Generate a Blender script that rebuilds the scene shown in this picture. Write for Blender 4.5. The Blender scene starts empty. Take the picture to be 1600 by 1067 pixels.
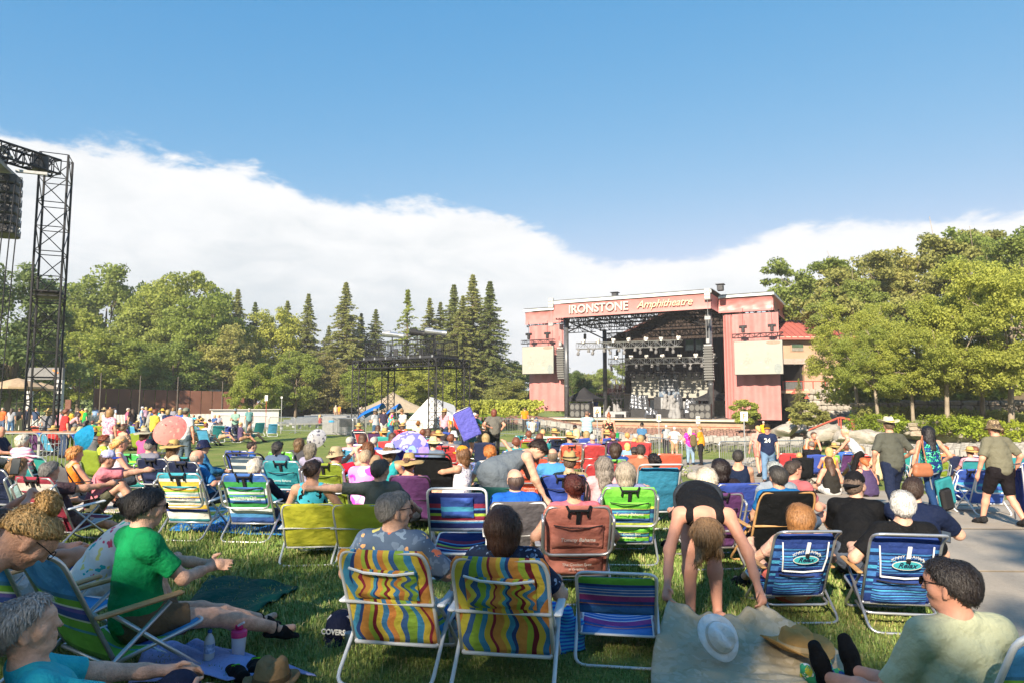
import bpy, bmesh, math, random
import numpy as np
from mathutils import Vector, Matrix, Quaternion
R = math.radians
random.seed(7); rng = np.random.default_rng(7)
scene = bpy.context.scene
col = scene.collection
# ---------------------------------------------------------------- camera
EYE = 1.72; PITCH = R(5.03); FPX = 1067.0
cam_d = bpy.data.cameras.new('camera'); cam = bpy.data.objects.new('camera', cam_d); col.objects.link(cam)
cam_d.sensor_width = 36; cam_d.lens = FPX/1600*36; cam_d.clip_end = 3000; cam_d.clip_start = 0.05
cam.location = (0, 0, EYE); cam.rotation_euler = (R(90)+PITCH, 0, 0)
scene.camera = cam
# ---------------------------------------------------------------- sky, sun, exposure
SUN_EL = R(29); SUN_DIR = Vector((0.40, 0.917, 0)).normalized()      # the way the light travels over the ground
w = bpy.data.worlds.new('World'); scene.world = w; w.use_nodes = True
nt = w.node_tree; N = nt.nodes; L = nt.links; N.clear()
def wn(t, **k):
 n = N.new(t)
 for a, b in k.items(): setattr(n, a, b)
 return n
def wmath(op, a, b=None, c=None, clamp=False):
 n = wn('ShaderNodeMath', operation=op, use_clamp=clamp)
 for i, v in enumerate((a, b, c)):
  if v is None: continue
  if isinstance(v, (int, float)): n.inputs[i].default_value = v
  else: L.new(v, n.inputs[i])
 return n.outputs[0]
sky = wn('ShaderNodeTexSky', sky_type='NISHITA', sun_disc=False)
sky.sun_elevation = SUN_EL
sky.sun_rotation = math.atan2(-SUN_DIR.x, -SUN_DIR.y)
sky.altitude = 2200; sky.air_density = 1.0; sky.dust_density = 0.0; sky.ozone_density = 1.6
tc = wn('ShaderNodeTexCoord'); sp = wn('ShaderNodeSeparateXYZ'); L.new(tc.outputs['Generated'], sp.inputs[0])
az = wmath('ARCTAN2', sp.outputs[0], sp.outputs[1])
azn = wmath('MULTIPLY_ADD', az, 1/(2*math.pi), 0.5)
el = wmath('ARCSINE', sp.outputs[2])
fc = wn('ShaderNodeFloatCurve'); L.new(azn, fc.inputs['Value'])
cv = fc.mapping.curves[0]
def edge_pt(px, py):
 x = (px-800)/FPX; yv = (533.5-py)/FPX
 d = Vector((x, math.cos(PITCH)-yv*math.sin(PITCH), math.sin(PITCH)+yv*math.cos(PITCH))).normalized()
 return math.atan2(d.x, d.y)/(2*math.pi)+.5, math.asin(d.z)
pts = [(0.0, .33), (.12, .28), (.27, .36)] + [edge_pt(*q) for q in
      ((0,212),(150,216),(300,238),(430,268),(520,300),(700,322),(830,355),(950,402),(1060,405),(1150,376),(1300,346),(1600,310))] + [(.72, .34), (.86, .28), (1.0, .33)]
cv.points[0].location = pts[0]; cv.points[1].location = pts[-1]
for q in pts[1:-1]: cv.points.new(*q)
fc.mapping.use_clip = False; fc.mapping.update()
mp = wn('ShaderNodeMapping'); L.new(tc.outputs['Generated'], mp.inputs[0]); mp.inputs['Scale'].default_value = (1, 1, 2.6)
def wnoise(s, det, rough, dist=0.0):
 n = wn('ShaderNodeTexNoise'); L.new(mp.outputs[0], n.inputs['Vector'])
 n.inputs['Scale'].default_value = s; n.inputs['Detail'].default_value = det; n.inputs['Roughness'].default_value = rough; n.inputs['Distortion'].default_value = dist
 return n.outputs['Fac']
n1 = wnoise(7, 9, .62, .3); n2 = wnoise(2.6, 7, .55, .4); n3 = wnoise(24, 8, .65, .6)
e1_ = wmath('SUBTRACT', fc.outputs[0], el)
e2_ = wmath('MULTIPLY_ADD', n1, .10, wmath('ADD', e1_, -.05))
e3_ = wmath('MULTIPLY_ADD', n3, .036, wmath('ADD', e2_, -.018))
mr = wn('ShaderNodeMapRange', interpolation_type='SMOOTHERSTEP'); L.new(e3_, mr.inputs[0])
mr.inputs[1].default_value = -.006; mr.inputs[2].default_value = .022
# thin veil low in the cloud, blue-grey, and sunlit white upper rim
n4 = wnoise(11, 8, .6, .8)
deep = wn('ShaderNodeMapRange', interpolation_type='SMOOTHSTEP'); L.new(wmath('MULTIPLY_ADD', n4, .22, wmath('MULTIPLY_ADD', n2, .42, wmath('ADD', e3_, -.32))), deep.inputs[0])
deep.inputs[1].default_value = .0; deep.inputs[2].default_value = .24
CLOUD_W = (1.98, 2.0, 2.02, 1); CLOUD_D = (1.42, 1.54, 1.63, 1)
cm = wn('ShaderNodeMix', data_type='RGBA'); L.new(deep.outputs[0], cm.inputs[0]); cm.inputs[6].default_value = CLOUD_W; cm.inputs[7].default_value = CLOUD_D
dens = wmath('MULTIPLY', mr.outputs[0], wmath('MULTIPLY_ADD', n2, .2, .9), clamp=True)
mx = wn('ShaderNodeMix', data_type='RGBA'); L.new(dens, mx.inputs[0]); L.new(sky.outputs[0], mx.inputs[6]); L.new(cm.outputs[2], mx.inputs[7])
hsv = wn('ShaderNodeHueSaturation'); hsv.inputs['Saturation'].default_value = .9; hsv.inputs['Value'].default_value = .63; hsv.inputs['Hue'].default_value = .488; L.new(sky.outputs[0], hsv.inputs['Color']); ss = wn('ShaderNodeSeparateColor'); L.new(hsv.outputs[0], ss.inputs[0]); cc = wn('ShaderNodeCombineColor')
for i_, (p_, k_) in enumerate(((1.5, .40), (.60, .70), (.27, 1.22))): L.new(wmath('MULTIPLY', wmath('POWER', ss.outputs[i_], p_), k_), cc.inputs[i_])
L.new(cc.outputs[0], mx.inputs[6])
bg = wn('ShaderNodeBackground'); L.new(mx.outputs[2], bg.inputs[0]); bg.inputs[1].default_value = 0.105
wo = wn('ShaderNodeOutputWorld'); L.new(bg.outputs[0], wo.inputs[0])
sun_d = bpy.data.lights.new('sun', 'SUN'); sun = bpy.data.objects.new('sun', sun_d); col.objects.link(sun)
sun_d.energy = 2.4; sun_d.angle = R(0.5); sun_d.color = (1.0, .86, .68)
ld = Vector((SUN_DIR.x*math.cos(SUN_EL), SUN_DIR.y*math.cos(SUN_EL), -math.sin(SUN_EL)))
sun.rotation_euler = ld.to_track_quat('-Z', 'Y').to_euler(); sun.location = (-20, -40, 30)
scene.view_settings.view_transform = 'Standard'; scene.view_settings.look = 'None'
scene.view_settings.exposure = 2.28; scene.view_settings.gamma = 1
scene.view_settings.use_curve_mapping = False
scene.render.engine = 'CYCLES'
scene.cycles.use_denoising = True; scene.cycles.max_bounces = 6; scene.cycles.transparent_max_bounces = 8
scene.cycles.diffuse_bounces = 3; scene.cycles.glossy_bounces = 2
scene.cycles.sample_clamp_indirect = 6
# ---------------------------------------------------------------- places
def sstep(a, b, x):
 t = np.clip((np.asarray(x, float)-a)/(b-a), 0, 1); return t*t*(3-2*t)
def ground(x, y):
 x = np.asarray(x, float); y = np.asarray(y, float)
 s = .012+.028*sstep(1.5, 8, x)*(1-.25*sstep(14, 30, x))
 z = -s*(np.clip(y, 4, 36)-4)
 hill = 9*sstep(46, 95, y+.0*x)*sstep(16, 60, x-.12*y) + 7*sstep(120, 260, y)
 return z+hill
def gz(x, y): return float(ground(x, y))
def ray(px, py):
 x = (px-800)/FPX; yv = (533.5-py)/FPX
 return x, math.cos(PITCH)-yv*math.sin(PITCH), math.sin(PITCH)+yv*math.cos(PITCH)
def at(px, py, D):
 d = ray(px, py); t = D/d[1]
 return Vector((d[0]*t, D, EYE+d[2]*t))
def spot(px, py, H=0.0, far=140):
 """ground point under something H metres tall whose top shows at that spot"""
 lo = None
 for D in np.geomspace(1.2, far, 400):
  p = at(px, py, D)
  if p.z-gz(p.x, p.y)-H <= 0:
   return Vector((p.x, p.y, gz(p.x, p.y)))
 p = at(px, py, far); return Vector((p.x, p.y, gz(p.x, p.y)))
def on(px, D):
 d = ray(px, 627); x = d[0]*D/d[1]; return Vector((x, D, gz(x, D)))
# ---------------------------------------------------------------- materials
MATS = {}
def newmat(name):
 m = bpy.data.materials.new(name); m.use_nodes = True
 nt = m.node_tree; b = nt.nodes['Principled BSDF']
 return m, nt, b
def node(nt, t, **k):
 n = nt.nodes.new(t)
 for a, b in k.items(): setattr(n, a, b)
 return n
def c4(c): return (c[0], c[1], c[2], 1)
def scl(c, f): return tuple(max(0, min(1, v*f)) for v in c)
def mat(name, c, rough=.65, var=.18, scale=6.0, bump=.0, bscale=60.0, metal=0.0, spec=.35, transl=0.0, alpha=1.0, objvar=0.0, c2=None, coord='Object'):
 if name in MATS: return MATS[name]
 m, nt, b = newmat(name)
 tcn = node(nt, 'ShaderNodeTexCoord')
 no = node(nt, 'ShaderNodeTexNoise'); nt.links.new(tcn.outputs[coord], no.inputs['Vector'])
 no.inputs['Scale'].default_value = scale; no.inputs['Detail'].default_value = 5; no.inputs['Roughness'].default_value = .6
 rp = node(nt, 'ShaderNodeValToRGB'); nt.links.new(no.outputs['Fac'], rp.inputs[0])
 rp.color_ramp.elements[0].position = .3; rp.color_ramp.elements[1].position = .7
 rp.color_ramp.elements[0].color = c4(scl(c, 1-var)); rp.color_ramp.elements[1].color = c4(scl(c2 or c, 1+var))
 out = rp.outputs[0]
 if objvar:
  oi = node(nt, 'ShaderNodeObjectInfo'); hs = node(nt, 'ShaderNodeHueSaturation'); nt.links.new(out, hs.inputs['Color'])
  mr = node(nt, 'ShaderNodeMapRange'); nt.links.new(oi.outputs['Random'], mr.inputs[0]); mr.inputs[3].default_value = 1-objvar; mr.inputs[4].default_value = 1+objvar
  nt.links.new(mr.outputs[0], hs.inputs['Value'])
  mr2 = node(nt, 'ShaderNodeMapRange'); nt.links.new(oi.outputs['Random'], mr2.inputs[0]); mr2.inputs[3].default_value = .5+objvar*.09; mr2.inputs[4].default_value = .5-objvar*.09
  nt.links.new(mr2.outputs[0], hs.inputs['Hue']); out = hs.outputs[0]
 nt.links.new(out, b.inputs['Base Color'])
 b.inputs['Roughness'].default_value = rough; b.inputs['Metallic'].default_value = metal
 b.inputs['Specular IOR Level'].default_value = spec
 if bump:
  nb = node(nt, 'ShaderNodeTexNoise'); nt.links.new(tcn.outputs[coord], nb.inputs['Vector']); nb.inputs['Scale'].default_value = bscale; nb.inputs['Detail'].default_value = 4
  bp = node(nt, 'ShaderNodeBump'); bp.inputs['Strength'].default_value = min(1, bump); bp.inputs['Distance'].default_value = .02 if not name.startswith('cloth') else .05
  nt.links.new(nb.outputs['Fac'], bp.inputs['Height']); nt.links.new(bp.outputs[0], b.inputs['Normal'])
 if transl:
  tr = node(nt, 'ShaderNodeBsdfTranslucent'); nt.links.new(out, tr.inputs[0]); ms = node(nt, 'ShaderNodeMixShader'); ms.inputs[0].default_value = transl
  nt.links.new(b.outputs[0], ms.inputs[1]); nt.links.new(tr.outputs[0], ms.inputs[2]); nt.links.new(ms.outputs[0], nt.nodes['Material Output'].inputs[0])
 if alpha < 1: b.inputs['Alpha'].default_value = alpha
 MATS[name] = m; return m
def stripes(name, cols, axis='V', wave=0.0, repeat=1.0, rough=.75, weave=900, blend=False):
 """woven cloth with colour bands along the panel's U or V"""
 if name in MATS: return MATS[name]
 m, nt, b = newmat(name)
 uv = node(nt, 'ShaderNodeUVMap'); se = node(nt, 'ShaderNodeSeparateXYZ'); nt.links.new(uv.outputs[0], se.inputs[0])
 src = se.outputs[1] if axis == 'V' else se.outputs[0]; oth = se.outputs[0] if axis == 'V' else se.outputs[1]
 if wave:
  no = node(nt, 'ShaderNodeTexNoise', noise_dimensions='2D'); mpp = node(nt, 'ShaderNodeMapping'); nt.links.new(uv.outputs[0], mpp.inputs[0])
  mpp.inputs['Scale'].default_value = (1.2, 2.2, 1) if axis == 'U' else (2.2, 1.2, 1)
  nt.links.new(mpp.outputs[0], no.inputs['Vector']); no.inputs['Scale'].default_value = 1.6; no.inputs['Detail'].default_value = 0
  ma = node(nt, 'ShaderNodeMath', operation='MULTIPLY_ADD'); nt.links.new(no.outputs[0], ma.inputs[0]); ma.inputs[1].default_value = wave; nt.links.new(src, ma.inputs[2]); src = ma.outputs[0]
 mm = node(nt, 'ShaderNodeMath', operation='MULTIPLY_ADD'); nt.links.new(src, mm.inputs[0]); mm.inputs[1].default_value = repeat; mm.inputs[2].default_value = 0
 if wave: oi = node(nt, 'ShaderNodeObjectInfo'); nt.links.new(oi.outputs['Random'], mm.inputs[2])
 fr = node(nt, 'ShaderNodeMath', operation='FRACT'); nt.links.new(mm.outputs[0], fr.inputs[0])
 rp = node(nt, 'ShaderNodeValToRGB'); nt.links.new(fr.outputs[0], rp.inputs[0]); cr = rp.color_ramp; cr.interpolation = 'LINEAR' if blend else 'CONSTANT'
 tot = sum(x[1] for x in cols); acc = 0
 for i, (c, wd) in enumerate(cols):
  e = cr.elements[0] if i == 0 else (cr.elements[1] if i == 1 else cr.elements.new(acc/tot))
  e.position = acc/tot; e.color = c4(c); acc += wd
 if len(cols) == 1: cr.elements[1].color = c4(cols[0][0])
 no2 = node(nt, 'ShaderNodeTexNoise'); tcn = node(nt, 'ShaderNodeTexCoord'); nt.links.new(tcn.outputs['Object'], no2.inputs['Vector']); no2.inputs['Scale'].default_value = 7
 mx = node(nt, 'ShaderNodeMix', data_type='RGBA', blend_type='MULTIPLY'); mx.inputs[0].default_value = .35
 nt.links.new(rp.outputs[0], mx.inputs[6]); nt.links.new(no2.outputs[0], mx.inputs[7])
 hs = node(nt, 'ShaderNodeHueSaturation'); hs.inputs['Value'].default_value = 1.15; hs.inputs['Saturation'].default_value = .9; nt.links.new(mx.outputs[2], hs.inputs['Color'])
 nt.links.new(hs.outputs[0], b.inputs['Base Color'])
 nb = node(nt, 'ShaderNodeTexNoise'); nt.links.new(tcn.outputs['Object'], nb.inputs['Vector']); nb.inputs['Scale'].default_value = 9; nb.inputs['Detail'].default_value = 4
 bp = node(nt, 'ShaderNodeBump'); bp.inputs['Strength'].default_value = .8; bp.inputs['Distance'].default_value = .035; nt.links.new(nb.outputs[0], bp.inputs['Height']); nt.links.new(bp.outputs[0], b.inputs['Normal'])
 b.inputs['Roughness'].default_value = rough; b.inputs['Specular IOR Level'].default_value = .2
 tr = node(nt, 'ShaderNodeBsdfTranslucent'); nt.links.new(hs.outputs[0], tr.inputs[0]); ms = node(nt, 'ShaderNodeMixShader'); ms.inputs[0].default_value = .22
 nt.links.new(b.outputs[0], ms.inputs[1]); nt.links.new(tr.outputs[0], ms.inputs[2]); nt.links.new(ms.outputs[0], nt.nodes['Material Output'].inputs[0])
 MATS[name] = m; return m
def pattern(name, base, cols, scale=14.0, rough=.8, size=.42, kind='V', distort=.6):
 """printed cloth: blotches of several colours over a base"""
 if name in MATS: return MATS[name]
 m, nt, b = newmat(name)
 tcn = node(nt, 'ShaderNodeTexCoord'); no = node(nt, 'ShaderNodeTexNoise'); nt.links.new(tcn.outputs['Object'], no.inputs['Vector']); no.inputs['Scale'].default_value = scale*.9; no.inputs['Detail'].default_value = 2
 va = node(nt, 'ShaderNodeVectorMath', operation='MULTIPLY_ADD'); nt.links.new(no.outputs['Color'], va.inputs[0]); va.inputs[1].default_value = (distort/scale*2,)*3; nt.links.new(tcn.outputs['Object'], va.inputs[2])
 vo = node(nt, 'ShaderNodeTexVoronoi'); nt.links.new(va.outputs[0], vo.inputs['Vector']); vo.inputs['Scale'].default_value = scale
 se = node(nt, 'ShaderNodeSeparateColor'); nt.links.new(vo.outputs['Color'], se.inputs[0])
 rp = node(nt, 'ShaderNodeValToRGB'); cr = rp.color_ramp; cr.interpolation = 'CONSTANT'; nt.links.new(se.outputs[0], rp.inputs[0])
 for i, c in enumerate(cols):
  e = cr.elements[i] if i < 2 else cr.elements.new(i/len(cols)); e.position = i/len(cols); e.color = c4(c)
 lt = node(nt, 'ShaderNodeMath', operation='LESS_THAN'); nt.links.new(vo.outputs['Distance'], lt.inputs[0]); lt.inputs[1].default_value = size
 mx = node(nt, 'ShaderNodeMix', data_type='RGBA'); nt.links.new(lt.outputs[0], mx.inputs[0]); mx.inputs[6].default_value = c4(base); nt.links.new(rp.outputs[0], mx.inputs[7])
 nt.links.new(mx.outputs[2], b.inputs['Base Color']); b.inputs['Roughness'].default_value = rough; b.inputs['Specular IOR Level'].default_value = .2
 nb = node(nt, 'ShaderNodeTexNoise'); nt.links.new(tcn.outputs['Object'], nb.inputs['Vector']); nb.inputs['Scale'].default_value = 12
 bp = node(nt, 'ShaderNodeBump'); bp.inputs['Strength'].default_value = .5; bp.inputs['Distance'].default_value = .03; nt.links.new(nb.outputs[0], bp.inputs['Height']); nt.links.new(bp.outputs[0], b.inputs['Normal'])
 MATS[name] = m; return m
def hexc(h):
 h = h.lstrip('#'); v = [int(h[i:i+2], 16)/255 for i in (0, 2, 4)]
 return tuple((x/12.92 if x <= .04045 else ((x+.055)/1.055)**2.4) for x in v)
def cloth(h, rough=.82):
 return mat('cloth_'+h, scl(hexc(h), .82), rough, .14, 5, .9, 9, spec=.15)
# ---------------------------------------------------------------- mesh collecting
class MB:
 def __init__(s): s.v = []; s.f = []; s.m = []; s.uv = []
 def add(s, vs, fs, mi=0, uvs=None):
  o = len(s.v); s.v += [tuple(v) for v in vs]
  for i, f in enumerate(fs):
   s.f.append(tuple(o+j for j in f)); s.m.append(mi)
   s.uv.append(uvs[i] if uvs else None)
  return s
 def box(s, c, d, rot=None, mi=0, bev=0.0):
  hx, hy, hz = d[0]/2, d[1]/2, d[2]/2
  if bev <= 0:
   vs = [Vector((x, y, z)) for x in (-hx, hx) for y in (-hy, hy) for z in (-hz, hz)]
   fs = [(0, 1, 3, 2), (4, 6, 7, 5), (0, 4, 5, 1), (2, 3, 7, 6), (0, 2, 6, 4), (1, 5, 7, 3)]
  else:
   b = min(bev, hx*.9, hy*.9, hz*.9); vs = [];
   for z, ins in ((-hz, b), (-hz+b, 0), (hz-b, 0), (hz, b)):
    X, Y = hx-ins, hy-ins
    vs += [Vector(q) for q in ((-X+b, -Y, z), (X-b, -Y, z), (X, -Y+b, z), (X, Y-b, z), (X-b, Y, z), (-X+b, Y, z), (-X, Y-b, z), (-X, -Y+b, z))]
   fs = [tuple(range(7, -1, -1)), tuple(range(24, 32))]
   for k in range(3):
    for i in range(8): fs.append((k*8+i, k*8+(i+1) % 8, k*8+8+(i+1) % 8, k*8+8+i))
  if rot is not None: vs = [rot @ v for v in vs]
  return s.add([v+Vector(c) for v in vs], fs, mi)
 def tube(s, pts, r, n=8, mi=0, caps=True, closed=False):
  pts = [Vector(p) for p in pts]; k = len(pts)
  rr = r if hasattr(r, '__len__') else [r]*k
  vs = []; up = None
  for i, p in enumerate(pts):
   if closed: t = (pts[(i+1) % k]-pts[i-1])
   else: t = pts[min(i+1, k-1)]-pts[max(i-1, 0)]
   t = t.normalized() if t.length > 1e-9 else Vector((0, 0, 1))
   if up is None: up = Vector((0, 0, 1)) if abs(t.z) < .9 else Vector((1, 0, 0))
   a = (up-t*up.dot(t))
   a = a.normalized() if a.length > 1e-6 else t.orthogonal().normalized()
   b = t.cross(a); up = a
   for j in range(n):
    an = 2*math.pi*j/n; vs.append(p+(a*math.cos(an)+b*math.sin(an))*rr[i])
  fs = []
  for i in range(k if closed else k-1):
   i2 = (i+1) % k
   for j in range(n): fs.append((i*n+j, i*n+(j+1) % n, i2*n+(j+1) % n, i2*n+j))
  if caps and not closed: fs += [tuple(range(n-1, -1, -1)), tuple((k-1)*n+j for j in range(n))]
  return s.add(vs, fs, mi)
 def bar(s, a, b, r, n=5, mi=0): return s.tube([a, b], r, n, mi)
 def lathe(s, prof, c=(0, 0, 0), n=20, mi=0, rot=None, warp=None, caps=False):
  vs = []
  for (r, z) in prof:
   for j in range(n):
    an = 2*math.pi*j/n; v = Vector((r*math.cos(an), r*math.sin(an), z))
    if warp: v = warp(v, an)
    if rot is not None: v = rot @ v
    vs.append(v+Vector(c))
  fs = []
  for i in range(len(prof)-1):
   for j in range(n): fs.append((i*n+j, i*n+(j+1) % n, (i+1)*n+(j+1) % n, (i+1)*n+j))
  if caps: fs += [tuple(range(n-1, -1, -1)), tuple((len(prof)-1)*n+j for j in range(n))]
  return s.add(vs, fs, mi)
 def sheet(s, fn, nu, nv, mi=0, thick=0.0):
  """fn(u,v) -> point; a panel with UVs; thick gives it a back face"""
  P = [[Vector(fn(i/nu, j/nv)) for i in range(nu+1)] for j in range(nv+1)]
  def grid(Q, flip):
   vs = [q for row in Q for q in row]; fs = []; uvs = []
   for j in range(nv):
    for i in range(nu):
     a = j*(nu+1)+i; f = (a, a+1, a+nu+2, a+nu+1); u = ((i/nu, j/nv), ((i+1)/nu, j/nv), ((i+1)/nu, (j+1)/nv), (i/nu, (j+1)/nv))
     fs.append(f[::-1] if flip else f); uvs.append(u[::-1] if flip else u)
   return vs, fs, uvs
  s.add(*grid(P, False)[:2], mi, grid(P, False)[2]) if not thick else None
  if thick:
   A = [[None]*(nu+1) for _ in range(nv+1)]; B = [[None]*(nu+1) for _ in range(nv+1)]
   for j in range(nv+1):
    for i in range(nu+1):
     du = P[j][min(i+1, nu)]-P[j][max(i-1, 0)]; dv = P[min(j+1, nv)][i]-P[max(j-1, 0)][i]
     n = du.cross(dv); n = n.normalized() if n.length > 1e-9 else Vector((0, 0, 1))
     A[j][i] = P[j][i]+n*thick/2; B[j][i] = P[j][i]-n*thick/2
   a = grid(A, False); b = grid(B, True); s.add(a[0], a[1], mi, a[2]); s.add(b[0], b[1], mi, b[2])
   o = len(s.v)-2*(nu+1)*(nv+1); M = (nu+1)*(nv+1)
   rim = [i for i in range(nu+1)]+[(j)*(nu+1)+nu for j in range(1, nv+1)]+[nv*(nu+1)+i for i in range(nu-1, -1, -1)]+[j*(nu+1) for j in range(nv-1, 0, -1)]
   for q in range(len(rim)):
    a1, a2 = rim[q], rim[(q+1) % len(rim)]
    u = lambda k: ((k % (nu+1))/nu, (k//(nu+1))/nv)
    s.f.append((o+a2, o+a1, o+M+a1, o+M+a2)); s.m.append(mi); s.uv.append((u(a2), u(a1), u(a1), u(a2)))
  return s
 def mesh(s, name, smooth=False, ang=None):
  me = bpy.data.meshes.new(name); me.from_pydata(s.v, [], s.f)
  if any(s.m): me.polygons.foreach_set('material_index', s.m)
  if any(u is not None for u in s.uv):
   lay = me.uv_layers.new(name='UVMap'); flat = []
   for f, u in zip(s.f, s.uv):
    for i in range(len(f)): flat += list(u[i]) if u else [0, 0]
   lay.data.foreach_set('uv', flat)
  if smooth: me.polygons.foreach_set('use_smooth', [True]*len(s.f))
  me.update(); return me
def link(o, parent=None):
 col.objects.link(o)
 if parent is not None: o.parent = parent
 return o
def obj(name, me, m=None, parent=None, smooth=False):
 if isinstance(me, MB): me = me.mesh(name, smooth)
 o = bpy.data.objects.new(name, me); link(o, parent)
 ms = m if isinstance(m, (list, tuple)) else ([m] if m else [])
 for i, x in enumerate(ms):
  if len(me.materials) <= i: me.materials.append(x)
  if me.materials[i] is not x: o.material_slots[i].link = 'OBJECT'; o.material_slots[i].material = x
 return o
def empty(name, loc=(0, 0, 0), rz=0):
 o = bpy.data.objects.new(name, None); o.empty_display_size = .2; o.location = loc; o.rotation_euler = (0, 0, rz); return link(o)
def tag(o, label=None, cat=None, group=None, kind=None):
 if label: o['label'] = label
 if cat: o['category'] = cat
 if group: o['group'] = group
 if kind: o['kind'] = kind
 return o
def copy_tree(o, parent=None):
 c = o.copy(); col.objects.link(c); c.parent = parent
 for ch in list(o.children): copy_tree(ch, c)
 return c
def text_mesh(body, size, depth=.004, shear=0.0, space=1.0, bold=0.0):
 cu = bpy.data.curves.new('lettering', 'FONT'); cu.body = body; cu.size = size; cu.extrude = depth; cu.align_x = 'CENTER'; cu.align_y = 'CENTER'; cu.shear = shear; cu.space_character = space; cu.offset = bold; cu.resolution_u = 3
 o = bpy.data.objects.new('lettering', cu); col.objects.link(o); bpy.context.view_layer.update()
 me = bpy.data.meshes.new_from_object(o.evaluated_get(bpy.context.evaluated_depsgraph_get()))
 bpy.data.objects.remove(o); bpy.data.curves.remove(cu); return me
def rotm(ax, ang): return Matrix.Rotation(ang, 3, ax)
# ---------------------------------------------------------------- rounded solids from distance fields (figures, hair, hats)
def vn(p): return np.asarray(p, float)
class Field:
 def __init__(s): s.p = []
 def cap(s, a, b, ra, rb=None, lat=None, k=1.0, cut0=False, cut1=False, sub=False, sm=.03):
  s.p.append(('c', vn(a), vn(b), ra, ra if rb is None else rb, None if lat is None else vn(lat)/np.linalg.norm(lat), k, cut0, cut1, sub, sm)); return s
 def box(s):
  lo = np.full(3, 1e9); hi = -lo
  for q in s.p:
   if q[9]: continue
   r = max(q[3], q[4])*max(1, q[6])
   lo = np.minimum(lo, np.minimum(q[1], q[2])-r); hi = np.maximum(hi, np.maximum(q[1], q[2])+r)
  return lo, hi
 def mesh(s, name, h, noise=0.0, nfreq=30.0, seed=0, stretch=(1, 1, 1), planes=()):
  lo, hi = s.box(); lo -= 2.5*h+noise; hi += 2.5*h+noise
  n = np.ceil((hi-lo)/h).astype(int)+1
  F = np.full(tuple(n), .2, np.float32)
  ax = [lo[i]+h*np.arange(n[i]) for i in range(3)]
  for (_, a, b, ra, rb, lat, k, c0, c1, sub, sm) in s.p:
   r = max(ra, rb)*max(1, k)+.07
   i0 = np.maximum(0, np.floor((np.minimum(a, b)-r-lo)/h).astype(int)); i1 = np.minimum(n, np.ceil((np.maximum(a, b)+r-lo)/h).astype(int)+1)
   if (i1 <= i0).any(): continue
   X = ax[0][i0[0]:i1[0], None, None]; Y = ax[1][None, i0[1]:i1[1], None]; Z = ax[2][None, None, i0[2]:i1[2]]
   d = b-a; L2 = max(float(d @ d), 1e-9)
   px, py, pz = X-a[0], Y-a[1], Z-a[2]
   t = np.clip((px*d[0]+py*d[1]+pz*d[2])/L2, 0, 1)
   qx, qy, qz = px-t*d[0], py-t*d[1], pz-t*d[2]
   q2 = qx*qx+qy*qy+qz*qz
   if lat is not None and k != 1:
    w_ = qx*lat[0]+qy*lat[1]+qz*lat[2]; q2 = q2-w_*w_*(1-1/(k*k))
   D = np.sqrt(np.maximum(q2, 0))-(ra+(rb-ra)*t)
   if c0 or c1:
    u = d/math.sqrt(L2); pr = px*u[0]+py*u[1]+pz*u[2]
    if c0: D = np.maximum(D, -pr)
    if c1: D = np.maximum(D, pr-math.sqrt(L2))
   sl = F[i0[0]:i1[0], i0[1]:i1[1], i0[2]:i1[2]]
   if sub:
    F[i0[0]:i1[0], i0[1]:i1[1], i0[2]:i1[2]] = np.maximum(sl, -D); continue
   hh = np.clip(.5+.5*(sl-D)/sm, 0, 1)
   F[i0[0]:i1[0], i0[1]:i1[1], i0[2]:i1[2]] = sl*(1-hh)+D*hh-sm*hh*(1-hh)
  for (pt, nr) in planes:
   pt = vn(pt); nr = vn(nr)/np.linalg.norm(nr)
   F = np.maximum(F, ((ax[0]-pt[0])*nr[0])[:, None, None]+((ax[1]-pt[1])*nr[1])[None, :, None]+((ax[2]-pt[2])*nr[2])[None, None, :])
  if noise:
   rg = np.random.default_rng(seed); W = 0
   X = ax[0][:, None, None]; Y = ax[1][None, :, None]; Z = ax[2][None, None, :]
   for q in range(5):
    kx, ky, kz = rg.normal(size=3)*nfreq*np.array(stretch)*(.6+.5*q); W = W+np.sin(kx*X+ky*Y+kz*Z+rg.uniform(0, 6))/(1+.5*q)
   F = F+noise*.45*W
  F[[0, -1]] = .2; F[:, [0, -1]] = .2; F[:, :, [0, -1]] = .2
  return nets(name, F, lo, h)
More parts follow.
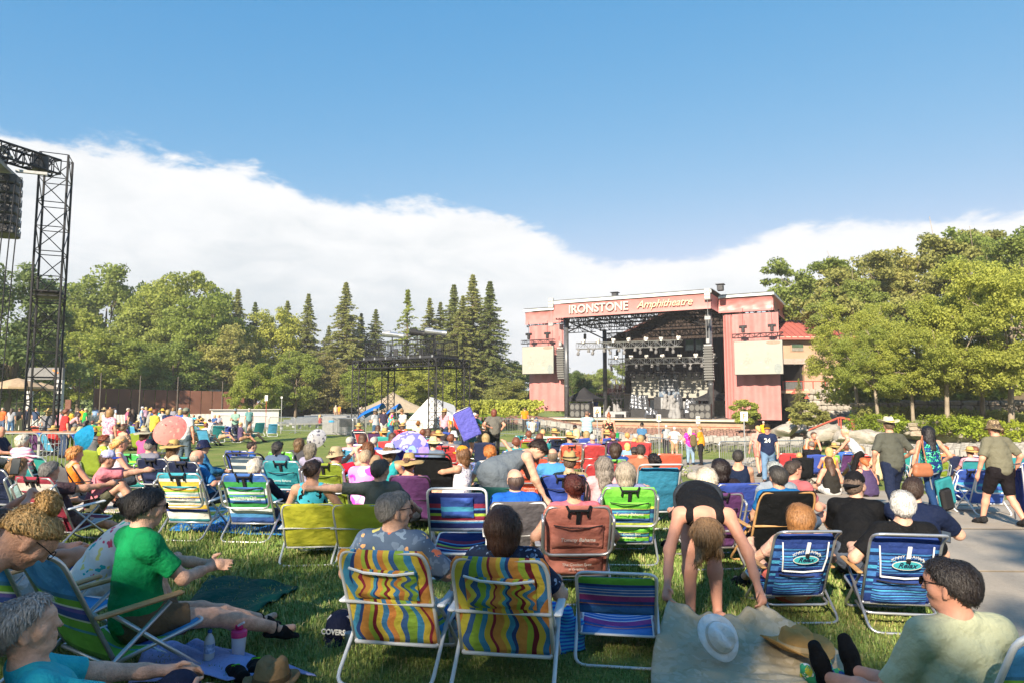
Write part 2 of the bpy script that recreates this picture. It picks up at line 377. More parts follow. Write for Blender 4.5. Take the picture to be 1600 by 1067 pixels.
def nets(name, F, lo, h):
 ins = F < 0; nx, ny, nz = F.shape
 c = np.zeros((nx-1, ny-1, nz-1), np.int8)
 for i in (0, 1):
  for j in (0, 1):
   for k in (0, 1): c += ins[i:nx-1+i, j:ny-1+j, k:nz-1+k]
 act = (c > 0) & (c < 8); idx = np.argwhere(act); M = len(idx)
 me = bpy.data.meshes.new(name)
 if M == 0: return me
 ids = np.full(act.shape, -1, np.int64); ids[act] = np.arange(M)
 acc = np.zeros((M, 3)); cnt = np.zeros(M)
 off = [(0, 0, 0), (1, 0, 0), (0, 1, 0), (1, 1, 0), (0, 0, 1), (1, 0, 1), (0, 1, 1), (1, 1, 1)]
 val = [F[idx[:, 0]+o[0], idx[:, 1]+o[1], idx[:, 2]+o[2]].astype(float) for o in off]
 for a in range(8):
  for bb in range(a+1, 8):
   d = np.array(off[bb])-np.array(off[a])
   if abs(d).sum() != 1: continue
   m = (val[a] < 0) != (val[bb] < 0); t = val[a][m]/(val[a][m]-val[bb][m])
   acc[m] += np.array(off[a])+t[:, None]*d; cnt[m] += 1
 V = lo+h*(idx+acc/cnt[:, None])
 faces = []
 for axis in range(3):
  s0 = [slice(1, -1)]*3; s1 = [slice(1, -1)]*3; s0[axis] = slice(0, -1); s1[axis] = slice(1, None)
  A = ins[tuple(s0)]; B = ins[tuple(s1)]
  e = np.argwhere(A != B)
  if not len(e): continue
  fl = A[tuple(e.T)]
  base = e.copy()
  for q in range(3):
   if q != axis: base[:, q] += 1
  u, v = (axis+1) % 3, (axis+2) % 3
  def g(du, dv):
   w_ = base.copy(); w_[:, u] -= du; w_[:, v] -= dv; return ids[w_[:, 0], w_[:, 1], w_[:, 2]]
  Q = np.stack([g(1, 1), g(0, 1), g(0, 0), g(1, 0)], 1)
  Q[~fl] = Q[~fl][:, ::-1]; faces.append(Q)
 Q = np.concatenate(faces); Q = Q[(Q >= 0).all(1)]
 # one pass of relaxation
 S = np.zeros_like(V); K = np.zeros(M)
 for a, b in ((0, 1), (1, 2), (2, 3), (3, 0)):
  np.add.at(S, Q[:, a], V[Q[:, b]]); np.add.at(K, Q[:, a], 1)
 V = V*.45+.55*S/np.maximum(K, 1)[:, None]
 me.vertices.add(M); me.vertices.foreach_set('co', V.astype(np.float32).ravel())
 me.loops.add(4*len(Q)); me.loops.foreach_set('vertex_index', Q.astype(np.int32).ravel())
 me.polygons.add(len(Q)); me.polygons.foreach_set('loop_start', np.arange(0, 4*len(Q), 4, dtype=np.int32)); me.polygons.foreach_set('loop_total', np.full(len(Q), 4, np.int32))
 me.polygons.foreach_set('use_smooth', np.ones(len(Q), bool))
 me.update(calc_edges=True); me.validate(); return me
def quick_mesh(name, V, Q, smooth=False, attr=None):
 """many quads/triangles at once from arrays"""
 me = bpy.data.meshes.new(name); V = np.asarray(V, np.float32); Q = np.asarray(Q, np.int32); k = Q.shape[1]
 me.vertices.add(len(V)); me.vertices.foreach_set('co', V.ravel()); me.loops.add(k*len(Q)); me.loops.foreach_set('vertex_index', Q.ravel())
 me.polygons.add(len(Q)); me.polygons.foreach_set('loop_start', np.arange(0, k*len(Q), k, dtype=np.int32)); me.polygons.foreach_set('loop_total', np.full(len(Q), k, np.int32))
 if smooth: me.polygons.foreach_set('use_smooth', np.ones(len(Q), bool))
 me.update(calc_edges=True); return me
# ================================================================ THE SETTING
# ---------------------------------------------------------------- ground sheet
def lerp_axis(a):
 out = []
 for lo, hi, st in a: out += list(np.arange(lo, hi, st))
 return np.array(out+[a[-1][1]])
gx = lerp_axis([(-600, -60, 20), (-60, -16, 2), (-16, 26, .75), (26, 70, 2), (70, 600, 20)])
gy = lerp_axis([(-80, -8, 4), (-8, 44, .75), (44, 110, 2), (110, 900, 20)])
GX, GY = np.meshgrid(gx, gy); GZ = ground(GX, GY)
V = np.stack([GX.ravel(), GY.ravel(), GZ.ravel()], 1); nxg = len(gx)
ii, jj = np.meshgrid(np.arange(nxg-1), np.arange(len(gy)-1)); a = (jj*nxg+ii).ravel()
gm, nt, b = newmat('lawn_grass')
tcn = node(nt, 'ShaderNodeTexCoord')
def nz(s, d=6, r=.6, vec=None):
 n = node(nt, 'ShaderNodeTexNoise'); nt.links.new(vec or tcn.outputs['Object'], n.inputs['Vector']); n.inputs['Scale'].default_value = s; n.inputs['Detail'].default_value = d; n.inputs['Roughness'].default_value = r; return n.outputs['Fac']
def ramp(src, stops):
 rp = node(nt, 'ShaderNodeValToRGB'); nt.links.new(src, rp.inputs[0]); cr = rp.color_ramp
 for i, (p, c) in enumerate(stops):
  e = cr.elements[i] if i < 2 else cr.elements.new(p); e.position = p; e.color = c4(c)
 return rp.outputs[0]
big = ramp(nz(.55, 5), [(.3, (.165, .225, .055)), (.5, (.21, .26, .07)), (.66, (.26, .275, .09)), (.78, (.32, .28, .125))])
fin = ramp(nz(38, 4, .7), [(.25, (.45, .45, .45)), (.75, (1.35, 1.35, 1.3))])
mx = node(nt, 'ShaderNodeMix', data_type='RGBA', blend_type='MULTIPLY'); mx.inputs[0].default_value = 1; nt.links.new(big, mx.inputs[6]); nt.links.new(fin, mx.inputs[7])
nt.links.new(mx.outputs[2], b.inputs['Base Color']); b.inputs['Roughness'].default_value = .9; b.inputs['Specular IOR Level'].default_value = .1
bp = node(nt, 'ShaderNodeBump'); bp.inputs['Strength'].default_value = .8; bp.inputs['Distance'].default_value = .03; nt.links.new(nz(55, 3, .7), bp.inputs['Height']); nt.links.new(bp.outputs[0], b.inputs['Normal'])
go = obj('lawn_ground', quick_mesh('lawn_ground', V, np.stack([a, a+1, a+nxg+1, a+nxg], 1), True), gm); tag(go, kind='structure')
# ---------------------------------------------------------------- paved path
conc, nt, b = newmat('concrete_path')
tcn = node(nt, 'ShaderNodeTexCoord')
c1 = ramp(nz(.9, 6), [(.3, (.31, .265, .21)), (.7, (.39, .34, .275))]); c2 = ramp(nz(30, 5, .7), [(.3, (.86, .86, .86)), (.7, (1.08, 1.08, 1.08))])
c3 = ramp(nz(2.2, 7, .75), [(.55, (1, 1, 1)), (.72, (.78, .77, .75))])
mx = node(nt, 'ShaderNodeMix', data_type='RGBA', blend_type='MULTIPLY'); mx.inputs[0].default_value = 1; nt.links.new(c1, mx.inputs[6]); nt.links.new(c2, mx.inputs[7])
mx2 = node(nt, 'ShaderNodeMix', data_type='RGBA', blend_type='MULTIPLY'); mx2.inputs[0].default_value = 1; nt.links.new(mx.outputs[2], mx2.inputs[6]); nt.links.new(c3, mx2.inputs[7])
nt.links.new(mx2.outputs[2], b.inputs['Base Color']); b.inputs['Roughness'].default_value = .85
bp = node(nt, 'ShaderNodeBump'); bp.inputs['Strength'].default_value = .25; bp.inputs['Distance'].default_value = .01; nt.links.new(nz(80, 3, .7), bp.inputs['Height']); nt.links.new(bp.outputs[0], b.inputs['Normal'])
PL = [(-6, .6), (2, 2.55), (5, 3.35), (5.9, 3.62), (8, 4.15), (12, 4.7), (17, 5.05), (21, 5.4), (26, 5.2), (29.5, 3.6), (31, 0), (33, -1.5), (36, -1)]
PR = [(-6, 30), (4, 28), (8, 20), (11.5, 14.4), (14.6, 11.4), (16.6, 10.0), (18.4, 9.1), (19.8, 8.8), (22, 8.95), (27, 9.9), (33, 11.1), (36, 11.3)]
def path_edge(tab, y): return np.interp(y, [p[0] for p in tab], [p[1] for p in tab])
m_ = MB(); ys = np.arange(-6, 36.01, .4); nc = 24
for y in ys:
 l, r_ = path_edge(PL, y), path_edge(PR, y)
 for i in range(nc+1):
  x = l+(r_-l)*i/nc; x += .05*math.sin(y*3.1+i)*(i in (0, nc)); m_.v.append((x, y, gz(x, y)+.018))
for j in range(len(ys)-1):
 for i in range(nc): m_.f.append((j*(nc+1)+i, j*(nc+1)+i+1, (j+1)*(nc+1)+i+1, (j+1)*(nc+1)+i)); m_.m.append(0); m_.uv.append(None)
tag(obj('concrete_path', m_, conc, smooth=True), kind='structure')
# scored joints of the path
jm = mat('path_joint', (.2, .165, .12), .9)
k = MB()
for y0, x0, x1 in ((7.2, 4.1, 16), (10.4, 4.6, 14), (13.6, 5.0, 11.6), (17, 5.2, 9.4), (21.5, 5.6, 8.7)):
 k.tube([(x, y0+.05*x, gz(x, y0)+.017) for x in np.linspace(x0, x1, 14)], .007, 4)
tag(obj('path_joint', k, jm), kind='structure')
# ---------------------------------------------------------------- leaves
def leaf_cloud(cent, rad, per, size, up=.5, flat=1.0, aspect=.62, seed=1, droop=0.0):
 rg = np.random.default_rng(seed); cent = np.asarray(cent, float); rad = np.asarray(rad, float)
 C = np.repeat(cent, per, 0); Rr = np.repeat(rad, per)
 n = len(C); d = rg.normal(size=(n, 3)); d /= np.linalg.norm(d, axis=1)[:, None]
 rr = rg.uniform(0, 1, n)**.45
 P = C+d*(Rr*rr)[:, None]*np.array([1, 1, flat])
 nrm = rg.normal(size=(n, 3))*.75+d*.5+np.array([0, 0, up]); nrm /= np.linalg.norm(nrm, axis=1)[:, None]
 t = rg.normal(size=(n, 3)); t[:, 2] -= droop; t -= nrm*(t*nrm).sum(1)[:, None]; t /= np.linalg.norm(t, axis=1)[:, None]
 bq = np.cross(nrm, t); s = size*rg.uniform(.6, 1.25, n)[:, None]
 V = np.empty((n, 4, 3)); V[:, 0] = P-t*s; V[:, 1] = P+bq*s*aspect+nrm*s*.18; V[:, 2] = P+t*s; V[:, 3] = P-bq*s*aspect+nrm*s*.18
 return V.reshape(-1, 3), np.arange(4*n).reshape(-1, 4)
def leafmat(name, c, objvar=.16): return mat(name, c, .55, .38, .35, transl=.48, spec=.25, objvar=objvar, coord='Object')
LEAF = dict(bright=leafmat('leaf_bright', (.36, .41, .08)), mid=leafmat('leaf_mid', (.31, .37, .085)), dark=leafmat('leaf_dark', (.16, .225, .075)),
   yellow=leafmat('leaf_yellow', (.33, .385, .075)), olive=leafmat('leaf_olive', (.36, .37, .11)), conifer=leafmat('leaf_conifer', (.31, .345, .11)),
   hedge=leafmat('leaf_hedge', (.30, .37, .04)), plum=leafmat('leaf_plum', (.10, .045, .05)), dry=leafmat('leaf_dry', (.33, .30, .11)))
BARK = mat('bark', (.155, .12, .09), .9, .35, 9, .8, 25); BARKL = mat('bark_pale', (.27, .225, .17), .9, .35, 9, .8, 25)
def make_broad(seed, nclump, per, size, h0=.2, wide=.36, low=.24, gap=.0, crad=(.055, .1)):
 rg = np.random.default_rng(seed); cl = []; tr = MB()
 bend = rg.normal(size=2)*.03
 top = Vector((bend[0], bend[1], .75))
 tr.tube([(0, 0, -.03), (bend[0]*.1, bend[1]*.1, .06), (bend[0]*.4, bend[1]*.4, h0+.1), (bend[0]*.8, bend[1]*.8, .55), top], [.027, .02, .016, .011, .004], 8)
 lobes = []
 for i in range(11):
  an = i*2.399+rg.uniform(-.4, .4); z0 = h0+rg.uniform(0, .4); ph = rg.uniform(.1, 1.0)
  ez = low+.12+(.95-low-.12)*((i+rg.uniform(0, 1))/11); er = wide*math.sqrt(max(.08, 1-((ez-.52)/.5)**2))*rg.uniform(.6, 1.0)
  a0 = Vector((bend[0]*z0, bend[1]*z0, z0)); e = Vector((er*math.cos(an), er*math.sin(an), ez))
  m1 = a0.lerp(e, .5)+Vector((0, 0, -.03)); tr.tube([a0, a0.lerp(m1, .5), m1, e], [.009, .007, .005, .002], 5)
  for q in range(3):
   ee = e+Vector(rg.normal(size=3)*.07); tr.tube([m1.lerp(e, .2+.2*q), ee], [.004, .0015], 4)
  lobes.append((e, rg.uniform(.10, .17)))
 while len(cl) < nclump:
  if rg.uniform() < .68:
   e, lr = lobes[rg.integers(len(lobes))]; d = rg.normal(size=3); d /= np.linalg.norm(d); p = np.array(e)+d*lr*rg.uniform(.35, 1.05)
  else:
   d = rg.normal(size=3); d /= np.linalg.norm(d); q = rg.uniform(.45, 1)**.6; p = np.array([d[0]*wide*q, d[1]*wide*q, .56+d[2]*.42*q])
  if p[2] < low+rg.uniform(0, .06) or p[2] > 1: continue
  cl.append(p)
 cl = np.array(cl); rad = rg.uniform(crad[0], crad[1], len(cl))
 V, Q = leaf_cloud(cl, rad, per, size, .55, .6, seed=seed+5)
 return tr.mesh('trunk', True), quick_mesh('crown', V, Q)
def make_conifer(seed, n_wh, per, size, wide=.17, low=.08, lacy=False):
 rg = np.random.default_rng(seed); tr = MB(); tr.tube([(0, 0, -.03), (0, 0, .3), (0, 0, .7), (0, 0, 1)], [.017, .012, .006, .001], 7)
 C = []; S = []
 for i in range(n_wh):
  t = i/(n_wh-1); z = low+(1-low)*t**.92
  rmax = wide*((1-t)**1.0)*(rg.uniform(.7, 1.15))*(1 if t > .12 else .85)+.004
  nb = 9 if not lacy else 5
  for b_ in range(nb):
   an = rg.uniform(0, 6.283); rl = rmax*rg.uniform(.65, 1.08)
   st = max(3, int(rl/.015)) if not lacy else max(3, int(rl/.02))
   for q in range(st):
    f = (q+.6)/st; r_ = rl*f; zz = z+(.03 if lacy else .012)*math.sin(f*2.4)-.05*f*f*(1-t)+rg.normal()*.002
    C.append((r_*math.cos(an), r_*math.sin(an), zz)); S.append((.008+.012*(1-f)*(1-t)) if not lacy else .012)
   if q % 1 == 0 and rl > .05: tr.tube([(0, 0, z), (rl*.9*math.cos(an), rl*.9*math.sin(an), z-.03*(1-t))], [.003, .0008], 3)
 V, Q = leaf_cloud(C, S, per, size, .75, .5, .34, seed=seed+3, droop=.3)
 return tr.mesh('trunk', True), quick_mesh('crown', V, Q)
PROTO = dict(
 broad=[make_broad(11, 210, 130, .0135, low=.14), make_broad(12, 200, 130, .0135, wide=.40, low=.16), make_broad(13, 220, 120, .0135, wide=.33, low=.08)],
 fine=[make_broad(21, 330, 170, .0085, h0=.24, wide=.46, low=.2, crad=(.045, .08)), make_broad(22, 330, 170, .0085, h0=.26, wide=.42, low=.2, crad=(.045, .08))],
 oak=[make_broad(31, 190, 140, .013, h0=.2, wide=.45, low=.3, crad=(.045, .085)), make_broad(32, 200, 140, .013, wide=.5, low=.25, crad=(.05, .09))],
 conifer=[make_conifer(41, 44, 11, .0095, wide=.29), make_conifer(42, 46, 11, .0095, wide=.25), make_conifer(43, 40, 11, .010, wide=.31)],
 lacy=[make_conifer(51, 26, 8, .012, wide=.26, low=.2, lacy=True)],
 shrub=[make_broad(61, 60, 120, .04, h0=.05, wide=.55, low=.02, crad=(.12, .2))])
def tree(kind, vi, leaf, base, height, label, name, rz=None, group=None, wide=1.0, bark=BARK, cat='tree'):
 t, c = PROTO[kind][vi % len(PROTO[kind])]
 e = empty(name, base, random.uniform(0, 6.28) if rz is None else rz); e.scale = (height*wide, height*wide, height)
 obj('trunk', t, bark, e); obj('crown', c, LEAF[leaf], e)
 return tag(e, label, cat, group)
def tree_px(kind, vi, leaf, px, top, D, label, name, wide=1.0, group=None, bark=BARK, base_z=None):
 p = on(px, D)
 if base_z is not None: p.z = base_z
 h = at(px, top+(10 if px < 440 else 4), D).z-p.z
 return tree(kind, vi, leaf, p, h, label, name, group=group, wide=wide, bark=bark)
GL = 'trees along the far side of the lawn'
for (k_, vi, lf, px, top, D, wd, lab, nm) in (
 ('broad', 2, 'dark', 6, 408, 62, 1.0, 'dark tree at the left edge behind the tall black truss tower', 'broadleaf_tree'),
 ('conifer', 2, 'dark', 52, 440, 84, 1.3, 'dark conifer right behind the tall black truss tower', 'conifer_tree'),
 ('broad', 0, 'bright', 95, 468, 88, .9, 'light green tree showing just right of the black truss tower', 'broadleaf_tree'),
 ('broad', 0, 'mid', 158, 416, 96, .98, 'tall rounded green tree, second crown right of the truss tower', 'broadleaf_tree'),
 ('broad', 1, 'yellow', 122, 506, 80, 1.25, 'broad yellow green maple above the white picket fence', 'maple_tree'),
 ('broad', 1, 'yellow', 205, 520, 82, 1.2, 'yellow green maple left of the brown board wall end', 'maple_tree'),
 ('conifer', 0, 'conifer', 246, 430, 100, 1.25, 'slim conifer squeezed between two tall rounded green trees', 'conifer_tree'),
 ('broad', 2, 'mid', 233, 466, 92, .9, 'mid green tree above the left end of the brown wall', 'broadleaf_tree'),
 ('broad', 1, 'bright', 291, 418, 97, .9, 'tallest rounded green tree of the left row', 'broadleaf_tree'),
 ('broad', 2, 'yellow', 318, 452, 88, .95, 'pale yellow green tree in front of the tallest rounded one', 'broadleaf_tree'),
 ('broad', 0, 'mid', 268, 530, 80, 1.3, 'low spreading tree over the middle of the brown wall', 'broadleaf_tree'),
 ('conifer', 1, 'conifer', 366, 446, 98, 1.25, 'pointed conifer above the right part of the brown wall', 'conifer_tree'),
 ('broad', 2, 'olive', 352, 500, 86, 1.0, 'olive green tree over the white sunshades', 'broadleaf_tree'),
 ('conifer', 2, 'dark', 394, 466, 104, 1.2, 'dark conifer with ragged top left of the light green ones', 'conifer_tree'),
 ('broad', 1, 'bright', 398, 556, 66, .9, 'small light green tree standing at the end of the brown wall', 'young_tree'),
 ('broad', 2, 'bright', 425, 476, 96, .85, 'light green tree left of the lone slim redwood', 'broadleaf_tree'),
 ('conifer', 0, 'conifer', 445, 470, 99, 1.2, 'conifer just left of the lone slim redwood', 'conifer_tree'),
 ('conifer', 1, 'conifer', 478, 459, 97, 1.25, 'lone slim redwood standing apart against the cloud', 'redwood_tree'),
 ('broad', 0, 'yellow', 462, 546, 86, 1.1, 'bright yellow green tree above the pale boulders', 'broadleaf_tree'),
 ('conifer', 2, 'conifer', 511, 508, 99, 1.25, 'short conifer left of the tall pointed redwood', 'conifer_tree'),
 ('broad', 1, 'dry', 512, 552, 88, 1.0, 'golden leaved tree left of the lighting bridge', 'broadleaf_tree'),
 ('conifer', 0, 'conifer', 537, 442, 95, 1.35, 'tall pointed redwood left of the lighting bridge', 'redwood_tree'),
 ('conifer', 1, 'conifer', 562, 489, 99, 1.2, 'small redwood touching the left end of the bridge railing', 'redwood_tree'),
 ('conifer', 2, 'conifer', 585, 483, 99, 1.3, 'redwood rising behind the bridge railing, left of the lacy tree', 'redwood_tree'),
 ('broad', 0, 'bright', 578, 560, 84, 1.2, 'low green tree behind the left bridge legs', 'broadleaf_tree'),
 ('lacy', 0, 'bright', 635, 456, 92, 1.15, 'lacy light green larch behind the bridge spotlights', 'larch_tree'),
 ('broad', 1, 'bright', 632, 566, 82, 1.3, 'leafy green tree seen under the lighting bridge', 'broadleaf_tree'),
 ('conifer', 0, 'conifer', 670, 466, 98, 1.2, 'redwood behind the right bridge spotlight', 'redwood_tree'),
 ('conifer', 2, 'conifer', 687, 472, 100, 1.2, 'shorter redwood between the larch and the redwood clump', 'redwood_tree'),
 ('conifer', 1, 'conifer', 708, 445, 96, 1.4, 'left redwood of the tall clump beside the bridge', 'redwood_tree'),
 ('conifer', 0, 'conifer', 738, 430, 96, 1.35, 'tallest redwood in the middle of the clump', 'redwood_tree'),
 ('conifer', 2, 'conifer', 722, 462, 92, 1.2, 'bushy redwood in front of the tall clump', 'redwood_tree'),
 ('conifer', 1, 'conifer', 765, 440, 94, 1.5, 'right hand redwood of the tall clump, next to the gap', 'redwood_tree'),
 ('broad', 0, 'bright', 690, 560, 84, 1.2, 'green tree behind the right bridge legs', 'broadleaf_tree'),
 ('broad', 2, 'olive', 790, 588, 70, 1.4, 'bushy low tree left of the stage banner', 'broadleaf_tree'),
 ('broad', 1, 'mid', 815, 560, 110, 1.3, 'far green tree showing left of the big screen', 'broadleaf_tree'),
 ('broad', 0, 'dark', 893, 572, 84, .9, 'dark tree right beside the left stage pillar', 'broadleaf_tree'),
 ('broad', 2, 'bright', 920, 604, 78, 1.5, 'bright shrubby tree behind the black stage tent', 'broadleaf_tree'),
 ('broad', 1, 'plum', 962, 596, 90, 1.4, 'purple leaved tree behind the stage, left of the wooden building', 'plum_tree'),
 ('broad', 1, 'yellow', 962, 612, 80, 1.3, 'yellow green bush behind the stage pillar', 'broadleaf_tree'),
 ('oak', 0, 'olive', 920, 578, 130, 1.3, 'distant olive oak on the hill behind the stage', 'oak_tree'),
 ('oak', 1, 'mid', 965, 564, 128, 1.2, 'distant oak on the hill next to the wooden building', 'oak_tree')):
 tree_px(k_, vi, lf, px, top, D, lab, nm, wd, GL if D < 112 else None)
# a dark wood behind the rows fills the gaps below the crowns
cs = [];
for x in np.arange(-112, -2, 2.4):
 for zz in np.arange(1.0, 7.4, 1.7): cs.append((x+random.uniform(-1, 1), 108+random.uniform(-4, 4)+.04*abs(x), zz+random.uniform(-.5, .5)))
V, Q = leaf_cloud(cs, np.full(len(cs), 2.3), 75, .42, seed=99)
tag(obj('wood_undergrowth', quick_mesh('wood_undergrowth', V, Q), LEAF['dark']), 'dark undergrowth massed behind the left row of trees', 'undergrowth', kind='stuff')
cs = [(x+random.uniform(-3, 3), y, gz(x, y)+random.uniform(.5, 4)) for x in np.arange(-30, 80, 5) for y in (150, 165, 185)]
V, Q = leaf_cloud(cs, np.full(len(cs), 4.5), 90, .7, seed=98)
tag(obj('hillside_wood', quick_mesh('hillside_wood', V, Q), LEAF['olive']), 'hazy wooded hillside behind the stage', 'wood', kind='stuff')
# ---------------------------------------------------------------- right terrace: rock edge, walls, hedges, trees
STONE = mat('stone_pale', (.34, .31, .265), .9, .28, 3.0, .9, 18, objvar=.14); STONE2 = mat('stone_warm', (.30, .25, .19), .9, .3, 4.0, .9, 16, objvar=.18)
def boulder(seed):
 bm = bmesh.new(); bmesh.ops.create_icosphere(bm, subdivisions=3, radius=1); rg = np.random.default_rng(seed)
 cuts = [(Vector(rg.normal(size=3)).normalized(), rg.uniform(.55, .85)) for _ in range(9)]; ph = rg.uniform(0, 6, 6); fr = rg.normal(size=(6, 3))*2.2
 for v in bm.verts:
  p = v.co.copy()
  for n_, d_ in cuts:
   q = p.dot(n_)
   if q > d_: p -= n_*(q-d_)*.85
  p *= 1+.06*sum(math.sin(fr[i] @ np.array(p)+ph[i]) for i in range(6))/2
  v.co = p
 me = bpy.data.meshes.new('boulder'); bm.to_mesh(me); bm.free(); return me
BOULD = [boulder(s_) for s_ in range(6)]
def rock(name, loc, s, m, parent=None, rz=None):
 o = obj(name, random.choice(BOULD), m, parent); o.location = loc; o.scale = s; o.rotation_euler = (random.uniform(-.3, .3), random.uniform(-.3, .3), random.uniform(0, 6.3) if rz is None else rz); return o
TZ = .25
tm, nt, b = newmat('terrace_earth'); b.inputs['Base Color'].default_value = (.12, .09, .05, 1); b.inputs['Roughness'].default_value = .95
# raised beds: lower edge runs from beside the stage to the right edge of the view
TE = [(20.5, 50.5), (22.5, 45), (23.5, 40), (25.5, 36.5), (29, 34), (36, 31.5), (46, 29)]
TB = [(24, 64), (30, 60), (36, 56), (42, 54), (50, 53), (60, 52), (70, 51)]
terr = MB(); nn = 30
def poly_at(P, t):
 s_ = t*(len(P)-1); i = min(int(s_), len(P)-2); f = s_-i; return P[i][0]*(1-f)+P[i+1][0]*f, P[i][1]*(1-f)+P[i+1][1]*f
for j in range(9):
 for i in range(nn+1):
  a0 = poly_at(TE, i/nn); b0 = poly_at(TB, i/nn); f = j/8; x = a0[0]*(1-f)+b0[0]*f; y = a0[1]*(1-f)+b0[1]*f
  z = -1.0+(TZ+1)*float(sstep(.12, .34, i/nn))+4.2*float(sstep(.22, 1.0, f)*sstep(.3, .5, i/nn)); terr.v.append((x, y, z if j else gz(x, y)-.1))
for j in range(8):
 for i in range(nn): terr.f.append((j*(nn+1)+i, j*(nn+1)+i+1, (j+1)*(nn+1)+i+1, (j+1)*(nn+1)+i)); terr.m.append(0); terr.uv.append(None)
tag(obj('planted_terrace', terr, tm, smooth=True), kind='structure')
rw = empty('boulder_wall', (23.5, 40, 0)); tag(rw, 'low wall of pale boulders edging the planted terrace on the right', 'rock wall')
for i in range(74):
 t = i/73; x, y = poly_at(TE, t); z = gz(x, y)
 s_ = random.uniform(.5, .95)
 for lev in (0, 1):
  o = rock('boulder', Vector((x-.25+random.uniform(-.3, .3), y-.3+random.uniform(-.3, .3), z+.3+lev*.75))-rw.location, (s_*random.uniform(.8, 1.3), s_*.7, s_*random.uniform(.45, .75)), STONE, rw)
for px, py, D, s_ in ((1226, 668, 45, 1.0), (1300, 668, 40, .9), (1318, 674, 39, .9), (1345, 674, 38, 1.0), (1260, 668, 46, .8), (1371, 676, 37.5, .9), (1280, 672, 40, 1.0)):
 p = at(px, py, D); rock('boulder', p-rw.location-Vector((0, 0, .25)), (s_*1.0, s_*.8, s_*.5), STONE, rw)
def hedge(name, pts, wd, ht, leaf, label, size=.07, per=26, seed=4, cat='hedge'):
 rg = np.random.default_rng(seed); C = []
 for (x0, y0, z0), (x1, y1, z1) in zip(pts[:-1], pts[1:]):
  ln = math.hypot(x1-x0, y1-y0)
  for i in range(int(ln/.22*wd/.3*ht/.3)):
   f = rg.uniform(); C.append((x0+(x1-x0)*f+rg.uniform(-wd/2, wd/2), y0+(y1-y0)*f+rg.uniform(-wd/2, wd/2), z0+(z1-z0)*f+rg.uniform(.0, ht)))
 V, Q = leaf_cloud(C, np.full(len(C), .2), per, size, seed=seed)
 c = np.array(pts).mean(0); o = obj(name, quick_mesh(name, V-c, Q), LEAF[leaf]); o.location = c; return tag(o, label, cat, kind='stuff' if 'tuft' in name else None)
def wz(px, py, D): p = at(px, py, D); return (p.x, p.y, p.z)
hedge('clipped_hedge', [wz(1338, 672, 40), wz(1420, 672, 39)], 1.2, .85, 'hedge', 'clipped bright green hedge left of the stone steps wall, behind the white cowboy hat', seed=5)
hedge('clipped_hedge', [wz(1456, 674, 37), wz(1530, 680, 36)], 1.3, .9, 'hedge', 'rounded yellow green hedge in the middle of the right terrace', seed=6)
hedge('flower_bed', [wz(1535, 682, 36), wz(1600, 690, 35)], 1.6, .9, 'hedge', 'planted bed with pink blossoms at the right edge', seed=7, cat='flower bed')
hedge('ground_cover', [wz(1360, 652, 43), wz(1440, 652, 43), wz(1600, 662, 41)], 2.2, .6, 'olive', 'low mixed shrubs along the foot of the stone wall', seed=8, cat='shrub')
hedge('hillside_shrub', [wz(1320, 630, 50), wz(1440, 625, 50), wz(1640, 630, 48)], 3, 2.8, 'mid', 'dense shrubs under the trees on the right slope', size=.11, per=18, seed=9, cat='shrub')
pk = mat('blossom_pink', (.62, .22, .20), .7); pm = MB()
C_ = [wz(1545+random.uniform(0, 50), 668+random.uniform(0, 10), 35.5) for _ in range(60)]
V, Q = leaf_cloud(C_, np.full(60, .2), 8, .05, seed=3); tag(obj('pink_blossom', quick_mesh('pink_blossom', V, Q), pk), 'pink blossoms dotted over the bed at the right edge', 'flowers', kind='stuff')
# upper stone retaining wall: every stone set in courses
def stone_wall(name, p0, p1, ht, label, course=.3, m=STONE2, depth=.35, lens=(.35, .8)):
 e = empty(name, p0); tag(e, label, 'stone wall'); p0 = Vector(p0); p1 = Vector(p1); d = (p1-p0); ln = Vector((d.x, d.y)).length; an = math.atan2(d.y, d.x)
 back = MB(); back.box((ln/2, .02+depth/2, ht/2), (ln, depth, ht-.02)); o = obj('mortar', back, mat('mortar', (.23, .19, .15), .95), e); o.rotation_euler = (0, 0, an)
 prot = []
 for q in range(5):
  bx = MB(); bx.box((0, 0, 0), (1, 1, 1), bev=.14); bx.v = [tuple(Vector(v)*random.uniform(.9, 1.06)) for v in bx.v]; prot.append(bx.mesh('stone', False))
 z = 0; nst = 0
 while z < ht-.08:
  hh = course*random.uniform(.75, 1.3); x = -random.uniform(0, .3)
  while x < ln:
   l = random.uniform(*lens); s_ = obj('stone', random.choice(prot), m, e); nst += 1
   q = Vector((x+l/2, -.05+random.uniform(-.04, .03), z+hh/2)); s_.location = rotm('Z', an) @ q; s_.location.z += d.z*(x/ln)
   s_.rotation_euler = (0, random.uniform(-.06, .06), an); s_.scale = (l*.94, .3, hh*.92); x += l
   if nst > 290: return e
  z += hh
 return e
p0 = Vector(wz(1335, 660, 45)); p1 = Vector(wz(1420, 660, 44)); stone_wall('retaining_wall', p0, p1, 1.25, 'warm grey stone retaining wall behind the clipped hedge', .34)
p0 = Vector(wz(1415, 648, 46)); p1 = Vector(wz(1620, 652, 43)); stone_wall('retaining_wall', p0, p1, 1.0, 'upper stone retaining wall under the trees at the right', .36, lens=(.45, 1.0))
p0 = Vector(wz(1425, 681, 38)); p1 = Vector(wz(1475, 678, 37.5)); stone_wall('planter_wall', p0, p1, .75, 'short low stone wall between the two bright hedges', .25)
GR = 'trees on the right terrace'
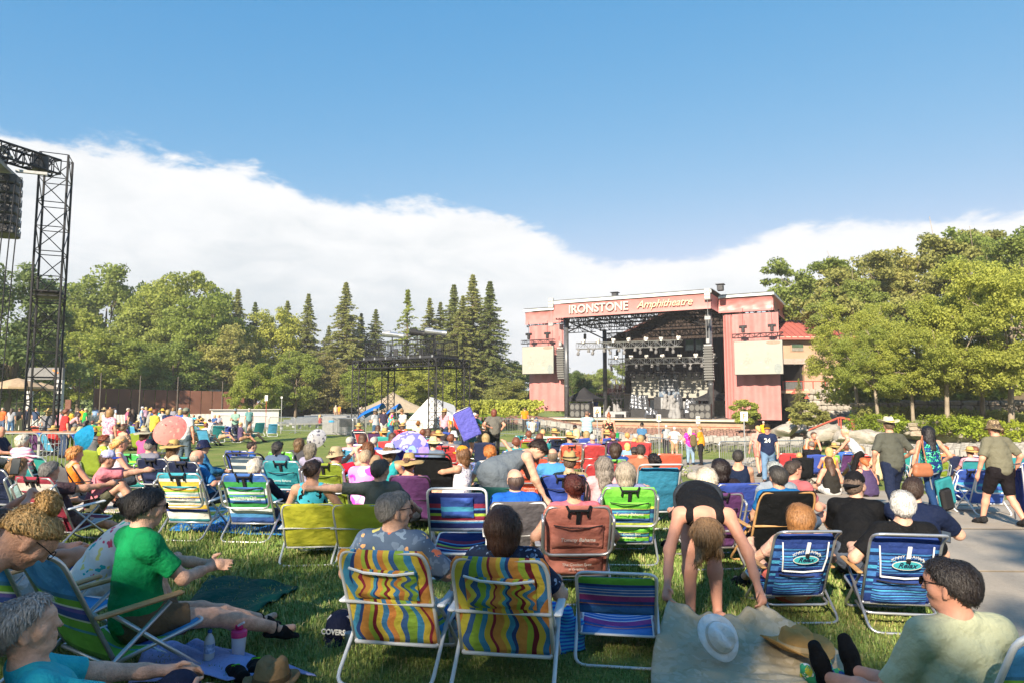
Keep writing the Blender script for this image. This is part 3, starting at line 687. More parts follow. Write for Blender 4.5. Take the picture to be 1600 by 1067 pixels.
for (k_, vi, lf, px, top, base, D, wd, lab, nm) in (
 ('fine', 0, 'bright', 1340, 474, 640, 45, .85, 'bright green maple in front of the red roofed building', 'maple_tree'),
 ('fine', 1, 'yellow', 1372, 512, 652, 41, .9, 'bright maple with slim pale trunk behind the clipped hedge', 'maple_tree'),
 ('fine', 0, 'bright', 1427, 498, 660, 40, .85, 'maple with a straight trunk above the short low stone wall', 'maple_tree'),
 ('fine', 1, 'bright', 1480, 462, 664, 39, .88, 'maple with forked trunk, third trunk from the right edge', 'maple_tree'),
 ('fine', 0, 'bright', 1580, 408, 676, 38, .85, 'tall light green maple at the right edge of the view', 'maple_tree'),
 ('fine', 1, 'mid', 1535, 448, 664, 41, .85, 'green maple just left of the tall one at the right edge', 'maple_tree'),
 ('oak', 0, 'mid', 1282, 408, 600, 66, .95, 'open branched oak rising behind the red roof', 'oak_tree'),
 ('oak', 1, 'olive', 1368, 404, 590, 62, 1.0, 'olive brown oak on the hilltop above the maples', 'oak_tree'),
 ('oak', 0, 'olive', 1435, 396, 590, 64, 1.0, 'olive oak on the hilltop, right of the brownish one', 'oak_tree'),
 ('oak', 1, 'olive', 1492, 370, 580, 62, 1.0, 'highest rounded oak on the right hilltop', 'oak_tree'),
 ('oak', 0, 'mid', 1562, 358, 580, 60, .95, 'oak on the hilltop at the far right edge', 'oak_tree'),
 ('oak', 1, 'mid', 1335, 440, 600, 60, .8, 'green oak between the open branched oak and the brownish one', 'oak_tree'),
 ('oak', 0, 'mid', 1620, 370, 590, 52, .9, 'oak cut off by the right edge of the view', 'oak_tree'),
 ('broad', 2, 'mid', 1405, 560, 640, 50, 1.3, 'shadowed tree filling the slope behind the maples', 'broadleaf_tree'),
 ('broad', 0, 'mid', 1520, 540, 640, 50, 1.4, 'shadowed tree deep on the slope at the right', 'broadleaf_tree')):
 b0 = at(px, base, D); tree(kind=k_, vi=vi, leaf=lf, base=b0, height=at(px, top, D).z-b0.z, label=lab, name=nm, wide=wd, group=GR if D < 46 else 'oaks on the hilltop', bark=BARKL)
# juniper beside the stage
p = at(1262, 668, 43); tree('shrub', 0, 'olive', p, 1.5, 'spreading juniper shrub at the red stair rail', 'juniper_shrub', wide=1.3, cat='shrub')
p = at(1250, 655, 45); tree('lacy', 0, 'olive', p, 2.6, 'feathery young pine beside the big red banner', 'pine_tree', wide=1.2)
p = at(1165, 666, 47); tree('shrub', 0, 'yellow', p, 1.7, 'round yellow green bush under the right red banner', 'shrub', cat='shrub')
hedge('clipped_hedge', [wz(720, 648, 66), wz(830, 648, 64)], 2.4, 1.3, 'bright', 'green hedge band left of the stage, below the strolling people', size=.12, per=20, seed=12)
hedge('clipped_hedge', [wz(722, 662, 58), wz(800, 664, 56)], 2.0, .7, 'hedge', 'lower green planting in front of the hedge band left of the stage', size=.1, per=20, seed=13)
# trees behind the viewer, whose shade lies over the near lawn
for (k_, vi, x, y, h, wd) in (('broad', 1, -30, -24, 20.0, .8), ('broad', 0, -22, -23, 18.6, .8), ('broad', 2, -14.6, -24, 19.0, .8), ('broad', 0, -7, -23, 18.0, .75), ('broad', 1, .6, -25, 18.2, .75), ('broad', 2, 8, -26, 18.0, .7), ('broad', 2, -38, -24, 20.0, .8)):
 tree(k_, vi, 'mid', (x, y, 0), h, 'shade tree standing behind the lawn chairs, out of view', 'shade_tree', group='shade trees behind the lawn', wide=wd)
# ---------------------------------------------------------------- blades of grass on the near lawn
rg = np.random.default_rng(3); n = 230000
yy = 2.3+9.5*rg.uniform(0, 1, n)**1.7; xx = (rg.uniform(-1, 1, n))*(yy*.80+.4)
keep = (xx < path_edge(PL, yy)-.02+.05*np.sin(yy*7)); xx = xx[keep]; yy = yy[keep]; n = len(xx)
pat = np.sin(xx*1.7+yy*.9)+np.sin(yy*2.3-xx*1.1+1)+.6*np.sin(xx*5+yy*4)
ln = (.022+.03*rg.uniform(0, 1, n))*(1+.18*pat)*np.clip(yy/5, .8, 1.7); an = rg.uniform(0, 6.283, n); tl = rg.uniform(.1, .95, n)
zz = ground(xx, yy); wdt = .0021*np.clip(yy/3.2, .9, 2.4)*rg.uniform(.7, 1.3, n); wx, wy = np.cos(an)*wdt, np.sin(an)*wdt; dx, dy = np.cos(an+1.57+rg.normal(0, .5, n))*ln*tl, np.sin(an+1.57)*ln*tl
V = np.empty((n, 5, 3)); V[:, 0] = np.stack([xx-wx, yy-wy, zz-.002], 1); V[:, 1] = np.stack([xx+wx, yy+wy, zz-.002], 1)
V[:, 2] = np.stack([xx+wx*.8+dx*.4, yy+wy*.8+dy*.4, zz+ln*.62], 1); V[:, 3] = np.stack([xx-wx*.8+dx*.4, yy-wy*.8+dy*.4, zz+ln*.62], 1); V[:, 4] = np.stack([xx+dx, yy+dy, zz+ln*(1-.35*tl)], 1)
i0 = np.arange(n)*5; T = np.concatenate([np.stack([i0, i0+1, i0+2], 1), np.stack([i0, i0+2, i0+3], 1), np.stack([i0+3, i0+2, i0+4], 1)])
bl, nt, b = newmat('grass_blade'); tcn = node(nt, 'ShaderNodeTexCoord')
ge = node(nt, 'ShaderNodeNewGeometry'); c1 = ramp(ge.outputs['Random Per Island'], [(0, (.12, .195, .04)), (.55, (.185, .25, .065)), (.85, (.28, .29, .10)), (1, (.42, .35, .19))])
c2 = ramp(nz(.55, 5), [(.3, (.8, .95, .8)), (.6, (1.05, 1.05, 1)), (.78, (1.55, 1.2, 1.15))])
mx = node(nt, 'ShaderNodeMix', data_type='RGBA', blend_type='MULTIPLY'); mx.inputs[0].default_value = 1; nt.links.new(c1, mx.inputs[6]); nt.links.new(c2, mx.inputs[7]); nt.links.new(mx.outputs[2], b.inputs['Base Color']); b.inputs['Roughness'].default_value = .6; b.inputs['Specular IOR Level'].default_value = .25
tag(obj('grass_blades', quick_mesh('grass_blades', V.reshape(-1, 3), T), bl), 'short green and straw coloured grass of the near lawn', 'grass', kind='stuff')
# ================================================================ THE STAGE
ANG = R(-28); E1 = Vector((math.cos(ANG), math.sin(ANG), 0)); E2 = Vector((-math.sin(ANG), math.cos(ANG), 0))
SR = Vector((16.5, 56.2, 0)); SL = 14.3; SO = SR-E1*SL; DECK = .28; SG = -1.3
def S(a, b_, z): return SO+E1*a+E2*b_+Vector((0, 0, z))
def splane(px, py, b_):
 """(a, z) where the sight line meets the stage plane b_"""
 d = Vector(ray(px, py)); o = Vector((0, 0, EYE)); den = d.dot(E2); t = ((SO+E2*b_)-Vector((0, 0, 0))).dot(E2)/den
 p = o+d*t; return (p-SO).dot(E1), p.z
def sthing(name, label, cat, a=0, b_=0, z=0, group=None):
 e = empty(name, S(a, b_, z), ANG); return tag(e, label, cat, group)
BLK = mat('black_steel', (.018, .018, .021), .5, .3, 5, spec=.4); DKM = mat('dark_metal', (.05, .052, .058), .45, .3, 5, metal=.4)
ALU = mat('aluminium', (.52, .53, .55), .38, .12, 9, metal=.85); GREYM = mat('grey_metal', (.33, .34, .35), .55, .2, 5, metal=.2)
def vinyl(name, c):
 m = mat(name, c, .42, .10, 1.6, .5, 1.4, spec=.45, transl=.12); return m
RED = vinyl('red_vinyl', (.50, .20, .19))
def wrink(seed, amp, f=1.0):
 rg = np.random.default_rng(seed); K = rg.normal(size=(9, 2))*f; ph = rg.uniform(0, 6, 9)
 return lambda x, z: amp*sum(abs(math.sin(K[i][0]*x*1.2+K[i][1]*z*1.4+ph[i])) for i in range(9))/4.5
zb = [splane(865, 495.5, 0)[1], splane(1114, 485, 0)[1]]; zt = [splane(865, 475, 0)[1], splane(1114, 460.5, 0)[1]]
ZB = sum(zb)/2; ZT = sum(zt)/2; ZR = ZT+.34
WB = 3.0; WW = 4.5; RD = 12.5
rf = sthing('stage_roof', 'big flat stage roof with red fascia lettered IRONSTONE Amphitheatre, on dark round columns', 'stage roof')
def fascia(a0, a1, b0, b1, z0, z1, seed, amp=.10, nu=40):
 wf = wrink(seed, amp, 1.3); n = Vector((-(b1-b0), (a1-a0), 0)).normalized()*-1; ln = math.hypot(a1-a0, b1-b0)
 def fn(u, v):
  k_ = math.sin(math.pi*min(1, max(0, v)))**.5; d = wf(u*ln, v*(z1-z0))*k_-.05
  return Vector((a0+(a1-a0)*u, b0+(b1-b0)*u, z0+(z1-z0)*v))+n*-d
 k = MB(); k.sheet(fn, nu, 10); obj('fascia', k, RED, rf, True)
fascia(0, SL, 0, 0, ZB, ZT, 1, .05, 60)
fascia(SL, SL, 0, WB, ZB, ZT, 2, .08, 14); fascia(SL, SL+WW, WB, WB, ZB-.05, ZT-.1, 3, .16, 34)
fascia(-WW, 0, WB, WB, ZB-.05, ZT-.1, 4, .12, 30); fascia(SL+WW, SL+WW, WB, WB+9, ZB-.05, ZT-.1, 5, .12, 30)
k = MB()
for a0, a1, b0, b1, z in ((-.15, SL+.15, -.15, RD, ZR), (-WW-.1, -.15, WB-.15, RD-1, ZR-.12), (SL+.15, SL+WW+.1, WB-.15, RD-1, ZR-.12)):
 k.box(((a0+a1)/2, (b0+b1)/2, z+.02), (a1-a0, b1-b0, .06))
obj('roof_sheet', k, mat('roof_metal_dark', (.12, .13, .14), .5, .2), rf)
k = MB()
k.box((SL/2, -.12, ZR-.17), (SL+.2, .16, .24)); k.box((-WW/2-.1, WB-.12, ZR-.28), (WW, .16, .2)); k.box((SL+WW/2+.1, WB-.12, ZR-.28), (WW, .16, .2)); k.box((SL+WW+.05, WB+4, ZR-.28), (.16, 8.6, .2))
obj('roof_edge', k, mat('roof_edge_pale', (.62, .68, .69), .5, .12, 2), rf)
k = MB()   # lattice girders under the roof
def truss_line(k, p, q, h, w_, n, r=.035, rd=.022, mi=0):
 p = Vector(p); q = Vector(q); d = (q-p).normalized(); side = d.cross(Vector((0, 0, 1))).normalized()*w_/2 if w_ else Vector((0, 0, 0)); up = Vector((0, 0, h/2))
 sides = (side, -side) if w_ else (side,)
 for s_ in sides:
  for u in (up, -up): k.bar(p+s_+u, q+s_+u, r, 5, mi)
  for i in range(n):
   a = p.lerp(q, i/n)+s_; b_ = p.lerp(q, (i+1)/n)+s_; k.bar(a+(up if i % 2 else -up), b_+(-up if i % 2 else up), rd, 4, mi); k.bar(a+up, a-up, rd, 4, mi)
 if w_:
  for i in range(n+1):
   a = p.lerp(q, i/n)
   for u in (up, -up): k.bar(a+side+u, a-side+u, rd, 4, mi)
for b_ in (.5, 3.2, 6, 9, 12): truss_line(k, (-.0, b_, ZB+.35), (SL, b_, ZB+.35), .8, 0, 26, .05, .03)
for a in (.4, 3.8, 7.2, 10.6, 13.9): truss_line(k, (a, .3, ZB+.35), (a, 12.2, ZB+.35), .8, 0, 20, .05, .03)
for a in (-WW+.3, SL+WW-.3): truss_line(k, (a, WB+.3, ZB+.1), (a, 11, ZB+.1), .7, 0, 16, .045, .028)
for b_ in (WB+.4, 7, 10.8):
 truss_line(k, (-WW, b_, ZB+.1), (0, b_, ZB+.1), .7, 0, 9, .045, .028); truss_line(k, (SL, b_, ZB+.1), (SL+WW, b_, ZB+.1), .7, 0, 9, .045, .028)
for a in (.5, 13.8): k.bar((a, 1.5, ZB-1.3), (a+(3.2 if a < 5 else -3.2), 1.5, ZB), .06)
truss_line(k, (.6, 11.8, ZB-.7), (13.8, 11.8, ZB-.7), .6, .4, 26, .05, .03); k.bar((.6, 1.5, ZB-.1), (.6, 11.8, ZB-1.0), .07, 6)
obj('roof_girders', k, BLK, rf)
COLM = mat('column_steel', (.10, .105, .115), .35, .3, 3, spec=.6, metal=.3)
for a, b_ in ((.6, 1.5), (SL-.4, 1.2), (.6, 11.8), (SL-.2, 11.8)):
 k = MB(); k.tube([(a, b_, DECK-.02), (a, b_, ZB+.02)], .22, 20); k.lathe([(.22, 0), (.24, .02), (.24, .14), (.22, .16)], (a, b_, 3.1), 20); k.lathe([(.34, DECK), (.34, DECK+.06), (.24, DECK+.1)], (a, b_, 0), 20)
 obj('column', k, COLM, rf, True)
for (tx, ac, zc, sz, m_, sh, bo) in (('IRONSTONE', splane(935, 482, 0)[0], (ZB+ZT)/2+.03, .98, mat('letter_white', (.6, .59, .55), .5, .05), 0, .018), ('Amphitheatre', splane(1038, 474, 0)[0], (ZB+ZT)/2+.06, .86, mat('letter_gold', (.62, .51, .34), .5, .1), .35, -.002)):
 me = text_mesh(tx, sz, .03, sh, 1.0 if tx[0] == 'I' else .93, bo); o = obj('lettering', me, m_, rf); o.rotation_euler = (R(90), 0, 0); o.location = (ac, -.16, zc)
 wd = max(v.co.x for v in me.vertices)-min(v.co.x for v in me.vertices); want = (splane(982, 480, 0)[0]-splane(890, 484, 0)[0]) if tx[0] == 'I' else (splane(1079, 472, 0)[0]-splane(992, 478, 0)[0]); o.scale = (want/wd, 1.05, 1)
me = text_mesh('IRONSTONE', .98, .03, 0, 1.0, -.02); o = obj('lettering', me, mat('letter_grey', (.34, .33, .31), .5), rf); o.rotation_euler = (R(90), 0, 0); a = splane(935, 482, 0)[0]; o.location = (a, -.185, (ZB+ZT)/2+.03)
wd = max(v.co.x for v in me.vertices)-min(v.co.x for v in me.vertices); o.scale = ((splane(981, 480, 0)[0]-splane(891, 484, 0)[0])/wd, 1.0, 1)
for px, py, b_ in ((861, 474, -.25), (1105, 460, -.25)):   # lamp boxes on the fascia
 a, z = splane(px, py, b_); e = sthing('floodlight', 'grey floodlight on the %s end of the big red fascia' % ('left' if px < 900 else 'right'), 'lamp', a, b_, z)
 k = MB(); k.box((0, 0, 0), (.5, .16, .95), bev=.03); obj('housing', k, GREYM, e); k = MB()
 for i in range(2):
  for j in range(3): k.lathe([(.0, -.0), (.085, 0), (.1, .03)], ((i-.5)*.23, -.1, (j-1)*.28), 10, rot=rotm('X', R(90)))
 obj('lens', k, mat('lens_pale', (.75, .74, .68), .2), e); k = MB(); k.bar((0, 0, -.4), (0, 0, -1.9), .02); k.box((0, -.05, -2.0), (.5, .2, .32), bev=.03); obj('drop_light', k, GREYM, e)
for px in (1122, 955):
 a, z = splane(px, 452, .5); k = MB(); k.box((0, 0, .25), (.5, .5, .5), bev=.04); k.box((0, 0, .55), (.7, .7, .06)); o = obj('roof_vent', k, DKM); o.location = S(a, 1.5, ZR+.05); o.rotation_euler.z = ANG; tag(o, 'small dark vent on the stage roof, %s one' % ('right' if px > 1000 else 'middle'), 'vent')
# vinyl banners
def drape(name, a0, a1, z0, z1, b_, seed, label, folds=5, amp=.05):
 e = sthing(name, label, 'banner', (a0+a1)/2, b_, z0); wf = wrink(seed, .07, .7); rg = np.random.default_rng(seed); ph = rg.uniform(0, 6, 3)
 def fn(u, v):
  x = (u-.5)*(a1-a0); z = v*(z1-z0); d = amp*math.sin(folds*u*6.283+ph[0]+.5*math.sin(v*3+ph[1]))+wf(x, z*.7)*(.4+.6*abs(math.sin(u*math.pi)))
  return (x, -d, z)
 k = MB(); k.sheet(fn, 44, 70); obj('vinyl_sheet', k, RED, e, True)
 k = MB(); k.bar((-(a1-a0)/2-.1, .05, z1-z0), ((a1-a0)/2+.1, .05, z1-z0), .05); k.bar((-(a1-a0)/2, .05, .02), ((a1-a0)/2, .05, .02), .03); obj('batten', k, DKM, e)
 return e
a0, z0 = splane(827.5, 641, 2.8); a1, z1 = splane(880.5, 507, 2.8); drape('red_banner', a0, a1, z0, z1, 2.8, 21, 'tall red vinyl banner at the left side of the stage', 4)
a0, z0 = splane(1149, 655, 2.7); a1, z1 = splane(1216, 488, 2.7); drape('red_banner', a0, a1, z0, z1, 2.7, 22, 'tall red vinyl banner behind the right big screen', 4)
a0, z0 = splane(1134, 653, 3.1); a1, z1 = splane(1148.5, 492, 3.1); drape('red_banner', a0, a1, z0, z1, 3.1, 23, 'narrow red vinyl strip beside the right stage column', 2, .09)
# big screens with hoists
LED, nt, b = newmat('led_screen'); tcn = node(nt, 'ShaderNodeTexCoord')
c1 = ramp(nz(1.1, 3), [(.3, (.29, .29, .255)), (.7, (.33, .325, .285))]); nt.links.new(c1, b.inputs['Base Color']); b.inputs['Roughness'].default_value = .55
PALE = mat('led_print_pale', (.40, .37, .31), .6); PINK = mat('led_print_pink', (.33, .30, .26), .6); LRED = mat('led_print_red', (.32, .21, .16), .6); BLUEP = mat('led_print_blue', (.24, .27, .26), .6)
def disc(k, cx, cz, rx, rz, y, n=24): k.add([(cx+rx*math.cos(6.283*i/n), y, cz+rz*math.sin(6.283*i/n)) for i in range(n)], [tuple(range(n))])
def screen(px0, px1, py0, py1, b_, label):
 a0, z0 = splane(px0, py1, b_); a1, z1 = splane(px1, py0, b_); W_, H_ = a1-a0, z1-z0
 e = sthing('led_screen', label, 'screen', (a0+a1)/2, b_, z0)
 k = MB(); k.box((0, .1, H_/2), (W_, .2, H_), bev=.02); obj('panel', k, LED, e)
 k = MB(); k.box((0, .14, H_/2), (W_+.06, .14, H_+.06)); obj('frame', k, BLK, e)
 for tx, sz, dz in (('HOT WINGS', .3, .18), ('CHALLENGE', .17, .4)):
  o = obj('lettering', text_mesh(tx, sz, .002), PALE, e); o.rotation_euler = (R(90), 0, 0); o.location = (-W_*.12, -.004, H_-dz)
 k = MB(); disc(k, W_*.32, H_*.93, W_*.15, H_*.055, -.004); o = obj('printed_shape', k, LRED, e)
 k = MB()
 for cx, s_ in ((-.22, 1), (.2, .85)):
  disc(k, W_*cx, H_*.62, .12*s_, .16*s_, -.004); disc(k, W_*cx, H_*.40, .38*s_, .34*s_, -.005)
 obj('printed_figure', k, PINK, e)
 k = MB()
 for cx, cz, rx, rz in ((-.36, .34, .14, .07), (-.26, .22, .13, .11), (.04, .36, .15, .06), (.18, .2, .2, .1), (-.05, .13, .5, .02)): disc(k, W_*cx, H_*cz, rx, rz, -.006)
 obj('printed_plate', k, PALE, e); k = MB(); disc(k, W_*.4, H_*.16, .3, .42, -.007); obj('printed_cup', k, BLUEP, e)
 k = MB(); zt_ = H_+.45; truss_line(k, (-W_/2-.1, .1, zt_), (W_/2+.1, .1, zt_), .32, .32, 9, .03, .018)
 for s_ in (-.33, .33): k.bar((W_*s_, .1, H_), (W_*s_, .1, H_+.3), .03)
 obj('hanging_truss', k, BLK, e)
 for s_ in (-.3, .3):
  k = MB(); k.box((W_*s_, .1, H_+.95), (.26, .26, .5), bev=.05); k.tube([(W_*s_-.3, .1, H_+1.2), (W_*s_+.3, .1, H_+1.2)], .12, 10); k.bar((W_*s_, .1, H_+1.2), (W_*s_, .1, ZB-z0), .018); h_ = obj('chain_hoist', k, BLK, e)
 return e
screen(816, 864.5, 540, 584, 1.2, 'tan LED screen hanging in front of the left red banner')
screen(1148, 1222, 531, 585, 1.0, 'tan LED screen hanging in front of the right red banner')
# line arrays: each cabinet a part
CABM = mat('speaker_grille', (.115, .115, .11), .6, .25, 40, .3, 120); CABS = mat('speaker_side', (.022, .022, .024), .5)
def line_array(px, top, bot, b_, n, wd, label, curve=.55):
 a, z1 = splane(px, top, b_); _, z0 = splane(px, bot, b_); e = sthing('line_array', label, 'loudspeaker', a, b_, z1); h = (z1-z0)/n; y = 0; z = 0; an = 0
 k = MB(); k.box((0, .2, .1), (wd*.9, .5, .14)); k.box((0, .1, .45), (.3, .3, .4), bev=.05); k.bar((-.12, .1, .6), (-.12, .1, ZB-z1+.3), .025); k.bar((.12, .1, .6), (.12, .1, ZB-z1+.3), .025); obj('rigging_frame', k, GREYM, e)
 for i in range(n):
  t = i/(n-1); an = curve*t**3; k = MB(); k.box((0, .22, 0), (wd, .44, h*.93), bev=.02); k.box((0, -.01, 0), (wd*.92, .03, h*.8), mi=1)
  for s_ in (-1, 1): k.box((s_*wd*.53, .1, 0), (.04, .12, h*.4), mi=2)
  o = obj('speaker_cabinet', k, [CABS, CABM, GREYM], e); o.location = (0, y, z-h/2); o.rotation_euler = (-an*.6, 0, 0); z -= h*math.cos(an*.5); y += h*math.sin(an)
 return e
line_array(875, 545, 592, 1.6, 13, .7, 'slim line array of black loudspeakers beside the left big screen'); line_array(1106, 541, 594, .6, 13, .72, 'slim line array of black loudspeakers beside the right stage column')
# deck
TAN = mat('deck_stone', (.33, .245, .175), .85, .2, 2.5, .4, 14); CAP = mat('deck_cap', (.52, .45, .35), .85, .15, 2, .3, 20)
dk = sthing('stage_deck', 'raised stage deck with a pale stone front wall', 'stage')
k = MB(); k.box((SL/2+.3, 6.5, (DECK+SG)/2-.05), (SL+4.2, 14, DECK-SG-.1)); obj('front_wall', k, TAN, dk)
k = MB(); k.box((SL/2+.3, 6.35, DECK-.08), (SL+4.5, 14.3, .16), bev=.03); obj('deck_cap', k, CAP, dk)
k = MB(); k.box((SL/2, 7.2, DECK+.008), (SL+3.4, 12.2, .02)); obj('deck_floor', k, mat('deck_floor', (.19, .17, .15), .8, .2, 2), dk)
k = MB()
for a in np.arange(-2.4, SL+2.4, 1.5): k.bar((a, -.52, SG), (a, -.52, SG+1.0), .025)
for z in (.55, 1.0): k.bar((-2.4, -.52, SG+z), (SL+2.2, -.52, SG+z), .022)
obj('red_rail', k, mat('red_rail', (.42, .09, .06), .6), dk)
# gear on deck
def box_thing(name, label, cat, a, b_, z, d, m, bev=.03, group=None, grill=False, n=1):
 e = sthing(name, label, cat, a, b_, z, group); k = MB(); k.box((0, 0, d[2]/2), d, bev=bev); obj('cabinet', k, m, e)
 if grill:
  k = MB()
  for i in range(2):
   for j in range(2): k.lathe([(0, .0), (.9, 0), (1, .04), (1.05, .0)], (0, 0, 0), 16, rot=rotm('X', R(90))) if False else disc(k, (i-.5)*d[0]*.46, d[2]*(.27+.46*j), d[0]*.2, d[2]*.19, -d[1]/2-.012, 18)
  obj('speaker_grille', k, CABM, e)
 return e
for i, px in enumerate((894, 908)): a, z = splane(px, 648, .9); box_thing('subwoofer', 'black subwoofer stack at the left front of the stage, %s one' % ('left' if i == 0 else 'right'), 'loudspeaker', a+.3, 1.2+i*.2, DECK, (1.05, .8, 1.35), CABS, .03, None, True)
for i, px in enumerate((1086, 1102)): a, z = splane(px, 652, .6); box_thing('subwoofer', 'black subwoofer stack near the right stage column, %s one' % ('left' if i == 0 else 'right'), 'loudspeaker', a, .9, DECK, (1.0, .8, 1.3), CABS, .03, None, True)
DRK = mat('riser_black', (.03, .03, .032), .7, .2, 3); SILV = mat('foil_cover', (.14, .15, .17), .25, .3, 5, .9, 9, metal=.5); WCL = mat('white_cover', (.24, .24, .24), .8, .08, 4, .6, 6)
for i, (p0, p1, b_, h, dd) in enumerate(((985, 1018, 5, .75, 2.0), (1020, 1068, 5, .75, 2.2), (945, 978, 4.2, .55, 1.6))):
 a0 = splane(p0, 640, b_)[0]; a1 = splane(p1, 640, b_)[0]; box_thing('stage_riser', ('black riser on the left half of the stage', 'black riser in the middle of the stage', 'low grey riser beside the stage steps')[i], 'riser', (a0+a1)/2, b_+dd/2, DECK, (a1-a0, dd, h), DRK if i < 2 else GREYM)
a = splane(975, 640, 4.6)[0]; st = sthing('stage_steps', 'small open black steps leading up to the riser', 'steps', a, 4.4, DECK);
for i in range(4): k = MB(); k.box((0, i*.25, .2+i*.2), (.9, .26, .04)); obj('tread', k, DRK, st)
for s_ in (-.45, .45): k = MB(); k.bar((s_, -.15, .05), (s_, .85, .85), .03); k.bar((s_, .8, 0), (s_, .8, 1.5), .025); k.bar((s_, -.1, .9), (s_, .8, 1.5), .02); obj('side_rail', k, DRK, st)
def lumpy(seed, d, amp=.25):
 f = Field(); rg = np.random.default_rng(seed)
 for i in range(7):
  x = rg.uniform(-.4, .4)*d[0]; y = rg.uniform(-.35, .35)*d[1]; f.cap((x, y, 0), (x*.8, y*.8, d[2]*rg.uniform(.45, .95)), min(d)*.28, min(d)*.16, sm=.1)
 return f.mesh('dust_cover', .05, .05, 9, seed, planes=(((0, 0, 0), (0, 0, -1)),))
for i, (px, b_, z, d, m_, lab) in enumerate(((995, 6, DECK+.75, (1.3, 1, 1.5), SILV, 'silver foil covered drum kit on the left riser'), (1006, 6.2, DECK+.75, (1.0, .9, 1.3), SILV, 'silver foil covered gear at the right end of the left riser'),
  (1016, 4.2, DECK, (1.5, 1, .9), SILV, 'low silver foil bundle between the risers'), (1047, 5.8, DECK+.75, (1.4, 1, 1.5), WCL, 'white sheet over tall gear on the middle riser'), (1062, 6.4, DECK+.75, (.9, .8, 1.5), SILV, 'foil wrapped drums right of the white sheet'),
  (1080, 5.5, DECK+.3, (1.5, 1, 1.5), SILV, 'foil covered bundle near the right line array'), (1055, 2.2, DECK, (1.1, .9, 1.45), WCL, 'white cloth draped like a ghost at the stage front'), (958, 4.8, DECK+.55, (1.8, .8, .7), WCL, 'white covered table beside the left back column'))):
 a = splane(px, 640, b_)[0]; o = obj('dust_cover', lumpy(i+3, d), m_); o.location = S(a, b_, z); o.rotation_euler.z = ANG; tag(o, lab, 'covered gear')
for i, (px, b_, z, d, m_, lab) in enumerate(((1030, 7.5, DECK+.75, (.9, .5, 1.2), DKM, 'stack of dark amplifiers between foil bundles'), (1038, 7.3, DECK+.75, (.55, .5, 1.1), GREYM, 'grey amplifier stack left of the white sheet'), (1070, 7.2, DECK+.6, (1.1, .6, .9), GREYM, 'grey keyboard case behind the foil wrapped drums'), (921, 4, DECK, (1.2, .7, .8), DKM, 'dark mixing desk under the black stage tent'), (905, 3.6, DECK, (.8, .7, .9), DKM, 'dark equipment case left of the mixing desk'), (1077, 1.8, DECK, (.7, .5, .5), BLK, 'small black wedge monitor at the stage front, right of the white cloth'), (968, 1.2, DECK, (.7, .5, .35), BLK, 'black wedge monitor at the stage front, left one'), (1016, 1.0, DECK, (.7, .5, .35), BLK, 'black wedge monitor at the stage front, middle one'), (1140, 4, DECK, (.7, .7, 1.3), BLK, 'black rack behind the right column'))):
 a = splane(px, 640, b_)[0]; box_thing('equipment_case', lab, 'equipment', a, b_, z, d, m_)
# LED back wall with hanging emblem
a0, z0 = splane(987, 621, 10); a1, z1 = splane(1108, 582, 10); lw = sthing('led_back_wall', 'wide tan LED wall at the back of the stage', 'screen', (a0+a1)/2, 10, z0)
k = MB(); k.box((0, .1, (z1-z0)/2), (a1-a0, .2, z1-z0)); obj('panel', k, LED, lw); k = MB(); k.box((0, .22, (z1-z0)/2), (a1-a0+.2, .16, z1-z0+.2)); obj('frame', k, BLK, lw)
for s_ in (-.5, .5): k = MB(); k.bar(((a1-a0)*s_, .1, DECK-z0), ((a1-a0)*s_, .1, z1-z0+.4), .06); obj('support_post', k, BLK, lw)
b0, y0 = splane(1030, 621, 9.8); b1, y1 = splane(1061, 583, 9.8); em = sthing('tour_banner', 'pale blue hanging cloth with round white emblem on the back wall', 'banner', (b0+b1)/2, 9.75, y0); W_, H_ = b1-b0, y1-y0
k = MB(); k.sheet(lambda u, v: ((u-.5)*W_, .02*math.sin(9*u), v*H_), 10, 10); obj('cloth', k, stripes('emblem_cloth', [((.06, .15, .30), 1), ((.16, .23, .33), 2), ((.24, .26, .28), 4)], 'V', .0, .999, blend=True), em)
WHT = mat('print_white', (.5, .52, .55), .7); k = MB()
for rr in (.44, .40): k.tube([(W_*rr*math.cos(t), -.03, H_*.42+W_*rr*math.sin(t)) for t in np.linspace(0, 6.28, 33)], .02, 4)
for cx in (-.33, .33): k.lathe([(0, 0), (W_*.07, 0), (W_*.09, .01)], (W_*cx, -.03, H_*.86), 14, rot=rotm('X', R(90)))
obj('emblem_ring', k, WHT, em)
for tx, dz, sz in (('The', .60, .22), ('Moody', .47, .36), ('Blues', .31, .36)):
 o = obj('lettering', text_mesh(tx, sz, .002, .3, .9, .008), WHT, em); o.rotation_euler = (R(90), R(-6), 0); o.location = (0, -.04, H_*dz)
tx = 'DAYS OF FUTURE PASSED'
for i, ch in enumerate(tx):
 if ch == ' ': continue
 t = R(205)-R(230)*i/(len(tx)-1); o = obj('lettering', text_mesh(ch, .2, .002), WHT, em); o.rotation_euler = (R(90), -(t-R(90)), 0); o.location = (W_*.35*math.cos(t), -.04, H_*.42+W_*.35*math.sin(t))
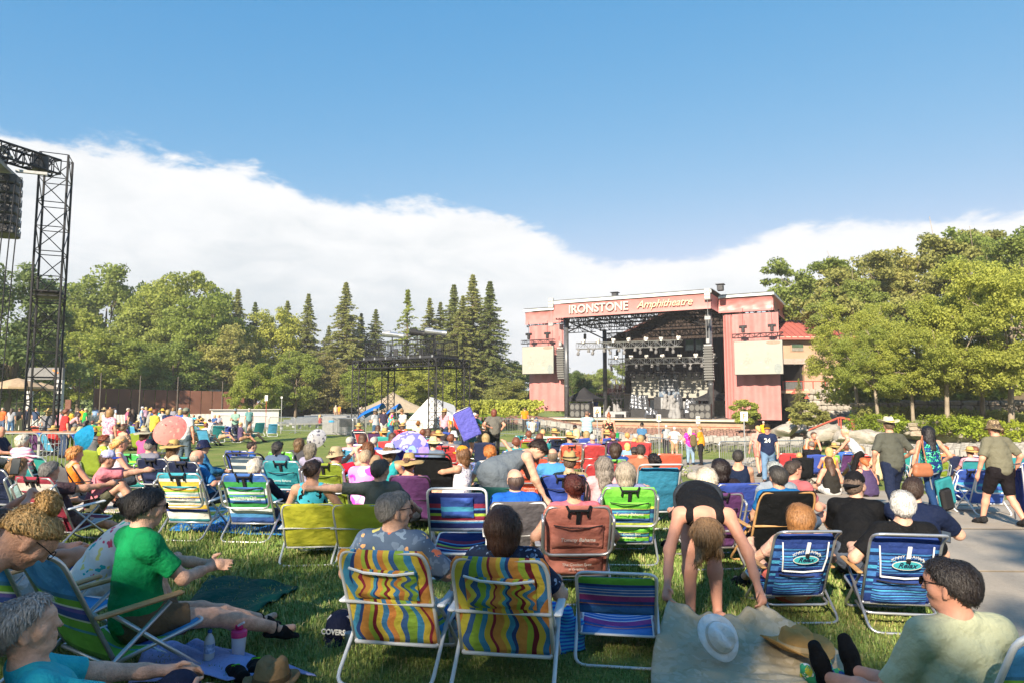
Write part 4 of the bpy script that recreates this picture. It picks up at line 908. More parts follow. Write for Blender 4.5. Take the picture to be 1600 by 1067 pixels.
# lighting trusses and their lamps
FIX = [];
def fixture_mesh(kind):
 k = MB()
 if kind == 0: k.box((0, 0, -.1), (.26, .2, .12), bev=.02, mi=0); k.box((0, 0, -.28), (.07, .16, .3), mi=0); k.lathe([(.05, -.28), (.13, -.34), (.15, -.5), (.12, -.62), (.0, -.62)], (0, 0, 0), 12)
 elif kind == 1: k.box((0, -.1, .12), (.42, .14, .4), bev=.03); k.box((0, -.18, .02), (.15, .02, .15), mi=1); k.box((-.1, -.18, .22), (.15, .02, .15), mi=1); k.box((.1, -.18, .22), (.15, .02, .15), mi=1)
 else: k.lathe([(.0, .0), (.09, .02), (.14, -.12), (.16, -.3), (.0, -.3)], (0, 0, -.05), 10); k.box((0, 0, .02), (.2, .12, .06))
 return k.mesh('stage_light', False)
FIX = [fixture_mesh(i) for i in range(3)]
LGT = mat('fixture_grey', (.15, .15, .155), .5, .2, 9); LENS = mat('lens_pale', (.75, .74, .68), .2)
def light_truss(px0, px1, py0, py1, b0, b1, label, nf, seed, kinds=(0, 1, 2), dark=False):
 A = S(*((lambda q: (q[0], b0, q[1]))(splane(px0, py0, b0)))); B = S(*((lambda q: (q[0], b1, q[1]))(splane(px1, py1, b1))))
 e = empty('lighting_truss', A); tag(e, label, 'truss'); k = MB(); truss_line(k, (0, 0, 0), B-A, .55, .5, max(6, int((B-A).length/.6)), .04, .022); obj('lattice', k, BLK if dark else ALU, e)
 k = MB();
 for f in (.08, .5, .92): q = (B-A)*f; k.bar(q+Vector((0, 0, .25)), q+Vector((0, 0, ZB+.2-A.z)), .025); k.box(q+Vector((0, 0, .9)), (.25, .25, .5), bev=.04)
 obj('hoist_cable', k, DKM, e)
 rr_ = random.Random(seed); an = math.atan2((B-A).y, (B-A).x)
 for i in range(nf):
  f = (i+.5)/nf; q = A.lerp(B, f); kd = kinds[i % len(kinds)]
  o = obj('stage_light', FIX[kd], [LGT if not dark else BLK, LENS]); o.location = q+Vector((0, 0, .28 if kd == 1 else -.28)); o.rotation_euler = (rr_.uniform(-.25, .25), rr_.uniform(-.2, .2), an+rr_.uniform(-.5, .5)); o.location += -E2*.2
  tag(o, 'small stage light fixed on the '+label.split(',')[0], 'stage light', 'lights on the '+label.split(',')[0])
light_truss(902, 1066, 541, 536, 3.4, 3.0, 'upper silver truss, nearest above the stage', 20, 1)
light_truss(952, 1120, 565, 562, 6.2, 6.0, 'middle silver truss, in front of the wooden gable', 20, 2)
light_truss(976, 1108, 578, 577, 8.6, 8.6, 'black lower truss, right above the LED wall', 18, 3, (0, 2), True)
light_truss(955, 975, 618, 617, 7, 7, 'short black truss, left of the LED wall', 3, 4, (0,), True)
# rear wooden building
BW = mat('brown_boards_shaded', (.035, .023, .018), .8, .3, 1.2, .3, 8); ROOFR = mat('red_roof', (.40, .12, .10), .5, .08, .8); PEACH = mat('peach_wall', (.40, .27, .185), .85, .08, 1.5)  # brown of the boards darkened to carry the shade under the stage roof
bd = sthing('stage_house', 'dark brown wooden gable house directly behind the stage', 'building', 0, 17, SG)
aL = splane(977, 560, 17)[0]; aR = splane(1240, 560, 17)[0]; zE = splane(977, 527, 17)[1]-SG; mid = (aL+aR)/2-1; zA = zE+(mid-aL)*.42
nb = 40
for i in range(nb):
 x0 = aL+(aR-aL)*i/nb; x1 = aL+(aR-aL)*(i+1)/nb-.04; h0 = min(zE+(x0-aL)*.42, zE+(aR-x0)*.42); h1 = min(zE+(x1-aL)*.42, zE+(aR-x1)*.42); k = MB()
 k.add([(x0, 0, 0), (x1, 0, 0), (x1, 0, h1), (x0, 0, h0), (x0, .2, 0), (x1, .2, 0), (x1, .2, h1), (x0, .2, h0)], [(0, 1, 2, 3), (4, 7, 6, 5), (0, 4, 5, 1), (1, 5, 6, 2), (3, 2, 6, 7), (0, 3, 7, 4)]); obj('board', k, BW, bd)
k = MB(); k.box(((aL+aR)/2, .3, zE/2), (aR-aL, .3, zE)); obj('wall_core', k, BW, bd)
k = MB(); k.box((aL-.05, 2.8, zE/2-.4), (.2, 5, zE-.8)); obj('side_wall', k, BW, bd)
k = MB()
for s_, e_ in ((-1, aL-2.2), (1, aR+2.2)):
 xe = e_; ze = zA-(abs(mid-xe))*.42 if s_ < 0 else zE-.9
 k.add([(mid, -1.6, zA+.1), (xe, -1.6, ze+.1), (xe, 9, ze+.1), (mid, 9, zA+.1), (mid, -1.6, zA+.32), (xe, -1.6, ze+.32), (xe, 9, ze+.32), (mid, 9, zA+.32)], [(0, 1, 2, 3), (4, 7, 6, 5), (0, 4, 5, 1), (1, 5, 6, 2), (3, 2, 6, 7), (0, 3, 7, 4)])
obj('roof', k, mat('roof_edge_shaded', (.085, .03, .024), .7), bd)  # house roof colour darkened too, shade of the stage roof put in
GLS = mat('window_glass', (.06, .10, .05), .08, .3, 2, spec=.8)  # greenish reflection put into the pane colour
for p0, p1 in ((1071, 1083), (1087, 1098)):
 x0, zz0 = splane(p0, 547, 16.8); x1, zz1 = splane(p1, 531, 16.8); k = MB(); k.box(((x0+x1)/2, -.03, (zz0+zz1)/2-SG), (x1-x0+.2, .1, zz1-zz0+.2)); f_ = obj('window', k, mat('window_frame_dark', (.05, .04, .035), .6), bd); k = MB(); k.box(((x0+x1)/2, -.09, (zz0+zz1)/2-SG), (x1-x0, .04, zz1-zz0)); obj('pane', k, GLS, f_)
for p0 in (976, 1116):
 x0, _ = splane(p0, 620, 16.6); k = MB(); k.box((x0+.5, -.3, 1.9), (1.1, .6, 3.8), bev=.06); obj('stone_pillar', k, STONE2, bd); k = MB(); k.box((x0+.5, -.3, 3.85), (1.3, .8, .2), bev=.04); obj('pillar_cap', k, TAN, bd)
for p0 in (1014, 1082): x0, _ = splane(p0, 630, 16.8); k = MB(); k.box((x0, -.06, 2.3), (1.6, .1, 2.4)); d_ = obj('door', k, mat('red_door', (.25, .05, .04), .6), bd); k = MB(); k.box((x0-.36, -.13, 2.4), (.5, .04, 1.8)); k.box((x0+.36, -.13, 2.4), (.5, .04, 1.8)); obj('pane', k, mat('door_pane', (.55, .56, .52), .3), d_)
# red roofed wing right of the stage
BD_ = 59.0
def wp(px, py, dy=0): p = at(px, py, BD_); return Vector((p.x, p.y+dy, p.z))
wg = empty('red_roofed_wing', wp(1258, 664)); tag(wg, 'peach walled building wing with red metal roof and balcony right of the stage', 'building'); O_ = wg.location
def wbox(name, px0, px1, py0, py1, y0, y1, m, parent=wg, bev=0):
 p = wp(px0, py1)-O_; q = wp(px1, py0)-O_; k = MB(); k.box(((p.x+q.x)/2, (y0+y1)/2, (p.z+q.z)/2), (q.x-p.x, y1-y0, q.z-p.z), bev=bev); return obj(name, k, m, parent)
wbox('upper_wall', 1205, 1330, 531, 568, 0, .4, PEACH); wbox('eave_board', 1205, 1345, 527, 531.5, -.5, .2, mat('eave_pale', (.55, .45, .36), .7))
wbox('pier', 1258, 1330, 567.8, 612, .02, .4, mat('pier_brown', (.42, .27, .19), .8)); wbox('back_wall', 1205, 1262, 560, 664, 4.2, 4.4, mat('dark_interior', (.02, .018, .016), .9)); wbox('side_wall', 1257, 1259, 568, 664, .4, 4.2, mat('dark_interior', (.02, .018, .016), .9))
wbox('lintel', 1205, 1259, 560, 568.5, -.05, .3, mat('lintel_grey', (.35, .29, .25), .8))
f_ = wbox('window', 1235, 1256, 536, 549, -.05, .1, mat('window_frame_tan', (.36, .24, .16), .7)); wbox('pane', 1237, 1254.5, 537.5, 543, -.08, -.02, GLS, f_); wbox('blind', 1237, 1254.5, 543.5, 548, -.08, -.02, mat('blind_grey', (.2, .19, .16), .7), f_)
wbox('balcony_slab', 1205, 1302, 610, 614, -1.2, .4, mat('slab_peach', (.50, .33, .22), .8));
k = MB()
for px in np.arange(1216, 1300, 1.6): p = wp(px, 610)-O_; k.bar((p.x, -1.1, p.z), (p.x, -1.1, p.z+.72), .014)
o = obj('railing_bars', k, GREYM, wg); o['kind'] = 'stuff'
k = MB(); RR = mat('red_rail', (.42, .09, .06), .6)
for px in (1216, 1247, 1262, 1281, 1300): p = wp(px, 610)-O_; k.bar((p.x, -1.1, p.z), (p.x, -1.1, p.z+.8), .05, 6)
for dz in (.06, .78): p = wp(1216, 610)-O_; q = wp(1300, 610)-O_; k.bar((p.x, -1.1, p.z+dz), (q.x, -1.1, q.z+dz), .035, 6)
obj('railing_frame', k, RR, wg)
p0 = wp(1203, 530)-O_; p1 = wp(1350, 530)-O_; zr = wp(1260, 502, 0).z-O_.z+.9; k = MB()
k.add([(p0.x, -.7, p0.z+.05), (p1.x, -.7, p0.z+.05), (p1.x+1, 6.5, zr), (p0.x+1, 6.5, zr), (p0.x, -.7, p0.z-.1), (p1.x, -.7, p0.z-.1), (p1.x+1, 6.5, zr-.15), (p0.x+1, 6.5, zr-.15)], [(0, 1, 2, 3), (7, 6, 5, 4), (0, 4, 5, 1), (1, 5, 6, 2), (2, 6, 7, 3), (3, 7, 4, 0)]); ro = obj('roof', k, ROOFR, wg)
for i in range(16): f = i/15; x = p0.x+(p1.x-p0.x)*f; k = MB(); k.tube([(x, -.72, p0.z+.08), (x+1, 6.5, zr+.03)], .05, 4); obj('roof_seam', k, ROOFR, ro)
# stone bastion under the balcony
pa = wp(1254, 664); pb = wp(1312, 664); stone_wall('stone_bastion', (pa.x, pa.y-1.0, pa.z), (pb.x, pb.y-1.6, pb.z), 2.72, 'rough pale stone wall under the balcony of the red roofed wing', .42, STONE, lens=(.4, .9))
for px, py in ((1249, 620), (1281, 624), (1229, 613)):
 p = wp(px, py, -1.5); e = empty('gooseneck_lamp', p); tag(e, {1249: 'red gooseneck lamp at the edge of the dark doorway', 1281: 'red gooseneck lamp on the pale stone wall', 1229: 'red lamp inside the dark doorway'}[px], 'lamp')
 k = MB(); k.tube([(.35, .5, -.1), (.35, .2, .25), (.1, 0, .32), (0, 0, .1)], .03, 6); obj('arm', k, RR, e); k = MB(); k.lathe([(.04, .1), (.1, .05), (.24, -.12)], (0, 0, 0), 14); obj('shade', k, RR, e)
# red stair rail and signs on the terrace
e = empty('stair_rail', at(1300, 668, 42)); tag(e, 'red metal stair handrail left of the clipped hedge', 'handrail'); k = MB()
for dy in (0, 1.2):
 A = [at(1264, 671, 42), at(1310, 652, 42), at(1331, 656, 42)]; A = [v-e.location+Vector((dy*.6, dy, 0)) for v in A]; k.tube(A, .05, 6)
 for v in A: k.bar(v, v-Vector((0, 0, .85)), .045, 6)
obj('rail', k, RR, e)
# black tent on stage left
def canopy(name, c, w_, d_, hz, peak, m, label, rz=0, legm=None, drop=.25, sag=.12, cat='canopy tent', legs=True):
 e = empty(name, c, rz); tag(e, label, cat); k = MB(); n = 8
 def roof(x, y):
  q = max(abs(x), abs(y)); return hz+(peak-hz)*(1-q)-sag*math.sin(math.pi*q)*(peak-hz)
 k.sheet(lambda u, v: ((u*2-1)*w_/2, (v*2-1)*d_/2, roof(u*2-1, v*2-1)), 16, 16);
 for (x0, y0), (x1, y1) in (((-1, -1), (1, -1)), ((1, -1), (1, 1)), ((1, 1), (-1, 1)), ((-1, 1), (-1, -1))):
  k.sheet(lambda u, v: ((x0+(x1-x0)*u)*w_/2, (y0+(y1-y0)*u)*d_/2, hz-drop*(1-v)), 8, 2)
 obj('canopy', k, m, e, True)
 if legs:
  for x in (-1, 1):
   for y in (-1, 1): k = MB(); k.bar((x*w_/2*.97, y*d_/2*.97, 0), (x*w_/2*.97, y*d_/2*.97, hz), .035, 6); obj('leg', k, legm or ALU, e)
 return e
p = S(splane(907, 640, 4)[0], 5, DECK); canopy('pop_up_tent', p, 3.0, 3.0, 1.75, 2.9, mat('tent_black', (.022, .022, .026), .8), 'black pop-up tent at the left of the stage', ANG)
p = S(splane(1116, 640, 9)[0], 9, DECK); canopy('pop_up_tent', p, 3.0, 3.0, 1.8, 2.7, mat('tent_black', (.022, .022, .026), .8), 'black pop-up tent behind the right stage column', ANG)
# ================================================================ TOWERS, BARRIERS, TENTS, SEATS
def box_truss(k, p, q, w_, n, r=.03, rd=.016, mi=0, up=None):
 """square lattice girder between two points"""
 p = Vector(p); q = Vector(q); d = (q-p).normalized(); u = Vector(up) if up else (Vector((0, 0, 1)) if abs(d.z) < .8 else Vector((1, 0, 0))); u = (u-d*u.dot(d)).normalized(); v = d.cross(u)
 C = [(u*sx+v*sy)*w_/2 for sx, sy in ((-1, -1), (1, -1), (1, 1), (-1, 1))]
 for c in C: k.bar(p+c, q+c, r, 6, mi)
 for i in range(n):
  a = p.lerp(q, i/n); b_ = p.lerp(q, (i+1)/n); h = p.lerp(q, (i+.5)/n)
  for s_ in range(4):
   c0, c1 = C[s_], C[(s_+1) % 4]; k.bar(a+c0, a+c1, rd, 4, mi)
   if i % 2: c0, c1 = c1, c0
   k.bar(a+c0, b_+c1, rd, 4, mi)
 for s_ in range(4): k.bar(q+C[s_], q+C[(s_+1) % 4], rd, 4, mi)
# tall delay tower at the left with its beam and loudspeakers
TD = 26.0; tb = on(66, TD); ttop = at(78, 246, TD).z-tb.z; RZ = R(24)
tw = empty('delay_tower', tb, RZ); tag(tw, 'tall black box truss tower at the left edge with a beam across its top', 'truss tower')
k = MB(); box_truss(k, (0, 0, .05), (0, 0, ttop), .92, 12, .042, .018); obj('mast', k, BLK, tw)
k = MB();
for z in (.52*ttop, .60*ttop*0+.535*ttop): k.box((0, 0, z), (.95, .95, .05))
obj('splice_plate', k, BLK, tw)
bp_ = MB(); bp_.box((0, 0, .03), (1.5, 1.5, .06)); obj('base_plate', bp_, BLK, tw)
Bm = at(0, 218, 24.1); Bt = Vector((tb.x, tb.y, tb.z+ttop-.45)); loc = lambda v: tw.matrix_basis.inverted() @ Vector(v)
Mi = (Matrix.Translation(tb) @ Matrix.Rotation(RZ, 4, 'Z')).inverted(); far_ = Vector((Bm.x, Bm.y, Bt.z)); ext = Bt+(far_-Bt)*3.4
k = MB(); box_truss(k, Mi @ Bt, Mi @ ext, .55, 26, .045, .02); obj('beam', k, BLK, tw)
k = MB(); p_ = Mi @ (Bt+(far_-Bt).normalized()*.6); k.box(p_, (.5, .5, .62), rotm('Z', .3)); obj('sleeve_block', k, DKM, tw)
la = empty('hanging_line_array', at(-4, 270, 24.2), R(20)); tag(la, 'line array of grey black loudspeakers hanging at the left edge', 'loudspeaker')
P0 = la.location; CAB2 = mat('speaker_grey', (.07, .072, .08), .5, .2, 9)
k = MB(); k.box((.0, 0, .25), (.5, 2.2, .12)); k.box((.0, .2, .5), (.2, .9, .4), bev=.05); k.tube([(0, -.3, .75), (0, -.3, 1.6)], .03, 6); k.tube([(.3, .3, .7), (0, .6, .95), (0, 0, 1.05)], .07, 8); k.box((1.0, .2, .18), (1.0, .12, .1)); obj('flying_frame', k, GREYM, la)
z = 0
for i in range(6):
 k = MB(); k.box((0, .3, 0), (1.25, .75, .34), bev=.04); an = .04*i*i*.3
 for s_ in (-.3, .3): k.lathe([(0, 0), (.115, 0), (.13, .02)], (s_, -.085, 0), 16, mi=1, rot=rotm('X', R(90)))
 for s_ in (-1, 1): k.tube([(s_*.66, .1, .1), (s_*.74, .1, .1), (s_*.74, .1, -.1), (s_*.66, .1, -.1)], .02, 5, mi=2)
 c_ = obj('speaker_cabinet', k, [CAB2, BLK, ALU], la); c_.location = (0, .05*i*.4, z-.18); c_.rotation_euler.x = -an*.4; z -= .37
k = MB()
for px, b_ in ((34, 640), (24, 640), (12, 640)):
 a0 = at(px, 282, 24.2)-P0; k.tube([a0, a0+Vector((-.12, 0, -3)), Vector((a0.x-.3, a0.y, gz(P0.x, P0.y)-P0.z+.02))], .022, 5)
o = obj('hanging_cable', k, BLK, la); o.rotation_euler.z = -R(20)
# lighting bridge on four legs
lb = empty('lighting_bridge', on(640, 44)); tag(lb, 'black truss lighting bridge on four legs with a railed platform on top', 'lighting bridge'); O_ = lb.location
fl = Vector((at(561, 600, 45.5).x, 45.5, 0)); fr_ = Vector((at(681, 600, 42.0).x, 42.0, 0)); d1 = (fr_-fl).normalized(); d2 = Vector((-d1.y, d1.x, 0)); dep = 2.8
ztop = at(680, 559, 42).z; zlow = at(680, 571.5, 42).z; cors = [fl, fr_, fr_+d2*dep, fl+d2*dep]
for c in cors:
 k = MB(); gzz = gz(c.x, c.y); q = c-Vector((O_.x, O_.y, 0)); box_truss(k, (q.x, q.y, gzz-O_.z+.03), (q.x, q.y, zlow-O_.z), .62, 9, .04, .02, up=tuple(d1)); k.box((q.x, q.y, gzz-O_.z+.03), (.8, .8, .05)); obj('leg', k, BLK, lb)
zm = (ztop+zlow)/2-O_.z; hh = ztop-zlow
for i in range(4):
 a, b_ = cors[i]-Vector((O_.x, O_.y, 0)), cors[(i+1) % 4]-Vector((O_.x, O_.y, 0)); dd = (b_-a).normalized()*.35; k = MB(); box_truss(k, (a-dd)+Vector((0, 0, zm)), (b_+dd)+Vector((0, 0, zm)), hh, 12 if i % 2 == 0 else 7, .04, .025, up=(0, 0, 1)); obj('beam', k, BLK, lb)
for c in cors:
 q = c-Vector((O_.x, O_.y, 0)); k = MB()
 for n_, s_ in ((d1, d2), (d2, d1)):
  for sg in (-1, 1):
   ce = q+n_*sg*.36+Vector((0, 0, zm)); u = s_*.33; v = Vector((0, 0, hh*.55));
   for A, B in ((u, v), (v, -u), (-u, -v), (-v, u)): k.add([ce+A, ce+B, ce+(A/abs(A.length)*.46 if False else (A+B)*.98)], [(0, 1, 2)]); k.bar(ce+A, ce+B, .03, 4)
 obj('corner_plate', k, BLK, lb)
cen = (fl+fr_)/2+d2*dep/2-Vector((O_.x, O_.y, 0)); L1 = (fr_-fl).length; an1 = math.atan2(d1.y, d1.x); zp = ztop-O_.z
k = MB(); k.box((cen.x, cen.y, zp+.12), (L1-.6, dep-.2, .14), rotm('Z', an1)); obj('platform', k, DKM, lb)
k = MB()
for i in range(7):
 q = cen+d1*((i/6-.5)*(L1-.7))-d2*(dep/2-.08); k.box((q.x, q.y, zp+.1), (.1, .08, .22), rotm('Z', an1))
obj('platform_clip', k, ALU, lb)['kind'] = 'stuff'
hl = (L1-.7)/2; hd = (dep-.3)/2; RC = [cen+d1*sx*hl+d2*sy*hd for sx, sy in ((-1, -1), (1, -1), (1, 1), (-1, 1))]; k = MB(); k2 = MB()
for i in range(4):
 a, b_ = RC[i], RC[(i+1) % 4]; ln = (b_-a).length; n = int(ln/.13)
 for zz in (.25, 1.2): k.bar(a+Vector((0, 0, zp+zz)), b_+Vector((0, 0, zp+zz)), .03, 5)
 for j in range(n): q = a.lerp(b_, j/n); (k if j % 9 == 0 else k2).bar(q+Vector((0, 0, zp+.18)), q+Vector((0, 0, zp+1.2)), .03 if j % 9 == 0 else .013, 4)
obj('railing_frame', k, BLK, lb); obj('railing_bars', k2, BLK, lb)['kind'] = 'stuff'
for i, (px, py, ln, m_) in enumerate(((613, 523, 1.15, ALU), (652, 520, .9, BLK), (680, 519, 1.2, ALU))):
 p = at(px, py, 43.5); e = empty('follow_spot', (p.x, p.y, ztop+.19), R(8)); tag(e, ('silver follow spotlight at the left of the bridge platform', 'black follow spotlight in the middle of the bridge platform', 'silver follow spotlight at the right of the bridge platform')[i], 'spotlight')
 hz_ = p.z-ztop-.19; k = MB(); k.tube([(-ln*.55, 0, hz_+.05), (-ln*.2, 0, hz_), (ln*.35, 0, hz_-.06), (ln*.6, 0, hz_-.1)], [.2, .19, .16, .18], 12); k.box((-ln*.3, 0, hz_+.15), (.5, .25, .2), bev=.04); obj('barrel', k, m_, e)
 k = MB(); k.bar((0, 0, .2), (0, 0, hz_-.1), .04, 6)
 for t in range(3): k.bar((0, 0, .5), (.4*math.cos(t*2.1), .4*math.sin(t*2.1), 0), .025, 5)
 k.box((.25, .1, .25), (.3, .25, .5), bev=.04); obj('stand', k, DKM, e)
# steel crowd barriers
def barrier(p0, p1, label, m=ALU, ht=1.08, group='steel crowd barriers'):
 p0 = Vector(p0); p1 = Vector(p1); e = empty('crowd_barrier', p0); tag(e, label, 'barrier', group); d = p1-p0; ln = d.length; u = d.normalized(); s_ = Vector((-u.y, u.x, 0)); Z = Vector((0, 0, 1))
 k = MB(); c = .12; k.tube([Z*.02, Z*(ht-c), u*c*.3+Z*(ht-c*.3), u*c+Z*ht, u*(ln-c)+d.z/ln*Z*0+Z*ht, u*(ln-c*.3)+Z*(ht-c*.3), u*ln+Z*(ht-c), u*ln+Z*.02], .021, 8); k.bar(Z*.2, u*ln+Z*.2, .018, 6); obj('frame', k, m, e)
 k = MB(); n = max(6, int(ln/.125))
 for i in range(1, n): k.bar(u*ln*i/n+Z*.2, u*ln*i/n+Z*(ht-.01), .009, 4)
 o = obj('bars', k, m, e); o['kind'] = 'stuff'
 for f in (.08, .92): k = MB(); k.tube([u*ln*f-s_*.3+Z*.01, u*ln*f-s_*.12+Z*.1, u*ln*f+s_*.12+Z*.1, u*ln*f+s_*.3+Z*.01], .018, 6); obj('foot', k, m, e)
 return e
def bar_px(px0, D0, px1, D1, label, **kw): barrier(on(px0, D0), on(px1, D1), label, **kw)
BARS = [(1003, 31.5, 1064, 29.5, 'steel barrier just left of the woman in the pink top'), (915, 34, 1000, 32, 'steel barrier behind the red canvas chairs'), (1122, 27.5, 1188, 29, 'steel barrier right of the man in the yellow shirt'), (1190, 29.2, 1262, 31, 'steel barrier under the F board'), (1236, 46, 1262, 46, 'short dark barrier between the boulders beside the stage'),
  (422, 47, 462, 46, 'steel barrier at the left end of the row before the bleachers'), (463, 46, 506, 45, 'second steel barrier from the left before the bleachers'), (507, 45, 552, 42, 'steel barrier in the middle of the row before the bleachers'), (553, 41.8, 600, 40, 'steel barrier behind the man in the rainbow shirt'), (602, 40, 660, 38.5, 'steel barrier in front of the white tent'), (345, 52, 385, 50, 'steel barrier left of the striped beach towels'), (386, 50, 420, 48.5, 'steel barrier beside the hung beach towels'), (780, 42, 850, 40, 'steel barrier left of the striped shirt man')]
for q in BARS: bar_px(*q)
bar_px(-20, 16.4, 64, 16.8, 'near steel barrier with brown top rail at the left edge', m=GREYM, ht=1.12); bar_px(66, 16.8, 138, 16.2, 'near steel barrier with brown top rail in front of the truss tower', m=GREYM, ht=1.12)
p0, p1 = on(-20, 16.38), on(138, 16.15); k = MB(); k.box((0, 0, 0), ((p1-p0).length, .07, .035), rotm('Z', math.atan2((p1-p0).y, (p1-p0).x))); o = obj('wooden_rail', k, mat('rail_brown', (.26, .14, .085), .7, .2, 5)); o.location = (p0+p1)/2+Vector((0, 0, 1.165)); tag(o, 'brown wooden rail lying along the top of the near barriers', 'rail')
# white picket fence far left
pf = empty('picket_fence', on(150, 54)); tag(pf, 'white picket fence at the far left edge of the lawn', 'fence'); O_ = pf.location; WP = mat('picket_white', (.62, .60, .56), .7, .08)
k = MB(); k2 = MB(); A, B = on(-10, 50), on(335, 58); n = 150
for i in range(n):
 p = A.lerp(B, i/n); q = Vector((p.x, p.y, gz(p.x, p.y)))-O_; k.box(q+Vector((0, 0, .55)), (.075, .02, 1.0)); k.add([q+Vector((-.037, 0, 1.05)), q+Vector((.037, 0, 1.05)), q+Vector((0, 0, 1.13))], [(0, 1, 2)])
for z in (.35, .85): k2.bar(A-O_+Vector((0, .04, z)), B-O_+Vector((0, .04, z)), .03, 4)
obj('pickets', k, WP, pf)['kind'] = 'stuff'; obj('rail', k2, WP, pf)
# brown board wall with panels and lamp poles
bwz = empty('board_wall', on(260, 72)); tag(bwz, 'long brown board wall under the trees at the left', 'wall'); O_ = bwz.location; A, B = on(145, 70), on(382, 78); zt0 = at(145, 606, 70).z; zt1 = at(382, 612, 78).z
PBR = mat('board_brown', (.14, .062, .04), .75, .18, .7, objvar=.08); n = 13
for i in range(n):
 p, q = A.lerp(B, i/n), A.lerp(B, (i+1)/n); c = (p+q)/2; zt_ = zt0+(zt1-zt0)*(i+.5)/n; z0 = gz(c.x, c.y); an = math.atan2(B.y-A.y, B.x-A.x); k = MB(); k.box((c.x-O_.x, c.y-O_.y, (zt_+z0)/2-O_.z), ((q-p).length-.06, .1, zt_-z0), rotm('Z', an), bev=.02); obj('panel', k, PBR, bwz)
k = MB(); k.box((0, 0, 0), ((B-A).length, .06, 1.9), rotm('Z', an)); o = obj('backing', k, mat('board_gap', (.06, .03, .02), .9), bwz); o.location = ((A+B)/2-O_)+Vector((0, .1, 1.0))
p = on(107, 58); o = obj('board_panel', MB().box((0, 0, 1.15), (.62, .12, 2.3), bev=.02), PBR); o.location = p; o.rotation_euler.z = -.3; tag(o, 'lone brown upright board left of the long brown wall', 'panel')
POLE = mat('pole_dark', (.10, .085, .07), .7)
for i, (px, top, D) in enumerate(((123, 590, 66), (146, 588, 66), (156, 584, 60), (218, 588, 66), (277, 590, 66), (347, 597, 70))):
 p = on(px, D); h = at(px, top, D).z-p.z; e = empty('lamp_pole', p); tag(e, 'slim string light pole, %s of those along the brown wall' % ('leftmost', 'second from the left', 'third from the left', 'fourth from the left', 'second from the right', 'rightmost')[i], 'pole', 'string light poles'); k = MB(); k.tube([(0, 0, 0), (0, 0, h)], [.06, .045], 7); obj('post', k, POLE, e); k = MB(); k.lathe([(.05, 0), (.08, .03), (.0, .14)], (0, 0, h), 8); obj('finial', k, POLE, e)
# white ramp wall, sign arch, bleacher rows
p0, p1 = on(331, 60), on(436, 63); k = MB(); c = (p0+p1)/2; k.box((0, 0, .7), ((p1-p0).length, .3, 1.4), rotm('Z', math.atan2((p1-p0).y, (p1-p0).x)), bev=.03); e = empty('white_counter', c); tag(e, 'long white counter wall between the picket fence and the bleachers', 'counter'); obj('front_wall', k, WP, e); k = MB(); k.box((0, -.05, 1.43), ((p1-p0).length+.2, .6, .06), rotm('Z', math.atan2((p1-p0).y, (p1-p0).x))); obj('counter_top', k, WP, e)
ar = empty('sign_arch', on(70, 52)); tag(ar, 'grey entrance arch with patterned post behind the truss tower', 'sign arch'); O_ = ar.location; za = at(70, 574, 52).z-O_.z; zb_ = at(70, 593, 52).z-O_.z; xl = at(42, 600, 52).x-O_.x; xr = at(99, 600, 52).x-O_.x
k = MB(); k.box(((xl+xr)/2, 0, (za+zb_)/2), (xr-xl, .3, za-zb_), bev=.03); obj('header_board', k, mat('arch_grey', (.16, .16, .165), .6), ar)
for x_ in (xl+.2, xr-.25):
 k = MB(); k.box((x_, 0, zb_/2), (.5, .3, zb_), bev=.02); ps = obj('post', k, mat('arch_post', (.45, .45, .45), .6), ar)
 for j in range(9): k = MB(); z = .15+j*zb_/9.2; k.add([(x_-.25, -.155, z), (x_+.25, -.155, z), (x_+.25, -.155, z+.12), (x_-.25, -.155, z+.12)], [(0, 1, 2, 3)]); obj('band', k, BLK, ps)
k = MB(); k.lathe([(.12, 0), (.12, .3), (.0, .75)], (xr-.1, 0, za), 4); obj('finial', k, BLK, ar); k = MB(); k.box((xr-.55, -.17, za-.3), (.5, .02, .12), rotm('Y', .5)); obj('orange_mark', k, mat('orange_mark', (.7, .2, .03), .6), ar)
BEN = mat('bench_grey', (.36, .38, .41), .6, .2, 2); BEN2 = mat('bench_pale', (.55, .52, .48), .7, .15, 2)
for i in range(15):
 D = 54+i*3.2; p0 = on(436+i*5.2+(14 if i % 2 else 0), D-1.0); p1 = on(600-i*.5, D+7); d = p1-p0; ln = d.length; an = math.atan2(d.y, d.x); e = empty('bleacher_row', p0, an)
 tag(e, 'long grey bleacher on the left slope, %s' % ('nearest the barriers' if i == 0 else 'farthest up near the boulders' if i == 14 else 'row %s up from the barriers' % ('two','three','four','five','six','seven','eight','nine','ten','eleven','twelve','thirteen','fourteen')[i-1]), 'bleacher', 'bleacher rows'); k = MB(); k.box((ln/2, 0, .34), (ln, .34, .06)); obj('seat_plank', k, BEN2, e); k = MB(); k.box((ln/2, .2, .5), (ln, .05, .16)); obj('back_plank', k, BEN, e); k = MB()
 for q in np.arange(.3, ln, 1.6): k.box((q, .05, .16), (.08, .3, .32))
 obj('support', k, BEN, e)['kind'] = 'stuff'
# pale boulders beyond the bleachers
br = empty('boulder_bank', on(500, 100)); tag(br, 'bank of big pale boulders beyond the bleachers', 'rock bank')
for i, px in enumerate(np.linspace(448, 612, 26)):
 p = on(px, 100+random.uniform(-2, 2)); s_ = random.uniform(1.0, 1.9)*(1.3 if 478 < px < 500 else 1); rock('boulder', p-br.location+Vector((0, 0, s_*.5)), (s_*1.1, s_*.8, s_*random.uniform(.7, 1.0)), STONE, br)
